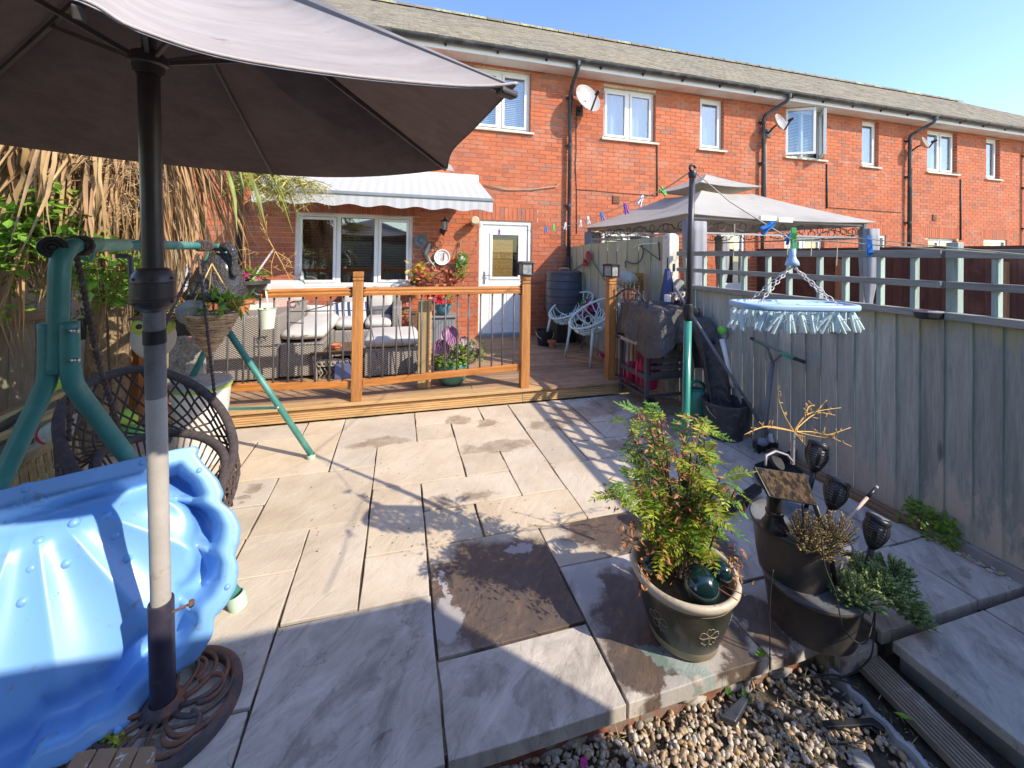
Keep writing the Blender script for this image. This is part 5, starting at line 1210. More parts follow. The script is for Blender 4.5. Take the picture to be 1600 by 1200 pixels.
def cushion(b, x0, x1, y0, y1, z0, z1, puff=.03, rz=0, tilt=0, N=10):
    cx_, cy_, cz_ = (x0+x1)/2, (y0+y1)/2, (z0+z1)/2; mt = Matrix.Rotation(rz, 3, 'Z') @ Matrix.Rotation(tilt, 3, 'X')
    hx, hy, hz = (x1-x0)/2, (y1-y0)/2, (z1-z0)/2; rings = []
    for i in range(N+1):
        ph_ = pi*i/N; zz = -cos(ph_); q = abs(sin(ph_))**.35; ring = []
        for k in range(24):
            a_ = 2*pi*k/24; c, s_ = cos(a_), sin(a_); sq = 1/max(abs(c), abs(s_)); sq = 1+(sq-1)*.82
            ring.append(V((cx_,cy_,cz_)) + mt @ V((c*sq*hx*q, s_*sq*hy*q, zz*hz)))
        rings.append(ring)
    return b.loft(rings)
sofa = thing('corner_sofa', 'grey wicker corner sofa with cream seat cushions along the house wall', 'sofa', (-1.2, 5.2, ZD))
xl0, xl1 = WY(325, 550, 4.75).x, WY(436, 550, 4.75).x
MB().bx(xl0, xl1, 4.75, 6.2, ZD+.02, .83).build('chaise_base', MWICK, sofa, bevel=.02)
MB().bx(xl1+.002, xl1+.42, 4.75, 6.2, ZD+.03, .52).build('seat_base', MWICK, sofa, bevel=.015)
cushion(MB(), xl1+.0, xl1+.44, 4.73, 6.15, .53, .68).build('seat_cushion', MCUSH, sofa, smooth=True)
xs0, xs1 = xl1+.42, WY(613, 515, 5.75).x
MB().bx(xs0, xs1, 5.55, 6.30, ZD+.03, .50).build('seat_base', MWICK, sofa, bevel=.015); MB().bx(xs0, xs1+.1, 6.25, 6.42, ZD+.03, .95).build('sofa_back', MWICK, sofa, bevel=.02); MB().bx(xs1+.0, xs1+.12, 5.55, 6.25, ZD+.03, .80).build('arm', MWICK, sofa, bevel=.02)
for k in range(2):
    a_, b_ = xs0+(xs1-xs0)*k/2, xs0+(xs1-xs0)*(k+1)/2
    cushion(MB(), a_+.005, b_-.005, 5.53, 6.15, .50, .64).build('seat_cushion', MCUSH, sofa, smooth=True); cushion(MB(), a_+.01, b_-.01, 6.08, 6.25, .62, 1.02).build('back_cushion', MCUSH, sofa, smooth=True)
cushion(MB(), xl0+.02, xl1-.02, 5.95, 6.18, .8, 1.12).build('back_cushion', MCUSH, sofa, smooth=True)
def pillow(px, py, Y, w, h, m_, lab, rz=0, nm='scatter_cushion'):
    p = WY(px, py, Y); b = MB(); mt = Matrix.Rotation(rz, 3, 'Z') @ Matrix.Rotation(-.25, 3, 'X'); N = 12; vs = []; fs = []
    for sgn in (1, -1):
        o_ = len(vs)
        for i in range(N+1):
            for j in range(N+1):
                u, v = i/N*2-1, j/N*2-1; t = (1-u*u)*(1-v*v); pin = 1-.10*(u*u)*(1-v*v)-.10*(v*v)*(1-u*u)
                vs.append(p + mt @ V((u*w/2*(1-.08*(1-u*u)*v*v), -sgn*.075*t**.5, v*h/2*(1-.08*(1-v*v)*u*u))))
        fs += [tuple((o_+i*(N+1)+j, o_+i*(N+1)+j+1, o_+(i+1)*(N+1)+j+1, o_+(i+1)*(N+1)+j)[::sgn]) for i in range(N) for j in range(N)]
    return tag(b.add(vs, fs).build(nm, m_, smooth=True), lab, 'cushion', 'scatter cushions on the sofa')
def stripemat(name, c1, c2, pitch, ang=0):
    m_, n, b = newmat(name); p = pos(n); sx = nd(n, 'ShaderNodeSeparateXYZ'); n.links.new(p, sx.inputs[0])
    v = mth(n, 'ADD', mth(n, 'MULTIPLY', sx.outputs[0], cos(ang)), mth(n, 'MULTIPLY', sx.outputs[2], sin(ang)))
    s_ = mth(n, 'SINE', mth(n, 'MULTIPLY', v, 2*pi/pitch)); n.links.new(ramp(n, mth(n, 'ADD', mth(n, 'MULTIPLY', s_, .5), .5), [(.45, c1), (.55, c2)]), b.inputs['Base Color']); b.inputs['Roughness'].default_value = .9; return m_
pillow(430, 492, 5.5, .42, .36, mat('pink_fabric', (.55,.27,.22), .9, .1, 20, bs=.2, dirt=(.6,.38,.3), dscale=20), 'pink scatter cushion on the left end of the sofa', .3)
pillow(398, 494, 5.3, .36, .3, mat('mint_fabric', (.50,.56,.42), .9, .06, 20, bs=.1), 'pale green scatter cushion beside the pink one', .2)
pillow(545, 492, 5.95, .46, .36, stripemat('navy_stripe', (.03,.05,.14), (.55,.55,.55), .075, .15), 'navy and white striped scatter cushion on the sofa')
pillow(502, 494, 5.98, .42, .3, mat('white_fabric', (.6,.58,.56), .9, .05, 20, bs=.1), 'white scatter cushion left of the striped one', -.2); pillow(600, 496, 6.0, .34, .34, mat('charcoal_fabric', (.12,.12,.13), .9, .1, 20), 'dark grey scatter cushion at the right end of the sofa', .4)
xo0, xo1 = WY(566, 560, 4.6).x, WY(656, 560, 4.6).x
ott = thing('footstool', 'square grey wicker footstool with a cream cushion behind the railing', 'footstool', ((xo0+xo1)/2, 4.9, ZD))
MB().bx(xo0+.02, xo1-.02, 4.62, 5.25, ZD+.02, .46).build('base', MWICK, ott, bevel=.015); cushion(MB(), xo0, xo1, 4.58, 5.28, .455, .60).build('cushion', MCUSH, ott, smooth=True)
MDTAB = wood('dark_table_wood', (.14,.085,.05), 'x', .6, .1)
tb_ = thing('coffee_table', 'low rustic coffee table with ornate scrolled iron legs behind the railing', 'table', WY(520, 590, 4.9))
ta, tc = WY(484, 552, 4.7), WY(556, 549, 4.7); MB().bx(ta.x, tc.x, 4.7, 5.2, ta.z-.03, ta.z).build('top', MDTAB, tb_, bevel=.004)
MSCR = mat('cream_iron_scroll', (.42,.38,.32), .7, .2, 20, bs=.2, dirt=(.10,.08,.06), dscale=25)
for x in (ta.x+.04, tc.x-.04): MB().bar((x, 4.72, ta.z-.03), (x+.02, 4.72, ZD), .03).bar((x, 5.15, ta.z-.03), (x, 5.15, ZD), .03).build('trestle', MSCR, tb_)
b = MB(); 
for k in range(7):
    c_ = V((ta.x+.1+(tc.x-ta.x-.2)*k/6, 4.71, ta.z-.12)); b.tube([c_+V((.045*cos(a_)*(1-a_/14), 0, .045*sin(a_)*(1-a_/14)))*(1 if k % 2 else 1) for a_ in [i*.6*(1 if k % 2 else -1) if False else i*.6 for i in range(16)]], .008, 5)
    b.tube([c_+V((0,0,-.05)), c_+V((.03,0,-.1)), c_+V((-.02,0,-.16))], .008, 5)
tag(b.build('scrollwork', MSCR, tb_, smooth=True), kind='stuff')
MTERR = mat('terracotta', (.48,.17,.075), .85, .1, 14, bs=.2, dirt=(.55,.36,.24), dscale=9, dth=(.55,.75))
def pot(c, r0, r1, h, m_, par, name='pot', lip=.012, n=24):
    return MB().lathe([(.001,0),(r0,0),(r1*.97,h-.03),(r1+lip,h-.03),(r1+lip,h),(r1-.006,h),(r1-.012,h-.02),(r1-.02,h-.025),(.001,h-.025)], n, c, None).build(name, m_, par, auto=40)
def floret(b, c, r, n=5, up=(0,-1,.4)):
    u = V(up).normalized(); x = u.orthogonal().normalized(); y = u.cross(x)
    for k in range(n):
        a_ = 2*pi*k/n + R(0,.5); d = x*cos(a_)+y*sin(a_); b.leaf(c, d+u*.3, u, r, r*.85, -.2)
def blooms(b, c, n, rad_, r, flat=.6):
    for k in range(n):
        a_, e = R(0,2*pi), R(-.3,1); q = V(c)+V((cos(a_)*rad_*R(.3,1), sin(a_)*rad_*R(.3,1), e*rad_*flat)); floret(b, q, r, 5, (R(-.6,.6), R(-1,-.2), R(-.2,1)))
def leafball(b, c, n, rx, rz, L, w):
    for k in range(n):
        d = V((R(-1,1), R(-1,1), R(-1,1))); 
        if d.length > 1 or d.length < .05: d = d.normalized()*R(.6,1)
        b.leaf(V(c)+V((d.x*rx, d.y*rx, d.z*rz)), (d.x+R(-.6,.6), d.y+R(-.6,.6), d.z*.6+R(-.5,.5)), (R(-.3,.3), R(-.3,.3), 1), L*R(.7,1.2), w*R(.7,1.2))
MLIMEL = mat('lime_leaf', (.22,.40,.04), .5, .2, 15, bs=0, rv=.25, trans=.3); MGREENL = mat('mid_green_leaf', (.09,.22,.04), .5, .25, 15, bs=0, rv=.25, trans=.25)
MPINK = mat('magenta_petal', (.65,.04,.33), .6, .15, 20, bs=0, rv=.2, trans=.25); MREDP = mat('crimson_petal', (.60,.012,.045), .6, .15, 20, bs=0, rv=.2, trans=.2)
MDPOT = mat('dark_pot', (.05,.045,.04), .6, .3, 12, bs=.1)
t = thing('small_pot', 'small orange pot standing on the rustic coffee table', 'pot', WY(526, 548, 4.85)); pot(WY(526, 549, 4.85)-V((0,0,.0)), .045, .06, .08, MTERR, t)
t = thing('lantern_frame', 'black wire lantern frame standing on the coffee table behind the orange pot', 'lantern', WY(545, 548, 4.95)); c_ = WY(540, 548, 4.95)
MB().tube([c_+V((-.05,0,0)), c_+V((0,0,.2)), c_+V((.05,0,0))], .005, 5).tube([c_+V((-.05,0,.01)), c_+V((.05,0,.01))], .005, 5).build('frame', MIRON, t)
t = tag(MB().bx(ta.x+.25, tc.x+.02, 4.65, 4.95, ZD+.002, ZD+.16).build('storage_box', stripemat('blue_print_box', (.03,.045,.13), (.10,.12,.24), .16, .9), bevel=.01), 'navy patterned box on the deck under the coffee table', 'box')
# scroll-topped metal trellis behind the railing
t = thing('metal_screen', 'low black scrolled metal screen on the deck in front of the sofa', 'garden screen', WY(500, 590, 4.35))
for px in (449, 512): MB().tube([WY(px, 470, 4.35), WY(px, 606, 4.35)], .005, 5).build('upright', MIRON, t)
for (a_, b_) in (((449,487),(600,484)), ((449,474),(470,470)), ((449,504),(475,505)), ((474,487),(535,471))): MB().tube([WY(*a_, 4.35), WY(*b_, 4.35)], .0055, 5).build('rail', MIRON, t)
c_ = WY(459, 477, 4.35); MB().tube([c_+V((.05*cos(a_)*(1-a_/9), 0, .05*sin(a_)*(1-a_/9))) for a_ in [i*.45 for i in range(16)]], .005, 5).build('scroll', MIRON, t, smooth=True)
for (px0, px1) in ((575,600),(620,641),(641,660)): MB().tube([WY(px0, 487, 4.4), WY(px1, 612, 4.4)], .004, 5).build('upright', MIRON, t)
# bits hung on the railing, left side
MWHP = mat('mint_white_plastic', (.60,.66,.54), .45, .05, 6, bs=.02)
for px, lab in ((417, 'pale green plastic bucket hooked over the left handrail'),):
    t = thing('hanging_bucket', lab, 'bucket', WY(px, 500, 3.9)); c_ = WY(px, 513, 3.9); MB().lathe([(.001,0),(.055,0),(.068,.165),(.072,.165),(.072,.17),(.062,.17),(.05,.01)], 24, c_).build('bucket', MWHP, t, auto=40)
    MB().bar(c_+V((0,.02,.17)), WY(px-2, 450, 3.93), .02, .004).obox(WY(px-2, 452, 3.93)+V((0,.03,.02)), (.045,.09,.05), Matrix.Identity(3)).build('hook', mat('white_plastic_hook', (.72,.72,.68), .5, .05, 5), t)
t = thing('hanging_basket', 'small flower basket of pink geraniums hung over the left handrail', 'hanging basket', WY(385, 440, 3.75)); c_ = WY(385, 447, 3.8)
pot(c_-V((0,0,.05)), .10, .16, .1, MDPOT, t, 'basket'); b = MB(); leafball(b, c_+V((0,0,.08)), 150, .17, .06, .05, .045); b.build('foliage', MLIMEL, t)['kind'] = 'stuff'
b = MB(); blooms(b, WY(385, 432, 3.75), 12, .06, .025); blooms(b, WY(402, 437, 3.75), 8, .05, .02); b.build('bloom', MPINK, t)['kind'] = 'stuff'
for dx_ in (-.15,.12): MB().tube([c_+V((dx_,0,.06)), WY(380, 409, 3.8), WY(380, 300, 3.8)], .0035, 5).build('hanger', MDEAD, t)
for (px, py, r, lab) in ((378,487,.055,'upper'), (352,487,.052,'lower')):
    t = thing('terracotta_pot', 'small terracotta pot at the '+('right' if px > 360 else 'left')+' back edge of the wicker cone basket', 'flower pot', WY(px, py, 3.5)); pot(WY(px, py+3, 3.45), r*.75, r, .11, MTERR, t)
    b = MB(); leafball(b, WY(px, py-22, 3.45), 25, .06, .04, .07, .02); b.build('foliage', MGREENL, t)['kind'] = 'stuff'
# planter with red and green on the railing, seen past the parasol pole
t = thing('rail_planter', 'dark trough of red geraniums hung on the railing, behind the parasol pole', 'planter', WY(240, 500, 3.9)); c_ = WY(245, 505, 3.9)
MB().bx(c_.x-.5, c_.x+.32, 3.82, 3.96, c_.z-.1, c_.z+.04).build('trough', MDPOT, t, bevel=.01); b = MB()
for k in range(7): leafball(b, c_+V((-.42+k*.115, -.02, .09)), 45, .09, .06, .045, .04)
b.build('foliage', MGREENL, t)['kind'] = 'stuff'; b = MB()
for px, py in ((287,479),(287,486),(268,492),(205,478),(150,480)): blooms(b, WY(px, py, 3.8), 6, .03, .02)
b.build('bloom', MREDP, t)['kind'] = 'stuff'
# golden branch light stuck up beside the railing
MGOLD = mat('gilded_twig', (.62,.38,.11), .5, .2, 20, bs=.1)
def twigs(name, lab, base, top, brs, Y, tipm, bm_):
    t = thing(name, lab, 'branch light', WY(*base, Y)); MB().tube([WY(*base, Y), WY(*top, Y)], .008, 8).build('stem', bm_, t); b = MB()
    for br in brs:
        pts = catmull([WY(px, py, Y+dy) for px, py, dy in br], 4); n_ = len(pts); b.tube(pts, [.0030*(1-.6*i/n_) for i in range(n_)], 5)
        for k in range(5): q_ = pts[n_//3+k*(n_-n_//3-1)//5]; e_ = q_+V((R(-1,1), R(-.5,.5), R(-.6,1)))*.03*(Y/1.4); b.tube([q_, e_], .0018, 4); b.ball(e_, .0028, 5, 4)
    tag(b.build('branch', tipm, t, smooth=True), kind='stuff'); return t
twigs('branch_light', 'gold twig branch light leaning over the left handrail on a white stick', (372,468), (427,390), [((430,393,0),(412,358,.05),(402,330,.1)), ((430,393,0),(418,370,-.1),(416,345,-.2)), ((430,393,0),(398,394,.1),(378,384,.1)), ((430,393,0),(445,420,0),(453,438,0)), ((430,393,0),(450,405,.1),(456,418,.1)), ((430,393,0),(424,415,0),(426,437,0)), ((430,393,0),(440,408,.15),(444,425,.2))], 3.7, MGOLD, mat('white_stick', (.62,.6,.56), .5, .1, 6))
t = tag(MB().tube(catmull([WY(385,448,3.75), WY(392,455,3.72), WY(404,463,3.72), WY(397,457,3.75)], 4), .02, 8).build('strap', MBLK, smooth=True), 'black curved strap fixed to the white stick on the left handrail', 'strap')
# black bin bag over the far end of the swing
MBAG = mat('bin_bag', (.045,.043,.045), .28, .2, 12, bs=.9, bscale=26, bd=.04, coat=.3)
b = MB(); rings = []
top = WY(350,388,3.3); prof = [(395,.05),(405,.09),(420,.13),(435,.15),(450,.17),(462,.19),(470,.17)]
for i, (py, r) in enumerate(prof):
    c_ = WY(345-i*1.5, py, 3.28); rings.append([c_+V((cos(2*pi*k/26)*r*(1+.22*mnoise.noise(V((k*.8,i*.9,1)))), sin(2*pi*k/26)*r*.7*(1+.25*mnoise.noise(V((k*.9,i,7)))), .03*mnoise.noise(V((k,i,3))))) for k in range(26)])
b.loft(rings); b.tube(catmull([WY(346,386,3.25), WY(360,388,3.2), WY(366,405,3.2), WY(365,425,3.2), WY(370,432,3.2)], 4), [.02,.03,.035,.03,.03,.03,.03,.025,.025,.02,.02,.02,.02,.02,.02,.015,.01], 7)
tag(b.build('bin_bag', MBAG, smooth=True), 'crumpled black bin bag tied over the far end of the swing top bar', 'plastic bag')
# wicker cone basket hanging from the swing
cb_ = thing('cone_basket', 'cone shaped wicker hanging basket holding a stone ball and green plants', 'hanging basket', WY(330, 490, 3.05)); tip = WY(327, 556, 3.08); rim = WY(331, 488, 3.08); hgt = rim.z-tip.z; rr = (WY(376,488,3.08).x-WY(287,488,3.08).x)/2
MWK = mat('seagrass', (.50,.34,.20), .85, .25, 30, bs=.4, rv=.2, dirt=(.25,.14,.08), dscale=20)
b = MB(); nT = 17
for k in range(nT):
    t = (k+.5)/nT; r = rr*t**.85; b.tube([tip.lerp(rim, t)+V((cos(a_)*r*(1+R(-.03,.03)), sin(a_)*r*(1+R(-.03,.03)), R(-.004,.004))) for a_ in [2*pi*i/22 for i in range(22)]], hgt/nT*.56, 6, True)
tag(b.build('weave', MWK, cb_, smooth=True), kind='stuff'); MB().lathe([(.001,0),(rr*.95,hgt*.93)], 20, tip).build('liner', MDPOT, cb_)
hk = WY(331, 412, 3.1)
for a_ in (0, 2.1, 4.2): MB().tube([rim+V((cos(a_)*rr*.98, sin(a_)*rr*.98, 0)), hk], .004, 5).build('chain', MGOLD, cb_)
MB().ball(rim+V((-.09,-.05,.01)), .085, 20, 14, (1,1,.95)).build('stone_ball', mat('grey_stone', (.30,.29,.27), .9, .25, 9, bs=.8, bscale=40), cb_, smooth=True)
b = MB(); leafball(b, rim+V((.06,-.04,.06)), 70, .10, .06, .10, .028); leafball(b, rim+V((.16,0,.05)), 25, .05, .04, .08, .025); b.build('foliage', MLIMEL, cb_)['kind'] = 'stuff'
# white tub with a grey lid, stone plaque, owl
tbx = thing('composter', 'tall white tapered plastic tub with a rippled grey lid beside the far swing leg', 'tub', G(320, 700, 0)); tc_ = WY(316, 600, 3.35); r1 = (WY(360,600,3.35).x-WY(270,600,3.35).x)/2
MB().lathe([(.001,0),(r1*.76,0),(r1*.78,.02),(r1*.98,tc_.z-.02),(r1,tc_.z)], 40, (tc_.x, 3.35, 0)).build('body', mat('white_tub', (.72,.71,.66), .5, .04, 4, bs=.05, dirt=(.5,.46,.38), dscale=6), tbx, smooth=True)
MB().lathe([(r1*1.005,-.02),(r1*1.03,-.015),(r1*1.03,-.004),(r1,0)], 40, (tc_.x, 3.35, tc_.z)).build('trim', MLIME, tbx, smooth=True)
MB().lathe([(r1*1.02,0),(r1*1.03,.02),(r1*.98,.03),(r1*.8,.026),(r1*.4,.032),(.001,.03)], 40, (tc_.x, 3.35, tc_.z)).build('lid', mat('rippled_grey_lid', (.36,.38,.36), .3, .15, 9, bs=.9, bscale=16, bd=.03), tbx, smooth=True)
pl = thing('stone_plaque', 'flaking grey stone plaque standing behind the white tub', 'plaque', WY(290, 600, 3.75)); a_, c_ = WY(262, 592, 3.75), WY(322, 524, 3.75); pts = [(a_.x,3.75,a_.z),(c_.x,3.75,a_.z-.05),(c_.x-.02,3.75,a_.z+.2),(c_.x-.06,3.75,c_.z-.05),(c_.x-.16,3.75,c_.z),(a_.x,3.75,c_.z-.01)]
MB().plate(pts, .05, (0,-1,0)).build('slab', mat('carved_stone', (.38,.36,.32), .9, .3, 18, bs=1, bscale=40, bd=.02, dirt=(.16,.15,.13), dscale=22), pl, bevel=.01)
owl = thing('owl_ornament', 'white garden owl ornament with large yellow green eyes beside the palm trunk', 'garden ornament', WY(232, 570, 3.3)); c_ = WY(232, 530, 3.3); wO = (WY(268,530,3.3).x-WY(196,530,3.3).x)/2
MOWL = mat('white_ceramic', (.66,.62,.56), .6, .06, 6, bs=.1, dirt=(.30,.20,.15), dscale=14, dth=(.62,.7))
MB().ball(c_+V((0,.06,0)), wO, 26, 16, (1,.7,1.15)).build('body', MOWL, owl, smooth=True)
for sx in (-1, 1):
    e_ = WY(212 if sx < 0 else 250, 512, 3.12); e_.y = 3.17; MB().lathe([(.001,.016),(.035,.012),(.052,.004),(.056,-.01),(.05,-.03)], 24, e_, V((0,-1,.1)).to_track_quat('Z','Y').to_matrix()).build('eye', mat('lime_eye', (.50,.60,.10), .3, .1, 9), owl, smooth=True)
    MB().ball(e_+V((0,-.016,0)), .017, 12, 8).build('pupil', MBLK, owl, smooth=True); MB().tube([e_+V((sx*.065,-.0,.045)), e_+V((0,-.02,.062)), e_+V((-sx*.05,-.02,.03))], [.006,.016,.008], 8).build('brow', mat('brown_feather', (.20,.12,.09), .8, .2, 20), owl, smooth=True)
b = MB(); b.tube([WY(231,524,3.12), WY(231,536,3.10)], [.014,.003], 8); b.build('beak', MATS['brown_feather'], owl, smooth=True)
# planter with the ornamental cabbages
kp = thing('cabbage_planter', 'teal pot of purple ornamental cabbage and bright green foliage behind the railing', 'plant pot', WY(706, 606, 4.25)); c_ = WY(706, 604, 4.25); c_.z = ZD+.001
MTEALP = mat('teal_glaze', (.07,.23,.22), .3, .1, 9, bs=.1, coat=.3)
MB().lathe([(.001,0),(.10,0),(.14,.05),(.165,.14),(.175,.22),(.17,.23),(.15,.21),(.001,.20)], 28, c_).build('pot', MTEALP, kp, smooth=True)
b = MB(); leafball(b, c_+V((.0,-.02,.30)), 420, .22, .11, .05, .035); leafball(b, c_+V((.25,0,.33)), 90, .12, .10, .05, .03); b.build('foliage', mat('chartreuse_leaf', (.25,.42,.05), .5, .2, 15, bs=0, rv=.3, trans=.3), kp)['kind'] = 'stuff'
def kalemat(name, c1, c2):
    m_, n, b = newmat(name); v = nd(n, 'ShaderNodeTexWave', inp={'Scale': 18.0, 'Distortion': 6.0, 'Detail': 3}); v.wave_type = 'BANDS'; n.links.new(pos(n), v.inputs['Vector']); n.links.new(ramp(n, v.outputs[1], [(.5, c1), (.62, c2)]), b.inputs['Base Color']); b.inputs['Roughness'].default_value = .5; return m_
MK1 = kalemat('purple_cabbage', (.13,.015,.09), (.40,.22,.36)); MK2 = kalemat('pale_cabbage', (.46,.42,.43), (.22,.06,.18))
for (px, py, r, m_) in ((703,525,.15,MK1),(690,545,.15,MK1),(722,540,.15,MK2),(700,556,.17,MK2),(738,556,.15,MK1),(682,562,.15,MK2),(720,570,.16,MK1),(692,575,.15,MK1),(735,545,.12,MK2),(712,548,.12,MK2)):
    q_ = WY(px, py, 4.25+R(-.1,.1)); d = (q_-(c_+V((0,0,.32)))); d.y -= .25; d.normalize(); x = d.cross(V((0,0,1))).normalized(); y = x.cross(d); b = MB(); N = 10; vs = []
    for i in range(N+1):
        for j in range(N+1): u, v = i/N*2-1, j/N; wd = r*.62*sin(pi*min(1,v*.92+.06))**.6; cup = .35*r*(u*u)*(v); vs.append(q_ + x*u*wd + y*(v-.5)*r*1.25 + d*(cup + .10*r*sin(u*14)*v*v*.25))
    b.add(vs, [(i*(N+1)+j, i*(N+1)+j+1, (i+1)*(N+1)+j+1, (i+1)*(N+1)+j) for i in range(N) for j in range(N)]).build('leaf', m_, kp, smooth=True)
# grey cabinet with a blue pot of red geraniums
cab = thing('outdoor_cabinet', 'grey louvred plastic storage cabinet against the brick wall', 'cabinet', WY(692, 570, 6.2)); a_, c_ = WY(671, 494, 6.05), WY(712, 492, 6.05); MCAB = mat('grey_cabinet', (.22,.235,.25), .55, .08, 6, bs=.05)
MB().bx(a_.x, c_.x, 6.07, 6.44, ZD, a_.z-.03).build('carcass', MCAB, cab); MB().bx(a_.x-.02, c_.x+.02, 6.03, 6.45, a_.z-.03, a_.z).build('top', MCAB, cab, bevel=.006)
for k in range(9): x = a_.x+.02+k*(c_.x-a_.x-.04)/9; MB().bx(x, x+(c_.x-a_.x-.04)/9-.006, 6.055, 6.072, ZD+.03, a_.z-.06).build('slat', MCAB, cab)
t = thing('geranium_pot', 'blue glazed pot of crimson geraniums on the grey cabinet', 'flower pot', WY(692, 491, 6.1)); c_ = WY(692, 491, 6.12)
MB().lathe([(.001,0),(.07,0),(.115,.07),(.13,.15),(.125,.16),(.001,.15)], 24, c_).build('pot', mat('blue_glaze', (.06,.22,.30), .35, .1, 9, coat=.2), t, smooth=True); b = MB(); leafball(b, c_+V((.02,0,.20)), 90, .15, .08, .06, .05); b.build('foliage', MLIMEL, t)['kind'] = 'stuff'
b = MB(); blooms(b, WY(681,470,6.0), 40, .14, .04, .9); blooms(b, WY(698,472,6.0), 10, .05, .035); b.build('bloom', MREDP, t)['kind'] = 'stuff'
t = thing('succulent_bowl', 'small bowl of pink and green succulents beside the sofa end', 'flower pot', WY(632, 487, 5.9)); c_ = WY(632, 487, 5.9); MB().lathe([(.001,-.04),(.05,-.04),(.08,.03),(.001,.02)], 18, c_).build('bowl', MTERR, t, smooth=True); b = MB(); leafball(b, c_+V((0,0,.06)), 60, .09, .04, .06, .025); b.build('foliage', MGREENL, t)['kind'] = 'stuff'; b = MB(); blooms(b, c_+V((.02,-.05,.08)), 8, .05, .03); b.build('bloom', mat('coral_petal', (.55,.12,.10), .6, .1, 9, bs=0), t)
t = tag(MB().tube([WY(610, 488, 5.7), WY(655, 486, 5.7)], .008, 6).bx(WY(641,500,5.75).x, WY(652,500,5.75).x, 5.75, 6.0, ZD, WY(640,489,5.75).z).build('side_table', MDTAB), 'narrow dark wooden side table beside the sofa', 'table')
# croton and red-leaved plants on the sill and wall
t = thing('croton_plant', 'tall houseplant with yellow, orange and brown leaves beside the window', 'house plant', WY(652, 447, 6.3)); c_ = WY(653, 440, 6.3)
pot(c_+V((0,0,-.25)), .07, .09, .16, MTERR, t)
for m_, n_, off in ((mat('yellow_leaf', (.62,.42,.06), .5, .2, 15, bs=0, rv=.2, trans=.2), 26, (-.02,0,.2)), (mat('orange_leaf', (.50,.14,.03), .5, .3, 15, bs=0, rv=.2, trans=.2), 40, (.05,0,.08)), (mat('dark_red_leaf', (.12,.035,.02), .5, .3, 15, bs=0, rv=.3), 60, (.0,0,0)), (MLIMEL, 14, (.06,0,.02))):
    b = MB()
    for k in range(n_): b.leaf(c_+V(off)+V((R(-.13,.13), R(-.08,.08), R(-.08,.08))), (R(-1,1), R(-.8,.2), R(-.2,1.2)), (0,-1,.3), R(.08,.135), .034)
    b.build('foliage', m_, t)['kind'] = 'stuff'
t = thing('red_leaf_plant', 'trailing reddish leaved plant on the brick wall below the thermometer', 'house plant', WY(680, 440, 6.4)); b = MB()
for k in range(130): px, py = R(664,728), R(420,447); b.leaf(WY(px, py, 6.42+R(-.1,.02)), (R(-1,1), R(-.8,.1), R(-.6,1)), (0,-1,.3), R(.05,.09), .035)
b.build('foliage', mat('russet_leaf', (.42,.13,.06), .6, .35, 15, bs=0, rv=.3, trans=.2), t)['kind'] = 'stuff'; MB().tube([WY(676,447,6.4), WY(680,430,6.42), WY(690,425,6.42)], .005, 5).build('stem', MTWIG, t)
# wall lantern
wl = thing('wall_lantern', 'black coach lantern on the brick wall under the awning end', 'wall light', WY(694, 360, 6.4)); c_ = WY(695, 352, 6.30)
MB().lathe([(.001,.13),(.008,.125),(.012,.10),(.05,.075),(.062,.062),(.062,.055),(.05,.055)], 6, c_).build('cap', MBLK, wl); MB().lathe([(.042,.055),(.03,-.075)], 6, c_).build('glass', mat('lamp_glass', (.55,.55,.52), .15, .1, 6, bs=0), wl); MB().lathe([(.001,-.10),(.03,-.095),(.042,-.085),(.035,-.072),(.001,-.07)], 6, c_).build('base', MBLK, wl)
for k in range(6): a_ = 2*pi*k/6; MB().bar(c_+V((.05*cos(a_), .05*sin(a_), .06)), c_+V((.034*cos(a_), .034*sin(a_), -.075)), .006).build('glazing_bar', MBLK, wl)
MB().tube(catmull([c_+V((0,.0,-.10)), c_+V((-.01,.06,-.15)), c_+V((-.02,.14,-.12)), c_+V((-.02,.19,-.09))], 5), .012, 8).lathe([(.04,0),(.035,.02),(.001,.025)], 14, V((c_.x-.02, YW-.005, c_.z-.08)), V((0,-1,0)).to_track_quat('Z','Y').to_matrix()).build('bracket', MBLK, wl, smooth=True)
# thermometer dial, sun flower, butterflies, hanging plant, alarm box
th = thing('wall_thermometer', 'round white thermometer dial with printed numbers on the brick wall', 'thermometer', WY(690, 402, 6.45)); c_ = WY(690.5, 402, 6.46); mtw = V((0,-1,0)).to_track_quat('Z','Y').to_matrix(); rd = .128
MB().lathe([(.001,.012),(rd*.82,.012),(rd*.84,.03),(rd*.95,.034),(rd,.02),(rd,-.03)], 40, c_, mtw).build('case', MUPVC, th, auto=40)
MB().obox(c_+V((.03,-.022,.012)), (.012,.012,.12), Matrix.Rotation(.05, 3, 'Y')).build('red_tube', mat('red_ink', (.5,.05,.05), .4, .1, 5, bs=0), th)
for dx_, n_ in ((-.05,6),(-.02,7),(.0,8)):
    b = MB()
    for k in range(n_): b.bx(c_.x+dx_-.006, c_.x+dx_+R(.002,.009), c_.y-.0145, c_.y-.0125, c_.z+.055-k*.018, c_.z+.063-k*.018)
    tag(b.build('numbering', MBLK, th), kind='stuff')
sf = thing('metal_sunflower', 'dark grey metal sunflower wall ornament beside the window', 'wall ornament', WY(657, 378, 6.45)); c_ = WY(657, 376, 6.43); MPEW = mat('pewter', (.12,.15,.16), .5, .3, 12, bs=.4)
for k in range(16): a_ = 2*pi*k/16; MB().leaf(c_, (cos(a_), -.25, sin(a_)), (0,-1,0), .135, .05).build('petal', MPEW, sf)
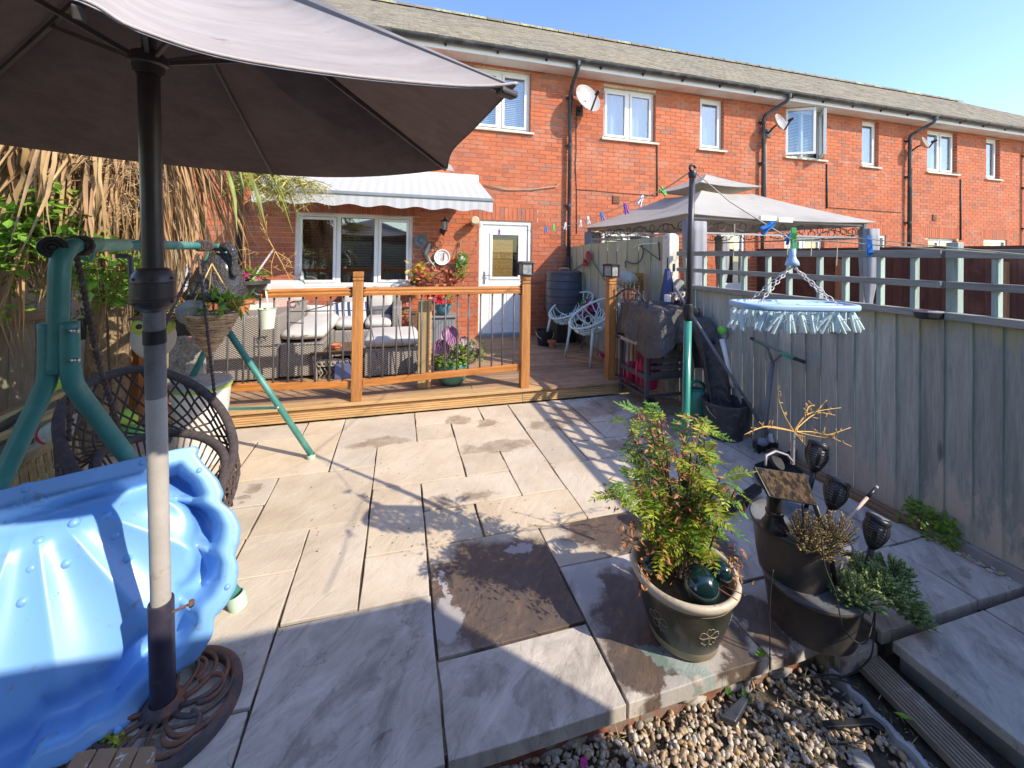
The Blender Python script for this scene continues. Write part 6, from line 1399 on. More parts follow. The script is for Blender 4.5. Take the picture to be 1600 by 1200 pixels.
MB().ball(c_+V((0,-.01,0)), .045, 14, 8, (1,.5,1)).build('disc', MPEW, sf, smooth=True); MB().tube([c_, c_+V((-.03,0,-.2)), c_+V((.0,0,-.28))], .008, 6).build('stem', MPEW, sf)
dr_ = thing('metal_gecko', 'pale green metal gecko ornament climbing the brick wall', 'wall ornament', WY(672, 400, 6.45)); b = MB()
b.tube(catmull([WY(672,380,6.46), WY(668,388,6.45), WY(666,398,6.45), WY(672,408,6.45), WY(680,418,6.45), WY(678,424,6.46)], 4), [.012,.02,.024,.026,.03,.032,.034,.034,.032,.03,.026,.022,.018,.015,.012,.01,.008,.006,.005,.004,.003], 8); b.build('body', mat('verdigris', (.33,.40,.34), .6, .3, 20, bs=.3, dirt=(.25,.14,.08), dscale=22), dr_, smooth=True)
for (p, q_) in (((668,390),(658,394)),((667,392),(678,390)),((674,410),(662,412)),((676,412),(684,406))): MB().tube([WY(*p, 6.45), WY(*q_, 6.46)], [.012,.006], 6).build('leg', MATS['verdigris'], dr_)
for (px, py, lab) in ((684, 381, 'rusty wire butterfly ornament, right of the metal sunflower'),):
    bf = thing('wire_butterfly', lab, 'wall ornament', WY(px, py, 6.45)); MRU = mat('rusty_wire', (.25,.10,.05), .8, .3, 20)
    for (ox, oz, rx, rz) in ((-.045,.03,.045,.06),(.05,.04,.05,.055),(-.03,-.05,.035,.04),(.035,-.045,.035,.04)): MB().tube([WY(px, py, 6.45)+V((ox+rx*cos(a_), 0, oz+rz*sin(a_))) for a_ in [2*pi*i/14 for i in range(14)]], .006, 5, True).build('wing', MRU, bf, smooth=True)
hpn = thing('hanging_plant', 'bright green trailing plant in a rope hanger on the brick wall left of the door', 'hanging plant', WY(722, 410, 6.38)); c_ = WY(722, 405, 6.36); tp = WY(720, 374, 6.45)
for dx_ in (-.05, .05): MB().tube([tp, c_+V((dx_,0,.03))], .006, 6).build('rope', MDEAD, hpn)
MB().ball(c_, .05, 14, 10).build('pot', MUPVC, hpn, smooth=True); b = MB(); leafball(b, c_+V((0,-.02,.01)), 260, .10, .09, .035, .028)
for k in range(9):
    x = c_.x+R(-.09,.09); 
    for j in range(22): b.leaf((x+R(-.015,.015), c_.y-.04+R(-.03,.03), c_.z-.05-j*.012*R(.7,1)), (R(-1,1), R(-1,0), R(-1,.3)), (0,0,1), .032, .026)
b.build('foliage', mat('bright_green_leaf', (.08,.42,.05), .5, .2, 15, bs=0, rv=.25, trans=.2), hpn)['kind'] = 'stuff'
al = thing('security_light', 'cream octagonal box on the wall above the left corner of the white door', 'alarm box', WY(742, 345, 6.3)); c_ = WY(742, 345, 6.30); MB().lathe([(.001,.06),(.055,.06),(.07,.045),(.07,-.10),(.05,-.16),(.001,-.165)], 8, c_, V((-.15,-1,.1)).to_track_quat('Z','Y').to_matrix()).build('case', mat('cream_plastic', (.60,.52,.36), .5, .08, 6, dirt=(.45,.36,.2), dscale=12), al, bevel=.006)
gn = thing('garden_gnome', 'small gnome figurine on the left end of the window sill', 'figurine', WY(470, 446, 6.42)); c_ = WY(471, 446, 6.42)
for z, r, m_ in ((.03,.045,MDPOT), (.085,.04,mat('sky_blue_paint', (.18,.38,.48), .5, .1, 9)), (.135,.03,mat('skin_paint', (.55,.33,.22), .5, .1, 9))): MB().ball(c_+V((0,0,z)), r, 12, 8).build('body' if z < .1 else 'head', m_, gn, smooth=True)
MB().lathe([(.034,0),(.015,.05),(.001,.075)], 12, c_+V((0,0,.15))).build('hat', MPEW, gn); MB().lathe([(.03,.0),(.02,-.04),(.001,-.06)], 10, c_+V((.0,-.025,.13))).build('beard', MUPVC, gn)
ct = thing('cat_figurine', 'white cat figurine on the right end of the window sill', 'figurine', WY(643, 446, 6.40)); c_ = WY(641, 447, 6.40)
MB().ball(c_+V((-.06,0,.035)), .05, 14, 8, (1.8,1,.8)).build('body', MOWL, ct, smooth=True); MB().ball(c_+V((.03,-.02,.075)), .038, 12, 8).leaf(c_+V((.01,-.02,.10)), (-.2,0,1), (0,-1,0), .035, .025).leaf(c_+V((.05,-.02,.10)), (.2,0,1), (0,-1,0), .035, .025).build('head', MOWL, ct, smooth=False)
# water butt
wb = thing('water_butt', 'dark blue grey plastic water butt under the downpipe', 'water butt', WY(880, 520, 6.0)); c_ = WY(880, 480, 6.02); rb = (WY(906,470,6.02).x-WY(854,470,6.02).x)/2; zt_ = WY(880,428,6.02).z; zb_ = .50; MWB = mat('butt_plastic', (.055,.065,.085), .4, .1, 4, bs=.05)
pf = [(.001,zb_),(rb*.86,zb_),(rb*.90,zb_+.03)]
for f_ in (.16,.33,.5,.67,.84): z = zb_+(zt_-zb_)*f_; r = rb*(.93+.07*sin(pi*f_)); pf += [(r, z-.012), (r-.008, z-.004), (r-.008, z+.004), (r, z+.012)]
pf += [(rb*.93,zt_-.02),(rb*.93,zt_),(rb*.96,zt_),(rb*.97,zt_+.03),(rb*.9,zt_+.05),(.001,zt_+.06)]
MB().lathe(pf, 36, (c_.x, 6.02, 0)).build('barrel', MWB, wb, auto=35); MB().lathe([(rb*.8,ZD),(rb*.78,.5),(.001,.5)], 8, (c_.x, 6.02, 0)).build('stand', MBLK, wb)
MB().tube([(c_.x-.10,5.98,zt_+.05),(c_.x-.08,5.98,zt_+.09),(c_.x+.06,5.98,zt_+.09),(c_.x+.08,5.98,zt_+.05)], .014, 8).build('lid_handle', mat('tan_handle', (.4,.25,.13), .6, .1, 9), wb, smooth=True); MB().tube([(c_.x-rb*.7,5.82,.60),(c_.x-rb*.8,5.74,.60),(c_.x-rb*.8,5.73,.55)], .013, 8).build('tap', MBLK, wb, smooth=True)
MB().tube([WY(888,400,6.35), WY(889,425,6.3), (c_.x+.08,6.1,zt_+.06)], .034, 10).build('inlet_pipe', MPIPE, wb, smooth=True)
def bucket(name, lab, c, r0, r1, h, m_, handle=True, hm=None):
    t = thing(name, lab, 'bucket', c); MB().lathe([(.001,0),(r0,0),(r0*1.01,.01),(r1,h-.03),(r1+.006,h-.03),(r1+.010,h-.012),(r1+.008,h),(r1-.004,h),(r1-.008,h-.03),(r0*.97,.008),(.001,.008)], 36, c).build('bucket', m_, t, auto=40)
    if handle: MB().tube([V(c)+V((cos(a_)*(r1+.012), -abs(sin(a_))*.10-.0, h-.03-sin(a_)*h*.45)) for a_ in [pi*i/14 for i in range(15)]], .004, 6).build('handle', hm or MSOFF, t, smooth=True)
    return t
bucket('black_bucket', 'small black bucket with a wire handle beside the water butt', V((WY(851,520,5.75).x, 5.75, ZD)), .10, .13, .23, MBLK)
t = thing('terracotta_pot', 'tiny terracotta pot on the deck beside the black bucket', 'flower pot', V((WY(860,540,5.6).x, 5.6, ZD))); pot(V((WY(860,540,5.6).x, 5.55, ZD)), .035, .05, .11, MTERR, t)
# lattice bucket chairs
MMINT = mat('mint_white_resin', (.60,.70,.64), .35, .04, 5, bs=.02)
def bucket_chair():
    t = thing('bucket_chair', 'pale mint plastic bucket chair with a branching cut-out pattern, nearer the water butt', 'chair', (0,0,0), 'pale bucket chairs on the deck')
    # local frame: seat front towards -x, hoop from the low front lip to the high back
    W_, D_, zf, zb2 = .30, .34, .44, .80
    hoop_ = [V((-cos(a_)*D_, sin(a_)*W_, (zf+zb2)/2 - cos(a_)*(zb2-zf)/2)) for a_ in [2*pi*k/40 for k in range(40)]]
    MB().tube(hoop_, .016, 8, True).build('rim', MMINT, t, smooth=True)
    def bowl(u, v):     # u around, v from rim 0 to centre 1
        a_ = u*2*pi; r = 1-v; p = V((-cos(a_)*D_*r, sin(a_)*W_*r, 0)); zr = (zf+zb2)/2 - cos(a_)*(zb2-zf)/2*r; return V((p.x+.05*v, p.y, zr - .24*(1-r*r)**.8 ))
    b = MB(); nb = 16
    for k in range(nb):
        u = k/nb
        b.tube([bowl(u + .03*sin(v*6+k), v) for v in [i/9*.92 for i in range(10)]], .008, 5)
        b.tube([bowl(u + .09*v*(1 if k % 2 else -1)+.02, v*.75) for v in [i/6 for i in range(7)]], .007, 5)
        c_ = (u+.03, .33+.12*(k % 2)); b.tube([bowl(c_[0]+.03*cos(a_), c_[1]+.12*sin(a_)) for a_ in [2*pi*i/12 for i in range(12)]], .007, 5, True)
    tag(b.build('lattice_shell', MMINT, t, smooth=True), kind='stuff')
    b = MB(); b.loft([[bowl(k/20, v)+V((0,0,-.002)) for k in range(20)] for v in (.62,.8,.98)]); b.build('seat', MMINT, t, smooth=True)
    for sx, sy in ((-1,-1),(-1,1),(1,-1),(1,1)): MB().tube([V((sx*D_*.62, sy*W_*.72, .47 if sx < 0 else .5)), V((sx*D_*.85, sy*W_*.85, 0))], [.020,.012], 8).build('leg', MMINT, t, smooth=True)
    return t
c1 = bucket_chair(); p = G(878, 545, ZD); c1.location = (p.x+.19, p.y+.12, ZD); c1.rotation_euler = (0,0,rad(18))
c2 = copy_tree(c1); p = G(905, 565, ZD); c2.location = (p.x+.22, p.y+.02, ZD); c2.rotation_euler = (0,0,rad(14)); c2['label'] = 'pale mint plastic bucket chair with a branching cut-out pattern, nearer the iron gate'
t = thing('bistro_table', 'small round table with crossed black metal legs between the pale chairs', 'table', (2.35, 5.25, ZD)); p = G(925, 545, ZD); c_ = V((p.x+.05, p.y+.1, .74))
MB().lathe([(.001,0),(.24,0),(.245,.01),(.24,.02),(.001,.02)], 28, c_-V((0,0,.1))).build('top', MIRON, t, auto=40)
for a_ in (.4,1.97,3.54,5.1): MB().tube([V((c_.x+.2*cos(a_), c_.y+.2*sin(a_), .64)), V((c_.x-.1*cos(a_), c_.y-.1*sin(a_), .38)), V((c_.x+.16*cos(a_), c_.y+.16*sin(a_), .36)), V((c_.x+.24*cos(a_), c_.y+.24*sin(a_), ZD))], .008, 6).build('leg', MIRON, t, smooth=True)
t = thing('petunia_pot', 'terracotta pot of magenta petunias on the bistro table between the pale chairs', 'flower pot', c_); q_ = WY(919, 492, c_.y); q_.z = .66; pot(q_, .06, .085, .12, MTERR, t); b = MB(); leafball(b, q_+V((0,0,.15)), 110, .13, .08, .05, .035); b.build('foliage', MGREENL, t)['kind'] = 'stuff'; b = MB()
for px, py in ((912,480),(918,476),(924,482),(915,488),(928,478),(908,484),(934,486),(921,472),(911,495)): floret(b, WY(px, py, c_.y-.1), .045, 6, (-.2,-1,.3)); floret(b, WY(px+2, py+2, c_.y-.1), .035, 6, (-.2,-1,.3))
b.build('bloom', MPINK, t)['kind'] = 'stuff'
t = MB(); p = G(943, 562, ZD); blooms(t, p+V((0,0,.05)), 12, .05, .03); tag(t.build('fallen_petals', MPINK), 'bunch of pink petals low on the deck beside the gate post', 'flowers')
# on the tall fence: flower, hook, hose, ornamental bracket
fl = thing('metal_flower', 'red metal flower on crossed green stems fixed to the tall fence', 'wall ornament', WX(921, 403, XF-.03)); X_ = XF-.04; b = MB()
for k in range(12): b.leaf(WX(921,400,X_), (-.3, cos(k*.52), sin(k*.52)), (-1,0,0), .10, .07); b.leaf(WX(917,411,X_), (-.4, cos(k*.52), sin(k*.52)*.6), (-1,0,0), .09, .06)
b.build('petals', mat('dark_red_paint', (.35,.02,.06), .5, .2, 15, bs=0), fl)
for (p, q_) in (((915,410),(884,430)),((924,405),(945,438))): MB().tube([WX(*p, X_), WX(*q_, X_)], .008, 6).build('stem', mat('dark_green_paint', (.03,.16,.07), .5, .1, 9), fl)
hb = thing('basket_bracket', 'black scrolled hanging basket bracket on the tall fence', 'bracket', WX(1030, 390, X_))
MB().tube([WX(1029,378,X_), WX(1031,407,X_)], .008, 6).build('backplate', MIRON, hb); MB().tube(catmull([WX(990,388,X_-.02), WX(1000,382,X_-.02), WX(1028,380,X_)], 4), .006, 6).build('arm', MSOFF, hb); MB().tube([WX(1000,384,X_-.01), WX(1029,405,X_)], .006, 6).build('brace', MIRON, hb)
MB().tube(catmull([WX(1003,383,X_), WX(1005,395,X_), WX(1000,408,X_), WX(988,412,X_), WX(978,408,X_), WX(977,418,X_-.02)], 5), .008, 6).build('hose', MIRON, hb, smooth=True)
t = thing('glass_globe', 'round glass globe with yellow moss behind the gate post', 'ornament', WX(978, 437, 2.6)); c_ = WX(979, 437, 2.55); MB().ball(c_, .13, 20, 12, (1,1,.8)).build('globe', mat('dusty_glass', (.32,.33,.30), .15, .2, 9, bs=.1, dirt=(.42,.40,.06), dscale=6), t, smooth=True)
t = thing('terracotta_pot', 'terracotta pot hanging on the cream rail behind the iron gate', 'flower pot', WY(982, 470, 4.0)); c_ = WY(984, 474, 4.0); MB().lathe([(.001,0),(.055,0),(.08,.12),(.095,.12),(.095,.155),(.08,.155),(.07,.13),(.001,.13)], 22, c_).build('pot', MTERR, t, auto=40); b = MB(); leafball(b, c_+V((.0,0,.17)), 40, .09, .05, .05, .03); b.build('foliage', MGREENL, t)['kind'] = 'stuff'
t = thing('closed_umbrella', 'closed navy blue umbrella hanging by the concrete post', 'umbrella', WY(1043, 450, 3.6)); a_, c_ = WY(1043, 420, 3.62), WY(1045, 480, 3.62)
b = MB(); rings = []
for i in range(9): tt = i/8; rings.append([a_.lerp(c_, tt)+V((cos(2*pi*k/24)*(.02+.06*tt)*(1+.3*(k % 3 == 0)), sin(2*pi*k/24)*(.02+.06*tt)*(1+.3*(k % 3 == 0)), 0)) for k in range(24)])
b.loft(rings).build('cloth', mat('navy_cloth', (.07,.09,.20), .7, .1, 9, bs=.2), t, smooth=True); MB().tube([a_+V((0,0,.12)), a_], .008, 6).build('ferrule', MBLK, t)
t = thing('finial_board', 'grey arched wooden finial board beside the closed umbrella', 'board', WY(1062, 440, 3.5)); MB().plate([WY(1056,470,3.5), WY(1056,442,3.5), WY(1062,436,3.5), WY(1069,440,3.5), WY(1070,470,3.5)], .04, (0,-1,0)).build('board', MFEN2, t)

# ================================================================== BARBECUE CORNER
bb_ = thing('covered_barbecue', 'trolley barbecue half covered by a crumpled black cover beside the deck', 'barbecue', (2.55, 3.5, 0))
MGR = mat('barbecue_grey', (.085,.085,.09), .5, .15, 8, bs=.05); MCOV = mat('black_cover', (.085,.078,.075), .48, .18, 7, bs=.9, bscale=13, bd=.05, dirt=(.13,.12,.115), dscale=4)
for (x, y, z1) in ((2.33,3.42,.62),(2.33,3.88,.62),(2.76,3.42,.7),(2.76,3.88,.7)): MB().bx(x-.018, x+.018, y-.018, y+.018, .06, z1).build('leg', MGR, bb_, bevel=.003)
for (z, h) in ((.13,.02),(.30,.05)): MB().bx(2.35, 2.75, 3.405, 3.435, z, z+h).bx(2.35, 2.75, 3.86, 3.89, z, z+h).bx(2.315, 2.345, 3.44, 3.86, z, z+h).build('shelf_frame', MGR, bb_)
for k in range(4): MB().bx(2.36, 2.74, 3.38, 3.40, .34+k*.065, .38+k*.065).build('slat', MGR, bb_, bevel=.002)
MB().bar((2.31,3.45,.63), (2.31,3.86,.63), .02, .035).bar((2.31,3.86,.63),(2.35,3.88,.63),.02).build('side_rail', mat('worn_wood_rail', (.42,.36,.28), .7, .2, 20), bb_)
for y in (3.40,): 
    wh = MB().lathe([(.001,-.016),(.02,-.016),(.022,-.01),(.048,-.01),(.052,-.018),(.068,-.018),(.072,-.01),(.072,.01),(.068,.018),(.052,.018),(.048,.01),(.001,.01)], 28, (2.34,3.38,.073), Matrix.Rotation(pi/2, 3, 'X') @ Matrix.Rotation(.0, 3, 'Y')).build('wheel', MBLK, bb_, auto=40)
b = MB(); rings = []; NK = 64
def cov(i, k, tt):
    a_ = 2*pi*k/NK; c, s_ = cos(a_), sin(a_); sq = min(1/max(abs(c), abs(s_)), 1.32); hx, hy = .27, .36
    r = 1+.0*tt; fold = (.022*sin(a_*9+1.5*tt)+.016*sin(a_*17+2)+.03*mnoise.noise(V((c*2.2,s_*2.2,tt*2))))*tt
    hem = .45 if c > .3 else .62+.08*sin(a_*3)
    z = 1.0-(1.0-hem)*max(0,(tt-.12))/.88 + .03*mnoise.noise(V((c*3,s_*3,4)))*(1-tt)
    return V((2.555+c*sq*(hx*(.92+.14*tt)+fold), 3.56+s_*sq*(hy*(.92+.12*tt)+fold), z))
for i in range(6): t = i/6; rings.append([V((2.555+(q_.x-2.555)*t, 3.56+(q_.y-3.56)*t, 1.0+.05*mnoise.noise(V((q_.x*6*t,q_.y*6*t,9)))+.05*(1-t)*(1 if q_.y > 0 else 0))) for q_ in [cov(0,k,0) for k in range(NK)]])
for i in range(18): rings.append([cov(i,k,(i/17)) for k in range(NK)])
b.loft(rings, False, False).build('cover', MCOV, bb_, smooth=True)
b = MB(); vs = []        # loose flap of the cover sliding to the ground on the fence side
for i in range(15):
    for j in range(11):
        t, u = i/14, j/10; p = V((2.62+.14*u+.03*t, 3.22-.30*t-.12*u, .93-.85*t**1.2+.02*sin(u*9))) + V((.03*sin(u*7+t*4), .03*cos(u*8+t*3), 0)); vs.append(p)
o = b.add(vs, [(i*11+j, i*11+j+1, (i+1)*11+j+1, (i+1)*11+j) for i in range(14) for j in range(10)]).build('cover_flap', MCOV, bb_, smooth=True); o.modifiers.new('thick', 'SOLIDIFY').thickness = .004
t = thing('wooden_ornament', 'brown and white carved wooden ornament lying on the barbecue cover', 'ornament', (2.56, 3.45, 1.02)); 
for k in range(5): MB().obox(WY(1043+k*6, 466-k*1.5, 3.38)+V((0,0,.0)), (.045,.05,.07+.02*(k % 2)), Matrix.Rotation(.3*k, 3, 'Y')).build('block', wood('brown_block', (.30,.15,.08), 'x') if k % 2 else MUPVCD, t, bevel=.006)
MPC = mat('pink_plastic', (.62,.035,.11), .35, .06, 6, bs=.04)
def wcan(name, lab, c, w, d, h, m_, sp=1, ang=0):
    t = thing(name, lab, 'watering can', c); c = V(c); mt = Matrix.Rotation(ang, 3, 'Z'); rings = []
    for z, q_ in ((0,.86),(.02,.95),(h*.25,1),(h*.55,1),(h*.8,.9),(h*.97,.62),(h,.5)): rings.append([c + mt @ V((cos(2*pi*k/28)*w*q_, sin(2*pi*k/28)*d*q_, z)) for k in range(28)])
    MB().loft(rings).build('body', m_, t, smooth=True); MB().lathe([(w*.42,0),(w*.5,.012),(w*.4,.02),(w*.36,.0)], 20, c+V((0,0,h-.004))).build('mouth', m_, t, smooth=True); MB().lathe([(.001,.003),(w*.36,.003)], 20, c+V((0,0,h-.0))).build('opening', MBLK, t)
    MB().tube(catmull([c + mt @ V(q_) for q_ in ((-w*.95*sp,0,h*.25), (-w*1.25*sp,0,h*.6), (-w*1.0*sp,0,h*1.08), (-w*.1*sp,0,h*1.27), (w*.75*sp,0,h*1.1), (w*.6*sp,0,h*.92))], 5), .014, 8).build('handle', m_, t, smooth=True)
    MB().tube([c + mt @ V((w*.9*sp,0,h*.2)), c + mt @ V((w*1.7*sp,0,h*.75)), c + mt @ V((w*2.0*sp,0,h*1.0))], [.025,.018,.014], 10).build('spout', m_, t, smooth=True); return t
wcan('watering_can', 'pink plastic watering can stored under the barbecue', (2.47,3.62,.152), .13, .10, .30, MPC, 1, .3)
t = thing('red_tub', 'second red plastic container behind the pink watering can', 'tub', (2.42,3.78,.15)); MB().lathe([(.001,0),(.07,0),(.08,.16),(.03,.22),(.001,.23)], 20, (2.40,3.82,.152)).build('tub', MPC, t, smooth=True)
MGC = mat('green_can_plastic', (.035,.20,.13), .4, .08, 6, bs=.05)
p = G(1098, 668, 0); wcan('watering_can', 'green plastic watering can beside the grey bucket', (p.x+.02, p.y+.10, 0), .115, .115, .30, MGC, 1, .1)
p = G(1150, 693, 0); bucket('large_bucket', 'large scuffed grey black bucket beside the green watering can', V((p.x+.02, p.y+.14, 0)), .135, .178, .30, mat('scuffed_black_plastic', (.06,.058,.06), .5, .2, 9, bs=.15, dirt=(.16,.15,.14), dscale=14), True, MATS['zinc_bolt'])
def stick(name, lab, cat, a, b_, r, m_, par=None):
    t = thing(name, lab, cat, a); MB().tube([a, b_], r, 10).build('shaft', m_, t, smooth=True); return t
MGST = mat('grey_steel_tube', (.17,.17,.19), .45, .12, 9, bs=.05)
a_, c_ = G(1206, 705, 0.0), WY(1053, 447, 3.05); t = stick('broom', 'long grey handled broom leaning across the barbecue', 'broom', a_+V((0,0,.08)), c_, .0125, MGST)
MB().bar(a_+V((-.15,.02,.05)), a_+V((.15,-.02,.05)), .05, .05).build('head', MBLK, t, bevel=.008); MB().tube([a_+V((0,0,.07)), a_+V((-.01,.01,.13))], .018, 8).build('socket', MUPVCD, t)
b = MB()
for k in range(60): x = -.145+k*.29/59; b.tube([a_+V((x,0,.03)), a_+V((x*1.1,R(-.02,.02),.0))], .003, 3)
tag(b.build('bristles', MBLK, t), kind='stuff')
m2 = WY(1112, 532, 3.02); MB().tube([m2+(c_-a_).normalized()*-.03, m2+(c_-a_).normalized()*.03], .019, 10).build('joint', MBLK, t, smooth=True)
stick('metal_pole', 'plain grey metal pole leaning on the fence behind the barbecue cover', 'pole', G(1158, 640, 0)+V((.02,.1,0)), WX(1135, 513, XF-.05), .012, MGST)
t = thing('shovel', 'plastic shovel with a bright green grip propped behind the barbecue cover', 'shovel', G(1140, 640, 0)); MB().tube([WX(1128,530,XF-.12), WX(1142,590,XF-.12), G(1150,640,.02)+V((.02,.05,0))], [.022,.014,.014], 8).build('shaft', MUPVC, t, smooth=True); MB().ball(WX(1128,516,XF-.12), .035, 12, 8, (.8,1.3,1.1)).build('grip', mat('bright_green_grip', (.16,.60,.07), .4, .1, 8), t, smooth=True)
ho = thing('weed_puller', 'grey push hoe with a Y shaped handle and green foam grips leaning on the fence', 'garden tool', G(1195, 700, 0)); X_ = XF-.06
h0, hA, hB = WX(1207, 566, X_), WX(1198, 540, X_-.02), WX(1222, 553, X_-.01); bs0 = G(1192, 690, .14)
MB().tube([bs0, h0], .017, 10).build('shaft', MGST, ho, smooth=True)
MB().tube([h0, hA], .010, 8).build('fork', MGST, ho, smooth=True); MB().tube([h0, hB], .010, 8).build('fork', MGST, ho, smooth=True); MB().tube([WX(1178,531,X_-.05), WX(1254,564,X_)], .009, 8).build('crossbar', MGST, ho, smooth=True)
MGF = mat('green_foam', (.08,.36,.20), .8, .12, 20, bs=.2)
for p, q_ in (((1180,532),(1200,541)),((1222,552),(1241,560))): MB().tube([WX(*p, X_-.03), WX(*q_, X_-.02)], .015, 10).build('grip', MGF, ho, smooth=True)
for p, q_ in (((1173,528),(1180,532)),((1241,560),(1258,566))): MB().tube([WX(*p, X_-.03), WX(*q_, X_-.02)], .013, 10).build('grip_end', MBLK, ho, smooth=True)
MB().ball(bs0, .032, 12, 8, (1.2,1,1)).build('knuckle', mat('blue_grey_plastic', (.20,.25,.30), .5, .1, 9), ho, smooth=True)
g_ = G(1190, 688, .0); 
for s_ in (-1, 1): MB().bar(bs0+V((s_*.015,0,-.02)), g_+V((s_*.09,-.02,.01)), .022, .014).build('prong', MATS['blue_grey_plastic'], ho, bevel=.004)
MB().bar(g_+V((-.1,-.02,.012)), g_+V((.12,-.06,.012)), .035, .018).build('foot_plate', MATS['blue_grey_plastic'], ho, bevel=.004)
# dustpan / broom head lying by the fence
dp = thing('dustpan', 'long handled black dustpan lying on the slabs behind the planters', 'dustpan', G(1225, 740, 0)); q0, q1, q2, q3 = G(1180,742,.03), G(1265,708,.03), G(1272,735,.0), G(1195,765,.0)
MB().plate([q0, q1, q2, q3], .006, (0,0,1)).build('tray', MBLK, dp); MB().plate([q0, q1, q1+V((0,0,.07)), q0+V((0,0,.07))], .006).build('back', MBLK, dp); MB().plate([q1, q2, q1+V((0,0,.07))], .006).plate([q0, q0+V((0,0,.07)), q3], .006).build('side', MBLK, dp)
t = thing('hand_brush', 'black brush lying on the slabs beside the potted shrub', 'brush', G(1150, 790, 0)); MB().bar(G(1130,800,.03), G(1185,762,.05), .05, .045).build('handle', MBLK, t, bevel=.01); MB().bar(G(1165,790,.01), G(1172,775,.01), .02, .02).build('tip', MBLK, t)
# dead leaves swept against the barbecue
b = MB()
for k in range(320): p = G(R(985,1120), R(608,665), .004); b.leaf((p.x, p.y, .006+R(0,.012)), (R(-1,1), R(-1,1), R(-.2,.4)), (0,0,1), .035, .014)
tag(b.build('dead_leaves', mat('dry_leaf_litter', (.30,.17,.08), .9, .3, 20, bs=0, rv=.35)), 'drift of dry brown leaves on the slabs under the barbecue', 'dead leaves', kind='stuff')
b = MB()
for k in range(120): p = G(R(480,1000), R(640,870), .004); b.leaf((p.x, p.y, .004), (R(-1,1), R(-1,1), R(-.1,.2)), (0,0,1), R(.008,.018), .008)
tag(b.build('leaf_crumbs', MATS['dry_leaf_litter']), 'crumbs of dry leaves scattered on the pale slabs', 'leaf litter', kind='stuff')

# ================================================================== CLOTHES LINE, AIRER, PEGS
pp = thing('clothes_prop', 'telescopic clothes line pole, black above and teal below, standing in the potted shrub', 'pole', (1.17, 1.45, 0))
b0, b1, b2 = V((1.17,1.45,.02)), WD(1075, 487, 1.74), WD(1082, 270, 1.74)
MB().tube([b0, b1], .0165, 12).build('lower_tube', mat('glossy_teal_tube', (.04,.27,.19), .25, .1, 6, bs=.02, coat=.4), pp, smooth=True); MB().tube([b1, b2], .0125, 12).build('upper_tube', MPOLD, pp, smooth=True)
dd = (b2-b1).normalized(); MB().lathe([(.013,.035),(.02,.03),(.022,.01),(.022,-.02),(.02,-.035),(.016,-.04)], 14, b1, dd.to_track_quat('Z','Y').to_matrix()).build('clamp', MBLK, pp, auto=40); MB().bar(b1+V((.02,-.005,0)), b1+V((.036,-.008,.012)), .016, .03).build('clamp_lever', MBLK, pp, bevel=.003)
MB().lathe([(.016,-.02),(.018,0),(.014,.008)], 12, b2).tube([b2+V((.014*cos(a_), .0, .02+.014*sin(a_))) for a_ in [2*pi*i/12 for i in range(11)]], .006, 6).build('hook', MBLK, pp, smooth=True)
LA = V((1.25, 6.47, 2.0)); LT = b2 + V((0,0,.012)); LH = WD(1239, 376, 1.42); LE = WD(1640, 402, .75)
def sagpts(a, b_, sag, n=14): return [V(a).lerp(V(b_), i/n) - V((0,0,1))*sag*4*(i/n)*(1-i/n) for i in range(n+1)]
cl_ = thing('washing_line', 'cream washing line running from the house over the pole top to the airer', 'washing line', LT)
lineA = catmull([LA, WD(780,362,6.3), WD(866,356,5.2), WD(905,348,4.4), WD(940,335,3.8), WD(977,320,3.3), WD(1000,311,2.9), WD(1036,296,2.4), LT], 4); MLINE = mat('cream_cord', (.55,.50,.36), .8, .1, 20, bs=.2)
MB().tube(lineA, .0035, 5).build('cord', MLINE, cl_, smooth=True); MB().tube([LT, WD(1140,315,1.62), WD(1205,356,1.46), LH], .0024, 5).build('cord', MLINE, cl_, smooth=True)
MB().tube([LH, WD(1300,377,1.25), WD(1370,383,1.1), WD(1470,390,.95), LE], .0020, 5).build('cord', MLINE, cl_, smooth=True); MB().tube([LH+V((0,0,.01)), WD(1340,372,1.15), WD(1450,383,.98), LE], .0014, 5).build('cord', MLINE, cl_, smooth=True)
for (px, py0, py1) in ((1269,373,400),(1282,374,390),(1309,374,415),(1232,368,398),(1148,350,400)): MB().tube([WD(px, py0, 1.5), WD(px-2, py1, 1.5)], .0014, 4).build('loose_end', MLINE, cl_)
def peg_mesh(col, nm):
    b = MB(); 
    for s_ in (-1, 1):
        pr = [(0,.036),(.007,.034),(.011,.018),(.009,.0),(.017,-.032),(.011,-.036),(.003,-.006),(.0025,.028)]
        b.plate([V((s_*x, -.006, z)) for x, z in (pr if s_ > 0 else pr)], .012, (0,-1,0))
    b.tube([(-.006,0,.004),(0,-.009,.006),(.006,0,.004)], .0015, 4)
    me = bpy.data.meshes.new('clothes_peg'); me.from_pydata(b.v, [], b.f); me.materials.append(mat(nm, col, .35, .05, 8, bs=.02)); return me
PB, PG, PW, PP_, PL = peg_mesh((.02,.20,.62), 'blue_peg'), peg_mesh((.12,.55,.12), 'green_peg'), peg_mesh((.62,.62,.66), 'white_peg'), peg_mesh((.22,.06,.42), 'purple_peg'), peg_mesh((.45,.60,.80), 'pale_blue_peg')
def peg(me, px, py, d, lab, sc=1, ry=0, rz=.27, rx=0):
    p = WD(px, py, d); o = link('clothes_peg', me, loc=p); o.rotation_euler = (rx, ry, rz); o.scale = (sc, sc, sc); tag(o, lab, 'clothes peg', 'clothes pegs on the washing line'); return o
peg(PL, 751, 353, 6.3, 'tiny pale blue peg at the top left corner of the white door', 1.2); peg(PP_, 780, 363, 6.0, 'tiny purple peg in front of the white door glass', 1.3)
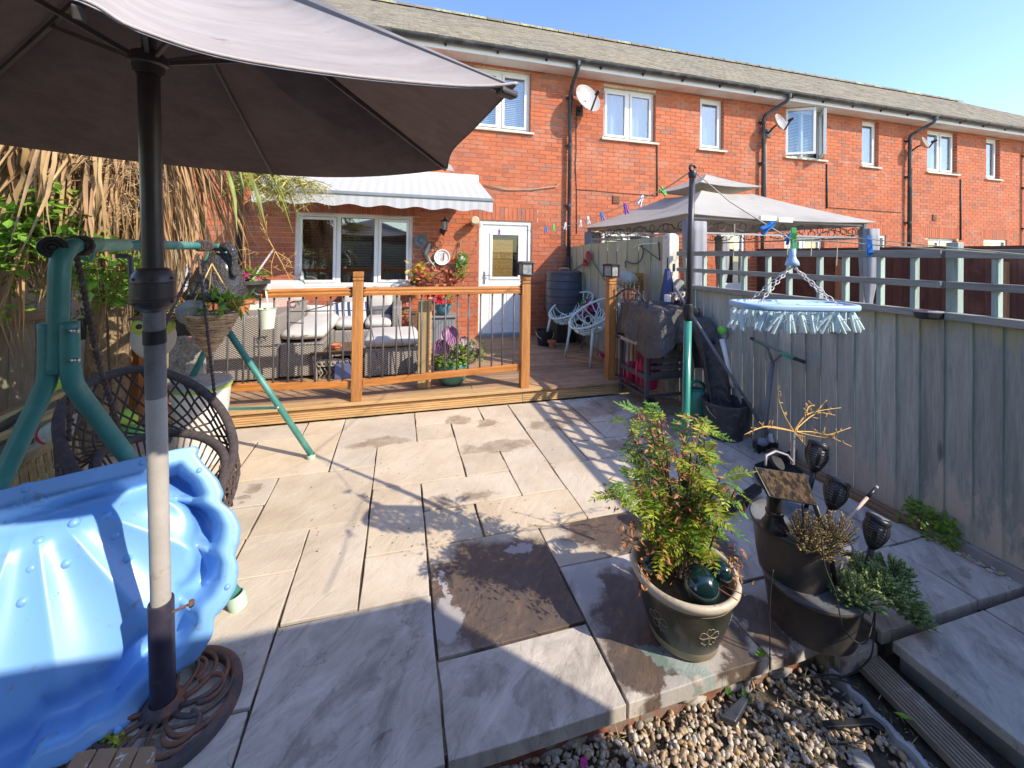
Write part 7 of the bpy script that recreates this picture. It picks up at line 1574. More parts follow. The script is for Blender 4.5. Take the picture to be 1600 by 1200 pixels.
peg(PB, 853, 358, 5.2, 'small blue peg, first to the right of the door, against the bricks', 1.25); peg(PG, 865, 356, 5.0, 'small yellow green peg, second to the right of the door', 1.2)
peg(PW, 883, 353, 4.8, 'small white peg right in front of the downpipe', 1.25, .1); peg(PW, 907, 349, 4.3, 'small clear white peg, first one right of the downpipe', 1.1); peg(PW, 919, 344, 4.1, 'white peg between the clear peg and the sky blue peg', 1.2, -.2)
peg(PB, 941, 338, 3.7, 'sky blue peg just left of the gazebo roof edge', 1.2, -.4); peg(PP_, 978, 326, 3.2, 'purple peg hanging in front of the gazebo roof', 1.25, -.35); peg(PW, 1001, 313, 2.9, 'white peg between the purple peg and the green one', 1.2, .5); peg(PG, 1036, 299, 2.4, 'green peg highest on the line, left of the pole top', .9, 2.2)
peg(PB, 1200, 355, 1.45, 'large blue peg on the sloping line, left of the airer hook', .9, .95, .3, .3)
peg(PG, 1240, 374, 1.42, 'large green peg gripping the hook of the blue airer', 1.15, .05, .9); peg(PB, 1232, 372, 1.44, 'blue peg half hidden behind the large green one', .7, .8)
peg(PB, 1358, 384, 1.12, 'two tone blue peg on the line right of the airer', .80, .35, .8)
AC = WD(1238, 476, 1.40)
ar = thing('peg_airer', 'pale blue oval sock airer with white chains and hanging pegs', 'clothes airer', AC)
MSKY = mat('sky_blue_plastic', (.38,.58,.78), .35, .04, 6, bs=.02); MSKP = mat('pale_blue_plastic', (.62,.76,.80), .3, .04, 6, bs=.02); MCHW = mat('white_chain', (.72,.66,.60), .4, .05, 6, bs=0)
ex = (WD(1325,478,1.40)-WD(1151,474,1.40)); ex.z = 0; hw = ex.length/2; ex.normalize(); ey = V((-ex.y, ex.x, 0)); hd_ = .095
def AP(u, v, z=0): return AC + ex*u + ey*v + V((0,0,z))
def oval(s_=1, n=40): 
    out = []
    for k in range(n):
        a_ = 2*pi*k/n; c, q_ = cos(a_), sin(a_); out.append((hw*s_*math.copysign(abs(c)**.45, c), hd_*s_*math.copysign(abs(q_)**.6, q_)))
    return out
ov = oval(); rings = []
for (s_, z) in ((1,-.012),(1.02,-.006),(1.02,.004),(1.0,.008),(.93,.008),(.92,.0),(.93,-.012)): rings.append([AP(u*s_, v*(1 if s_ > .95 else .9)*s_, z) for u, v in ov])
MB().loft(rings, True).build('frame', MSKY, ar, smooth=True)
for v in (-.06,-.03,0,.03,.06): u = hw*.93*(1-abs(v/hd_)**3)**.5; MB().bar(AP(-u,v,0), AP(u,v,0), .012, .006).build('bar', MSKY, ar, bevel=.002)
hookp = WD(1238, 404, 1.41)
MB().lathe([(.001,.035),(.012,.034),(.010,.01),(.013,0),(.020,-.012),(.022,-.024),(.001,-.026)], 14, hookp).tube(catmull([hookp+V((0,0,.03)), hookp+V((.0,0,.05)), hookp+V((.008,0,.062)), LH], 3), .004, 6).build('hook', MSKY, ar, smooth=True)
def chain(a, b_, par):
    a, b_ = V(a), V(b_); L = (b_-a).length; n = int(L/.0165); d = (b_-a).normalized(); x = d.orthogonal().normalized(); y = d.cross(x); b = MB()
    for k in range(n):
        c = a.lerp(b_, (k+.5)/n); s_ = x if k % 2 else y; b.tube([c + d*.0105*cos(t) + s_*.0048*sin(t) for t in [2*pi*i/8 for i in range(8)]], .0017, 4, True)
    return b.build('chain', MCHW, par, smooth=True)
for (u, v) in ((-.78,-.6),(-.55,.65),(.55,-.65),(.84,.5)): chain(hookp+V((0,0,-.024)), AP(u*hw, v*hd_, .01), ar)
pm = MB()
for s_ in (-1, 1): pm.plate([V((s_*x, 0, z)) for x, z in ((0,0),(.006,-.002),(.009,-.02),(.013,-.058),(.009,-.06),(.005,-.03),(.001,-.012))], .009, (0,-1,0))
pm.tube([(0,-.004,.016),(0,-.004,0)], .0016, 4).tube([(-.006,-.005,-.02),(0,-.010,-.018),(.006,-.005,-.02)], .0014, 4)
pme = bpy.data.meshes.new('peg'); pme.from_pydata(pm.v, [], pm.f); pme.materials.append(MSKP)
k = 0
for v in (-.088,-.06,-.03,0,.03,.06,.085):
    u_ = hw*.95*(1-abs(v/(hd_*1.02))**3)**.5; n_ = 7 if abs(v) > .08 else 9
    for i in range(n_):
        u = -u_ + 2*u_*i/(n_-1) + R(-.006,.006); o = link('peg', pme, ar, loc=AP(u, v, -.02)); o.rotation_euler = (R(-.15,.15), R(-.5,.5), R(-.5,.5)); s_ = R(1.0,1.25); o.scale = (s_*.8, s_, s_); k += 1
# solar wall light on the fence rail
sl2 = thing('fence_light', 'round fronted black solar light fixed to the fence capping rail', 'solar light', WX(1445, 492, XF-.06)); c_ = WX(1445, 489, XF-.07)
MB().loft([[V((c_.x+.05-(.095*sin(a_)*q_), c_.y-.052*cos(a_)*q_*1.1, c_.z+z)) for a_ in [pi*i/16 for i in range(17)]] for q_, z in ((.9,-.03),(1,-.022),(1,.006))], False, True).build('body', MBLK, sl2)
MB().loft([[V((c_.x+.05-(.095*sin(a_)*q_), c_.y-.052*cos(a_)*q_*1.1, c_.z+z)) for a_ in [pi*i/16 for i in range(17)]] for q_, z in ((1.02,.006),(1.02,.012),(.9,.014))], False, True).build('lid', mat('silver_plastic', (.35,.34,.36), .35, .05, 6), sl2); MB().bx(c_.x-.03, c_.x+.04, c_.y-.028, c_.y+.028, c_.z+.0145, c_.z+.0165).build('solar_panel', MATS['solar_cell'], sl2)

# ================================================================== POTTED SHRUB
MPOT = mat('dark_green_glaze', (.028,.034,.028), .32, .25, 12, bs=.1, coat=.25, dirt=(.06,.06,.045), dscale=8); MPBAND = mat('stoneware', (.33,.27,.18), .6, .2, 12, bs=.2, dirt=(.2,.17,.12), dscale=12); MPRIM = mat('cream_stoneware', (.55,.49,.38), .45, .12, 12, bs=.1, dirt=(.32,.22,.14), dscale=10, dth=(.55,.7))
pc = G(1067, 989, 0); pc.z = .001; pt = thing('potted_shrub', 'dark glazed pot with cream rim and etched shamrock, holding a ferny yellow green shrub', 'potted plant', pc)
HP = .265
MB().lathe([(.001,0),(.112,0),(.128,.012),(.136,.045)], 48, pc).build('base_band', MPBAND, pt, smooth=True)
MB().lathe([(.1362,.045),(.150,.085),(.166,.14),(.178,.19),(.183,.225)], 48, pc).build('pot', MPOT, pt, smooth=True)
MB().lathe([(.183,.225),(.187,.232),(.196,.24),(.202,.25),(.203,.26),(.197,.269),(.187,.270),(.178,.262),(.175,.25),(.172,.20)], 48, pc).build('rim', MPRIM, pt, smooth=True)
MB().lathe([(.173,.205),(.12,.215),(.001,.22)], 32, pc).build('compost', MSOIL, pt, smooth=True)
MB().lathe([(.1835,.221),(.1855,.222),(.1845,.224)], 48, pc).build('groove', MPBAND, pt, smooth=True)
def onpot(a_, z): 
    pr = [(.136,.045),(.150,.085),(.166,.14),(.178,.19),(.183,.225)]
    for (r0, z0), (r1_, z1) in zip(pr, pr[1:]):
        if z0 <= z <= z1: r = r0+(r1_-r0)*(z-z0)/(z1-z0); break
    else: r = .183
    return pc + V(((r+.001)*cos(a_), (r+.001)*sin(a_), z))
MINC = mat('incised_line', (.36,.31,.22), .7, .1, 10, bs=0)
for cA in (rad(-97), rad(-40), rad(-160), rad(20), rad(140), rad(80)):
    b = MB()
    for k in range(5):
        th = rad(90)+2*pi*k/5; pts = []
        for (u, v) in ((0,.004),(-.011,.016),(-.014,.030),(-.006,.038),(0,.034),(.006,.038),(.014,.030),(.011,.016),(0,.004)):
            dx_, dz_ = u*cos(th-pi/2)-v*sin(th-pi/2), u*sin(th-pi/2)+v*cos(th-pi/2); pts.append(onpot(cA+dx_/.165, .135+dz_))
        b.tube(catmull(pts, 3), .0011, 4)
    b.tube([onpot(cA, .135), onpot(cA+.03, .105), onpot(cA+.02, .09)], .0011, 4); b.build('shamrock', MINC, pt)
MGBALL = mat('dark_teal_glass', (.004,.024,.028), .08, .4, 9, bs=.03, coat=1)
for (px, py, r) in ((1095,915,.066),(1128,893,.036),(1015,885,.036)):
    q_ = WD(px, py, 1.50 if px != 1015 else 1.62); MB().ball(q_, r, 28, 18).build('glass_ball', MGBALL, pt, smooth=True)
MSORB = mat('sorbaria_leaf', (.46,.54,.06), .5, .25, 16, bs=.05, rv=.28, trans=.35); MSORG = mat('sorbaria_leaf_green', (.18,.36,.05), .5, .25, 16, bs=.05, rv=.25, trans=.35); MDRY = mat('withered_leaf', (.50,.24,.10), .85, .3, 20, bs=.1, rv=.3, trans=.2); MSTEM = mat('shrub_stem', (.12,.085,.06), .85, .3, 20, bs=.2)
def pinnate(L, m_, curl, n=7):
    b = MB(); pts = [V((L*t, 0, .05*L*sin(t*2)-curl*L*t*t)) for t in [i/n for i in range(n+1)]]; b.tube(pts, .0011, 3, cap=False)
    for i in range(1, n+1):
        p = pts[i]; w = L*.44*(sin(pi*(i/n*.78+.12)))
        for s_ in (-1, 1): b.leaf(p, (.55, s_, -.1+R(-.25,.25)), (0,R(-.3,.3),1), w, w*.36, .1)
    b.leaf(pts[-1], (1,0,-.2), (0,0,1), L*.26, L*.09); me = bpy.data.meshes.new('leaf'); me.from_pydata(b.v, [], b.f); me.materials.append(m_); return me
PN = [pinnate(R(.10,.14), MSORB, R(.1,.5)) for _ in range(4)] + [pinnate(R(.09,.13), MSORG, R(.1,.5)) for _ in range(3)]
random.seed(23)
stm = MB(); tips = []
for k in range(26):
    a_ = R(0, 2*pi); r0 = R(.01,.09); s0 = pc + V((r0*cos(a_), r0*sin(a_)+.03, .21)); hgt_ = R(.30,.62) if k > 7 else R(.52,.64); out = R(.02,.15) if k > 7 else R(.0,.12)
    p1 = s0 + V((cos(a_)*out*.35+R(-.02,.02), sin(a_)*out*.35, hgt_*.5)); p2 = s0 + V((cos(a_)*out+R(-.03,.03), sin(a_)*out, hgt_)); path = catmull([s0, p1, p2], 5); stm.tube(path, [.0055*(1-.7*i/len(path)) for i in range(len(path))], 5); tips.append((path, a_))
for (px, py, d) in ((965,752,1.5),(990,690,1.75),(1000,640,1.9),(1135,755,1.5),(1115,695,1.6),(955,770,1.5)):       # the long side shoots
    e_ = WD(px, py, d); s0 = pc+V((0,.02,.4)); path = catmull([s0, s0.lerp(e_, .5)+V((0,0,.05)), e_], 5); stm.tube(path, [.004*(1-.6*i/len(path)) for i in range(len(path))], 5); tips.append((path, atan2(e_.y-pc.y, e_.x-pc.x)))
tag(stm.build('stem', MSTEM, pt, smooth=True), kind='stuff')
nlf = 0; dry = MB()
for path, a_ in tips:
    n_ = len(path)
    for k in range(9):
        t = .35+.65*k/8; p = path[min(int(t*(n_-1)), n_-1)]; aa = a_+R(-2.2,2.2)
        if nlf < 292:
            o = link('leaf', PN[random.randrange(7)], pt, loc=p); o.rotation_euler = (R(-.4,.4), R(-.65,.35), aa); s_ = R(.6,.95); o.scale = (s_,s_,s_); nlf += 1
        if R(0,1) < (.6 if p.z > .55 else .3):
            for j in range(7): q_ = p+V((R(-.03,.03), R(-.03,.03), R(-.05,.02))); dry.leaf(q_, (R(-1,1), R(-1,1), R(-1,.2)), (R(-.5,.5), R(-.5,.5), 1), R(.018,.038), R(.008,.014), R(-.6,.6))
for (px, py, n_, sp) in ((1055,800,60,28),(1030,860,60,25),(1150,900,40,14),(985,835,40,15),(968,770,20,14),(1080,690,60,26),(1045,745,50,25),(1020,700,30,15),(1010,905,40,14),(1130,955,16,8),(1150,870,26,12),(1110,800,30,20)):
    for k in range(n_): q_ = WD(px+random.gauss(0,sp*.6), py+random.gauss(0,sp*.8), 1.55+R(-.1,.1)); dry.leaf(q_, (R(-1,1), R(-1,1), R(-1,.3)), (R(-.5,.5), R(-.5,.5), 1), R(.014,.034), R(.007,.013), R(-.6,.6))
for k in range(8): a_ = R(0,2*pi); s0 = pc+V((.1*cos(a_), .1*sin(a_), .22)); dry.tube([s0, s0+V((cos(a_)*.06, sin(a_)*.06, .08)), s0+V((cos(a_)*.14, sin(a_)*.14, .10))], .0018, 4)
tag(dry.build('withered_leaves', MDRY, pt), kind='stuff')

# ================================================================== STACKED PLANTERS
MPLN = mat('brown_black_planter', (.058,.052,.050), .42, .35, 9, (1,1,.6), bs=.2, dirt=(.12,.095,.075), dscale=7, dth=(.45,.75)); MPLT = mat('grey_planter_ledge', (.15,.155,.165), .5, .12, 9, bs=.15, dirt=(.09,.08,.07), dscale=10)
tp_ = thing('tiered_planter', 'two tier brown black plastic planter with soil ledges at the patio corner', 'planter', (1.53, 1.20, 0)); pl0 = V((1.66, 1.275, 0)); pl1 = V((1.63, 1.335, 0))
MB().lathe([(.001,.002),(.150,.002),(.160,.08),(.172,.165),(.180,.170),(.183,.18),(.179,.186)], 48, pl0, None, 1.0, .98).build('lower_tier', MPLN, tp_, auto=50); MB().lathe([(.179,.186),(.167,.184),(.120,.172),(.001,.170)], 40, pl0).build('ledge', MPLT, tp_, smooth=True)
MB().lathe([(.122,.168),(.134,.24),(.148,.362),(.156,.366),(.159,.378),(.154,.384)], 44, pl1).build('upper_tier', MPLN, tp_, auto=50); MB().lathe([(.154,.384),(.132,.382),(.122,.368),(.001,.366)], 40, pl1).build('upper_ledge', MPLT, tp_, smooth=True)
cp_ = thing('corner_stone', 'flaking pale stone block beneath the patio corner by the planter', 'stone', (1.74, 1.15, -.1)); MB().bx(1.66, 1.86, 1.155, 1.2, -.12, -.03).build('stone', mat('flaky_stone', (.42,.38,.34), .95, .3, 14, bs=.8, bscale=50, dirt=(.25,.10,.06), dscale=12), cp_, bevel=.01)
def torch(px, py, d, base, lab):
    c = WD(px, py, d); t = thing('solar_torch', lab, 'solar torch', base, 'black solar torches in the planters'); ax2 = (c-V(base)).normalized(); mt = ax2.to_track_quat('Z', 'Y').to_matrix(); Rr = .047
    MB().tube([V(base), V(base).lerp(c-ax2*.05, .55), c-ax2*.05], [.0085,.010,.012], 12).build('stake', MBLK, t, smooth=True)
    def P(a_, r, z): return c + mt @ V((r*cos(a_), r*sin(a_), z))
    prof = lambda u: (.015 + (Rr-.015)*sin(min(1,u*1.25)*pi/2)**.9) * (1-.18*max(0,(u-.72)/.28))
    z_ = lambda u: -.058+.112*u
    MB().loft([[P(2*pi*k/20, prof(u), z_(u)) for k in range(20)] for u in (0,.08,.16,.22)]).build('cup', MBLK, t, smooth=True)
    MB().lathe([(Rr*.86,.050),(Rr*.92,.062),(Rr*.82,.070),(Rr*.7,.072),(.001,.073)], 24, c, mt).build('cap', MBLK, t, smooth=True); MB().obox(c + mt @ V((0,0,.0745)), (.048,.048,.003), mt).build('solar_panel', mat('pale_solar_cell', (.30,.36,.44), .12, .2, 40, bs=0, coat=1), t)
    for k in range(6): a0 = 2*pi*k/6; MB().loft([[P(a0+da, prof(u), z_(u)) for da in (-.17,.17)] + [P(a0+da, prof(u)*.93, z_(u)) for da in (.17,-.17)] for u in [.2+.16*i for i in range(6)]], False, True).build('frame_bar', MBLK, t)
    b = MB()
    for k in range(6):
        a0 = 2*pi*(k+.5)/6
        for i in range(7): u = .28+.098*i; b.loft([[P(a0+da, prof(u)*.985, z_(u)-.0022), P(a0+da, prof(u)*.985, z_(u)+.0022), P(a0+da, prof(u)*.93, z_(u)+.0022), P(a0+da, prof(u)*.93, z_(u)-.0022)] for da in (-.36,-.18,0,.18,.36)], False, True)
    tag(b.build('louvre', MBLK, t), kind='stuff'); MB().loft([[P(2*pi*k/16, prof(u)*.72, z_(u)) for k in range(16)] for u in (.2,.5,.8,1)]).build('diffuser', mat('grey_diffuser', (.33,.35,.36), .4, .1, 9, bs=0), t, smooth=True)
torch(1275, 716, 1.86, WD(1258,800,1.80), 'black solar garden torch furthest back, beside the golden branch light'); torch(1304, 774, 1.74, WD(1278,866,1.70), 'black solar garden torch in the middle, standing in the dry brown plant'); torch(1367, 834, 1.70, WD(1346,918,1.68), 'black solar garden torch nearest the fence, standing in the green thyme')
sp = thing('solar_spotlight', 'black solar spotlight panel tilted on a stake, its gravel reflection painted in, on the upper planter', 'solar light', (1.42, 1.2, .5))
q = [WD(1179, 729, 1.528), WD(1259, 741, 1.619), WD(1278, 790, 1.550), WD(1203, 776, 1.459)]; nn_ = (q[1]-q[0]).cross(q[3]-q[0]).normalized()
if nn_.dot(O3-q[0]) < 0: nn_ = -nn_
MB().plate(q, .010, nn_).build('panel_case', MBLK, sp, bevel=.002); cq = sum(q, V((0,0,0)))/4; MB().plate([cq+(p-cq)*.93+nn_*.0015 for p in q], .001, nn_).build('solar_cell', mat('painted_reflection_cell', (.025,.015,.010), .06, .5, 40, bs=.02, coat=1, dirt=(.12,.08,.04), dscale=45, dth=(.45,.6)), sp)  # brown blotches in the cell colour imitate the reflected gravel
MB().tube([WD(1272, 786, 1.573), WD(1295, 850, 1.596), WD(1312, 948, 1.596)], [.009,.010,.0085], 10).build('stake', MBLK, sp, smooth=True)
hb_ = G(1210, 826, .384); MB().lathe([(.001,.0),(.050,.0),(.052,.010),(.045,.024),(.036,.038),(.030,.060),(.034,.066),(.034,.074),(.029,.078),(.028,.14)], 28, hb_, None, 1, 1).build('mount', MBLK, sp, auto=45)
MB().tube([WD(1196, 727, 1.596), WD(1197, 712, 1.619), WD(1212, 705, 1.653), WD(1230, 711, 1.664), WD(1239, 722, 1.664)], .005, 6).build('bracket', MATS['silver_plastic'], sp, smooth=True); MB().lathe([(.001,.004),(.03,.004),(.033,0),(.033,-.01),(.001,-.012)], 24, WD(1215, 722, 1.653), nn_.to_track_quat('Z','Y').to_matrix()).build('lamp_back', MBLK, sp, auto=40)
MB().tube([WD(1252, 765, 1.573), WD(1254, 800, 1.573), WD(1256, 838, 1.573)], .0025, 6).ball(WD(1254, 822, 1.573), .007, 8, 6, (1,1,1.6)).build('lead', MBLK, sp)
twigs('branch_light', 'golden bare branch light on a silver stem above the planters', (1238,725), (1240,674), [((1240,674,0),(1205,668,-.02),(1190,668,-.03),(1163,679,-.06)), ((1240,674,0),(1200,666,.02),(1170,675,0)), ((1240,674,0),(1226,650,.02),(1216,622,.03),(1217,603,.02)), ((1240,674,0),(1256,653,0),(1274,643,-.03),(1292,625,-.05)), ((1240,674,0),(1258,650,0),(1280,642,.03),(1314,637,.06)), ((1240,674,0),(1275,646,.03),(1305,649,.06)), ((1240,674,0),(1270,675,0),(1294,679,-.03),(1329,668,-.05)), ((1240,674,0),(1275,676,0),(1300,684,-.05),(1331,698,-.07)), ((1240,674,0),(1258,695,-.03)), ((1258,652,0),(1263,636,.02),(1272,634,.02)), ((1240,674,0),(1290,684,-.06),(1310,676,-.1))], 1.33, MGOLD, MATS['silver_plastic'])
a_, c_ = WD(1290, 850, 1.619), WD(1371, 760, 1.710); t = thing('bamboo_stick', 'pale pinkish cane with a black and silver tip leaning out of the upper planter', 'cane', a_); MB().tube([a_, a_.lerp(c_, .8)], .006, 8).build('cane', mat('pink_cane', (.48,.38,.33), .7, .15, 20, bs=.1), t, smooth=True); MB().tube([a_.lerp(c_, .8), a_.lerp(c_, .96)], .007, 8).build('sleeve', MBLK, t, smooth=True); MB().tube([a_.lerp(c_, .96), c_], .006, 8).build('tip', MATS['silver_plastic'], t, smooth=True)
t = thing('round_spotlight', 'small round solar spotlight behind the rim of the upper planter', 'solar light', WD(1322, 857, 1.710)); MB().lathe([(.001,.012),(.024,.012),(.028,.006),(.028,-.012),(.022,-.02),(.001,-.022)], 24, WD(1321, 856, 1.710), (O3-WD(1321, 856, 1.710)+V((.3,0,1.2))).to_track_quat('Z','Y').to_matrix()).build('body', MBLK, t, auto=40); MB().lathe([(.001,.0135),(.019,.0135)], 20, WD(1321, 856, 1.710), (O3-WD(1321, 856, 1.710)+V((.3,0,1.2))).to_track_quat('Z','Y').to_matrix()).build('solar_panel', MATS['pale_solar_cell'], t)
t = thing('stone_chip', 'rough pinkish stone edge showing beside the lower planter ledge', 'stone', WD(1310, 880, 1.710)); MB().bar(WD(1296, 893, 1.619), WD(1325, 870, 1.710), .02, .03).build('stone', MATS['flaky_stone'], t, bevel=.004)
# plants of the planters
def needles(name, lab, cat, spots, n, L, w, m_, m2=None):
    t = thing(name, lab, cat, spots[0][0]); b = MB(); tw = MB(); k = 0
    for c, rx, rz, out in spots:
        for _ in range(n):
            d = V((random.gauss(0,1), random.gauss(0,1), abs(random.gauss(0,1))*.8+.15)).normalized(); s0 = V(c)-V((0,0,rz*.6)); e_ = V(c)+V((d.x*rx, d.y*rx, d.z*rz*1.1-.3*rz)) + V(out)*R(0,1); tw.tube([s0.lerp(e_, .3), e_], .0012, 3, cap=False)
            for j in range(9):
                t_ = .45+.55*j/8; p = s0.lerp(e_, t_)
                for s_ in range(2): b.leaf(p, (d.x+R(-.9,.9), d.y+R(-.9,.9), d.z*.6+R(-.5,.7)), (R(-1,1), R(-1,1), 1), L*R(.7,1.2), w)
    tag(b.build('foliage', m_, t), kind='stuff'); tag(tw.build('stem', m2 or MSTEM, t), kind='stuff'); return t
th_ = needles('thyme_plant', 'bushy grey green thyme spilling over the lower planter', 'herb plant', [(G(1335,925,.20),.09,.075,(0,0,0)), (G(1372,915,.20),.10,.08,(0,0,0)), (G(1400,925,.16),.085,.07,(.02,-.01,-.04)), (G(1350,893,.20),.08,.07,(0,0,0)), (G(1392,895,.2),.085,.075,(0,0,0)), (G(1420,950,.08),.055,.05,(.02,-.02,-.03))], 95, .014, .0065, mat('thyme_leaf', (.34,.46,.17), .6, .25, 20, bs=0, rv=.3, trans=.2))
needles('heather_plant', 'straw coloured dry heather in the upper planter behind the torches', 'plant', [(G(1278,842,.40),.09,.12,(0,0,0)), (G(1305,835,.42),.08,.10,(.03,0,0)), (G(1258,835,.42),.06,.12,(0,0,0))], 70, .010, .004, mat('heather_straw', (.48,.38,.17), .8, .3, 20, bs=0, rv=.35, trans=.2))
t = thing('weed', 'bright green weed growing at the foot of the fence', 'weed', G(1470, 835, 0)); b = MB(); c_ = G(1468, 838, 0)
for k in range(620): q_ = R(0,1); p = c_+V((-.03+R(-.07,.07)*(1-q_*.4), R(-.12,.15)*(1-q_*.3), .15*q_)); b.leaf(p, (R(-1,1), R(-1,1), R(-.3,.8)), (R(-.5,.2),R(-.5,.2),1), R(.016,.03), .018)
tag(b.build('foliage', MLIMEL, t), kind='stuff')
for (px, py, lab) in ((1165,1097,'small green weed in the gravel right of the black slate chip'), (1138,1090,'small green weed in the gravel left of the black slate chip'), (1190,1030,'yellow green seedling hanging in the slab joint by the planter')):
    c_ = G(px, py, -.1 if py > 1050 else 0); b = MB()
    for k in range(14): a_ = R(0,2*pi); b.leaf(c_+V((0,0,.015)), (cos(a_), sin(a_), R(.1,.8)), (0,0,1), R(.014,.03), .012)
    tag(b.build('weed', MLIMEL if py < 1050 else MGREENL), lab, 'weed')
# black leads trailing from the planter
t = thing('cable', 'thin black cable looping from the planter over the gravel', 'cable', (1.6, 1.15, 0))
def cb(pts, r=.003): MB().tube(catmull(pts, 5), r, 6).build('lead', MCABLE, t, smooth=True)
cb([WD(1208,890,1.54), WD(1203,940,1.52), WD(1203,990,1.50), G(1203,1030,0)+V((0,0,.004)), WY(1203,1045,1.19)], .0022); cb([WD(1283,830,1.50), WD(1288,880,1.47), WD(1305,925,1.43), WD(1320,985,1.41), WD(1352,1005,1.43), WD(1366,960,1.56)], .0022)
gp_ = lambda px, py, z=-.10: G(px, py, z)+V((0,0,.006))
cb([WD(1367,955,1.56), WD(1365,1000,1.52), WD(1358,1030,1.50), gp_(1330,1055,-.07), gp_(1300,1063,-.07), gp_(1260,1058)]); cb([gp_(1250,1060), gp_(1310,1058,-.07), gp_(1352,1085,-.07), gp_(1340,1108), gp_(1310,1090), gp_(1290,1070)]); cb([gp_(1300,1062,-.07), gp_(1350,1078,-.07), gp_(1378,1110,-.07), gp_(1372,1135), gp_(1345,1140), gp_(1305,1120)]); cb([gp_(1310,1140), gp_(1350,1160), gp_(1300,1165), gp_(1280,1150)])
t = tag(MB().bar(G(1288,1133,-.09), G(1378,1128,-.09), .022, .012).bar(G(1362,1128,-.09), G(1383,1140,-.09), .03, .012).build('black_stake', MBLK, bevel=.003), 'black plastic ground spike lying on the gravel beside the scalloped edging', 'ground spike')
t = tag(MB().plate([G(1125,1118,-.075), G(1160,1085,-.075), G(1170,1092,-.075), G(1150,1128,-.08)], .02, (0,0,1)).build('slate_chip', mat('black_slate', (.035,.04,.055), .4, .3, 20, bs=.3), bevel=.004), 'black slate chip standing in the gravel below the patio edge', 'slate')

# ================================================================== GRAVEL STRIP, EDGING, PLANK
EDG = [(1290,1043),(1310,1062),(1322,1080),(1333,1098),(1352,1112),(1368,1128),(1378,1145),(1395,1160),(1412,1172),(1425,1190),(1445,1205),(1470,1230)]
ed = thing('lawn_edging', 'pale grey plastic scalloped lawn edging between gravel and decking plank', 'edging', G(1370, 1128, -.07)); N = 14
A_, B_ = G(1296, 1045, -.07), G(1462, 1215, -.07); B_ = A_ + (B_-A_)*1.25; d_ = (B_-A_).normalized(); x_ = V((d_.y, -d_.x, 0)); L = (B_-A_).length; n = 70; rings = []
for i in range(n+1):
    s_ = i/n; sc = abs(sin(s_*L/.075*pi)); rings.append([A_+d_*L*s_ + x_*(.004-.020*0-.012*sc) + V((0,0,z)) + x_*q_ for q_, z in ((0,-.06),(0,.0),(-.016,.0),(-.016,-.06))])
MB().loft(rings, False, True).build('strip', mat('pale_grey_plastic', (.40,.43,.48), .55, .08, 6, bs=.05, dirt=(.26,.26,.26), dscale=9), ed)
A2, B2 = G(1362, 1034, -.07), G(1540, 1212, -.07); dd_ = (B2-A2).normalized(); B2 = A2+dd_*.9; xx_ = V((dd_.y, -dd_.x, 0)); pk = thing('decking_plank', 'grooved grey brown decking plank lying along the side path edge', 'plank', A2)
pr = []; W2 = .115
for q_ in range(8): u0 = -W2/2+W2*q_/8; du_ = W2/8; pr += [(u0+du_*.1, 0), (u0+du_*.6, 0), (u0+du_*.7, -.006), (u0+du_*1.0, -.006)]
pr += [(W2/2, 0), (W2/2, -.028), (-W2/2, -.028), (-W2/2, 0)]
MB().loft([[A2 + dd_*s_ - xx_*u + V((0,0,z)) for u, z in pr] for s_ in (-.02, 1.0)], False, True).build('board', wood('plank_wood', (.34,.27,.20), 'y', .85, .05, dirt=(.62,.55,.50), dscale=7, dth=(.55,.68)), pk)
MPEB = newmat('pebble'); m_, n_, b_ = MPEB; r_ = rnd(n_)
c_ = ramp(n_, r_, [(0, (.56,.49,.40)), (.2, (.42,.25,.11)), (.35, (.66,.60,.52)), (.5, (.26,.19,.13)), (.62, (.52,.38,.20)), (.74, (.70,.67,.62)), (.86, (.36,.32,.27)), (1, (.50,.31,.13))])
c_ = mix(n_, mth(n_, 'MULTIPLY', ramp(n_, noi(n_, pos(n_), 60, 4, .6), [(.45, 0), (.65, 1)]), .5), c_, (.30,.26,.20)); n_.links.new(c_, b_.inputs['Base Color']); b_.inputs['Roughness'].default_value = .55; bump(n_, b_, noi(n_, pos(n_), 150, 3), .2, .003); MPEB = m_
random.seed(5)
ico = bmesh.new(); bmesh.ops.create_icosphere(ico, subdivisions=2, radius=1); IV = [v.co.copy() for v in ico.verts]; IF = [tuple(v.index for v in f.verts) for f in ico.faces]; ico.free()
b = MB(); cnt = 0
edge_x = lambda y: 1.60 + (1.2-y)*.10
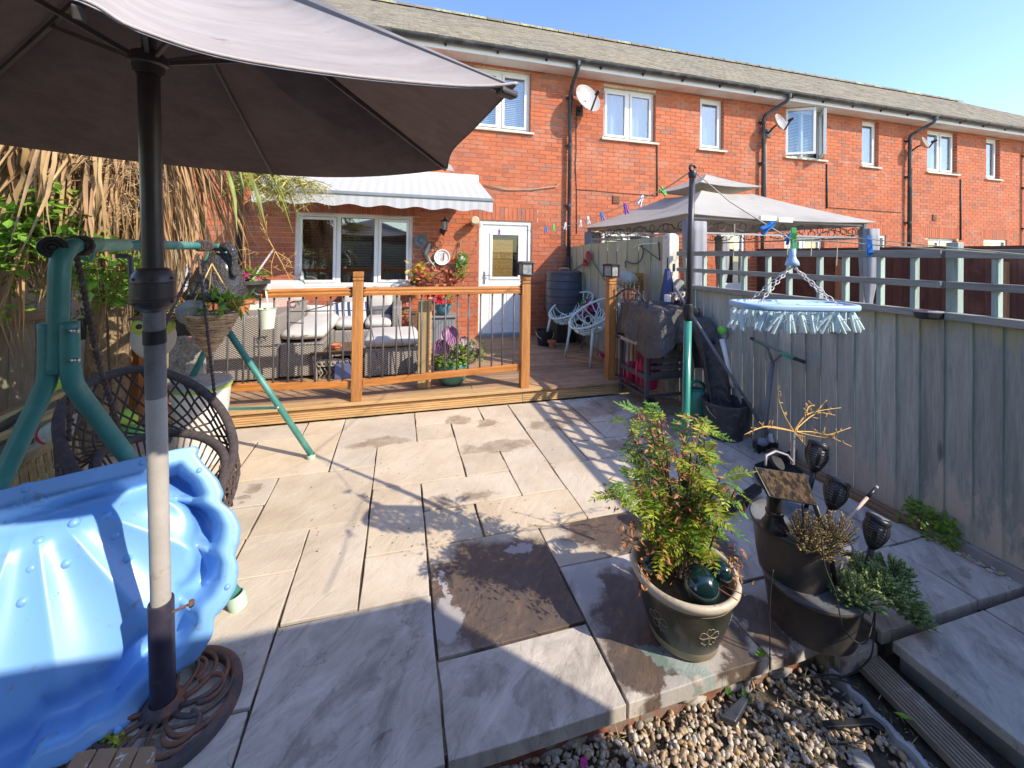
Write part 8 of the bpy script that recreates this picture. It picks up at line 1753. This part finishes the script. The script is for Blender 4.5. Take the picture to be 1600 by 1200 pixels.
while cnt < 3900:
    y = R(.70, 1.215); x = R(.1, edge_x(y)+.03)
    dens = 1 if y > .93 or x < 1.25 else (.35 if x < edge_x(y)-.09 else .9)
    if x > 1.15 and y > 1.08: dens = .35
    if x > 1.2 and y < .95 and x < edge_x(y)-.08: dens = .12
    if R(0,1) > dens: continue
    q_ = R(.55,1.2); s_ = V((R(.008,.015)*q_, R(.006,.010)*q_, R(.004,.008)*q_)); rot = Euler((R(-.9,.9), R(-.9,.9), R(0,6.3))).to_matrix(); sd_ = R(0,99); c0 = V((x, y, -.114+R(0,.017)))
    b.add([c0 + rot @ V((v.x*s_.x*(1+.18*mnoise.noise(v*1.3+V((sd_,0,0)))), v.y*s_.y, v.z*s_.z)) for v in IV], IF); cnt += 1
tag(b.build('gravel', MPEB, smooth=True), 'cream and tan pea shingle in the bed below the patio edge', 'gravel', kind='stuff')
b = MB()
for k in range(160): y = R(.2,1.0); c0 = V((2.79+R(-.02,.03), y if k % 2 else R(1.2,1.55), .004)); s_ = R(.005,.010); b.add([c0+V((v.x*s_, v.y*s_*1.3, v.z*s_*.7)) for v in IV], IF)
tag(b.build('fence_foot_gravel', MPEB, smooth=True), 'thin line of pebbles along the foot of the fence', 'gravel', kind='stuff')
b = MB()
for k in range(420): x, y = R(.3,1.7), R(.75,1.2); b.leaf((x, y, -.10+R(0,.01)), (R(-1,1), R(-1,1), R(0,.5)), (0,0,1), R(.015,.045), .0025, 0)
for k in range(100): x, y = R(1.2,1.5), R(.95,1.15); b.leaf((x, y, -.095+R(0,.01)), (R(-1,1), R(-1,1), R(0,.5)), (0,0,1), R(.01,.03), .005, 0)
tag(b.build('dry_grass_litter', mat('straw_litter', (.36,.30,.15), .9, .3, 20, bs=0, rv=.4)), 'straw and moss litter scattered through the gravel', 'litter', kind='stuff')
t = tag(MB().lathe([(.001,-.01),(.03,-.008),(.035,.004),(.001,.006)], 12, G(1345,1190,-.11)).build('bare_membrane', mat('pale_membrane', (.38,.39,.40), .8, .1, 9)), 'pale patch of membrane showing through the thin gravel', 'membrane')
t = MB(); 
for k in range(6): floret(t, G(912,1196,-.09)+V((R(-.004,.004), R(-.004,.004), .01)), .012, 4, (0,-.4,1))
tag(t.build('fallen_petal', MPINK), 'single magenta petal on the gravel at the bottom edge', 'petal')
t = tag(MB().leaf(G(1395,1112,-.06), (.7,-.75,.1), (0,0,1), .06, .02).build('fallen_leaf', MLIMEL), 'yellow green fallen leaf beside the decking plank', 'leaf')
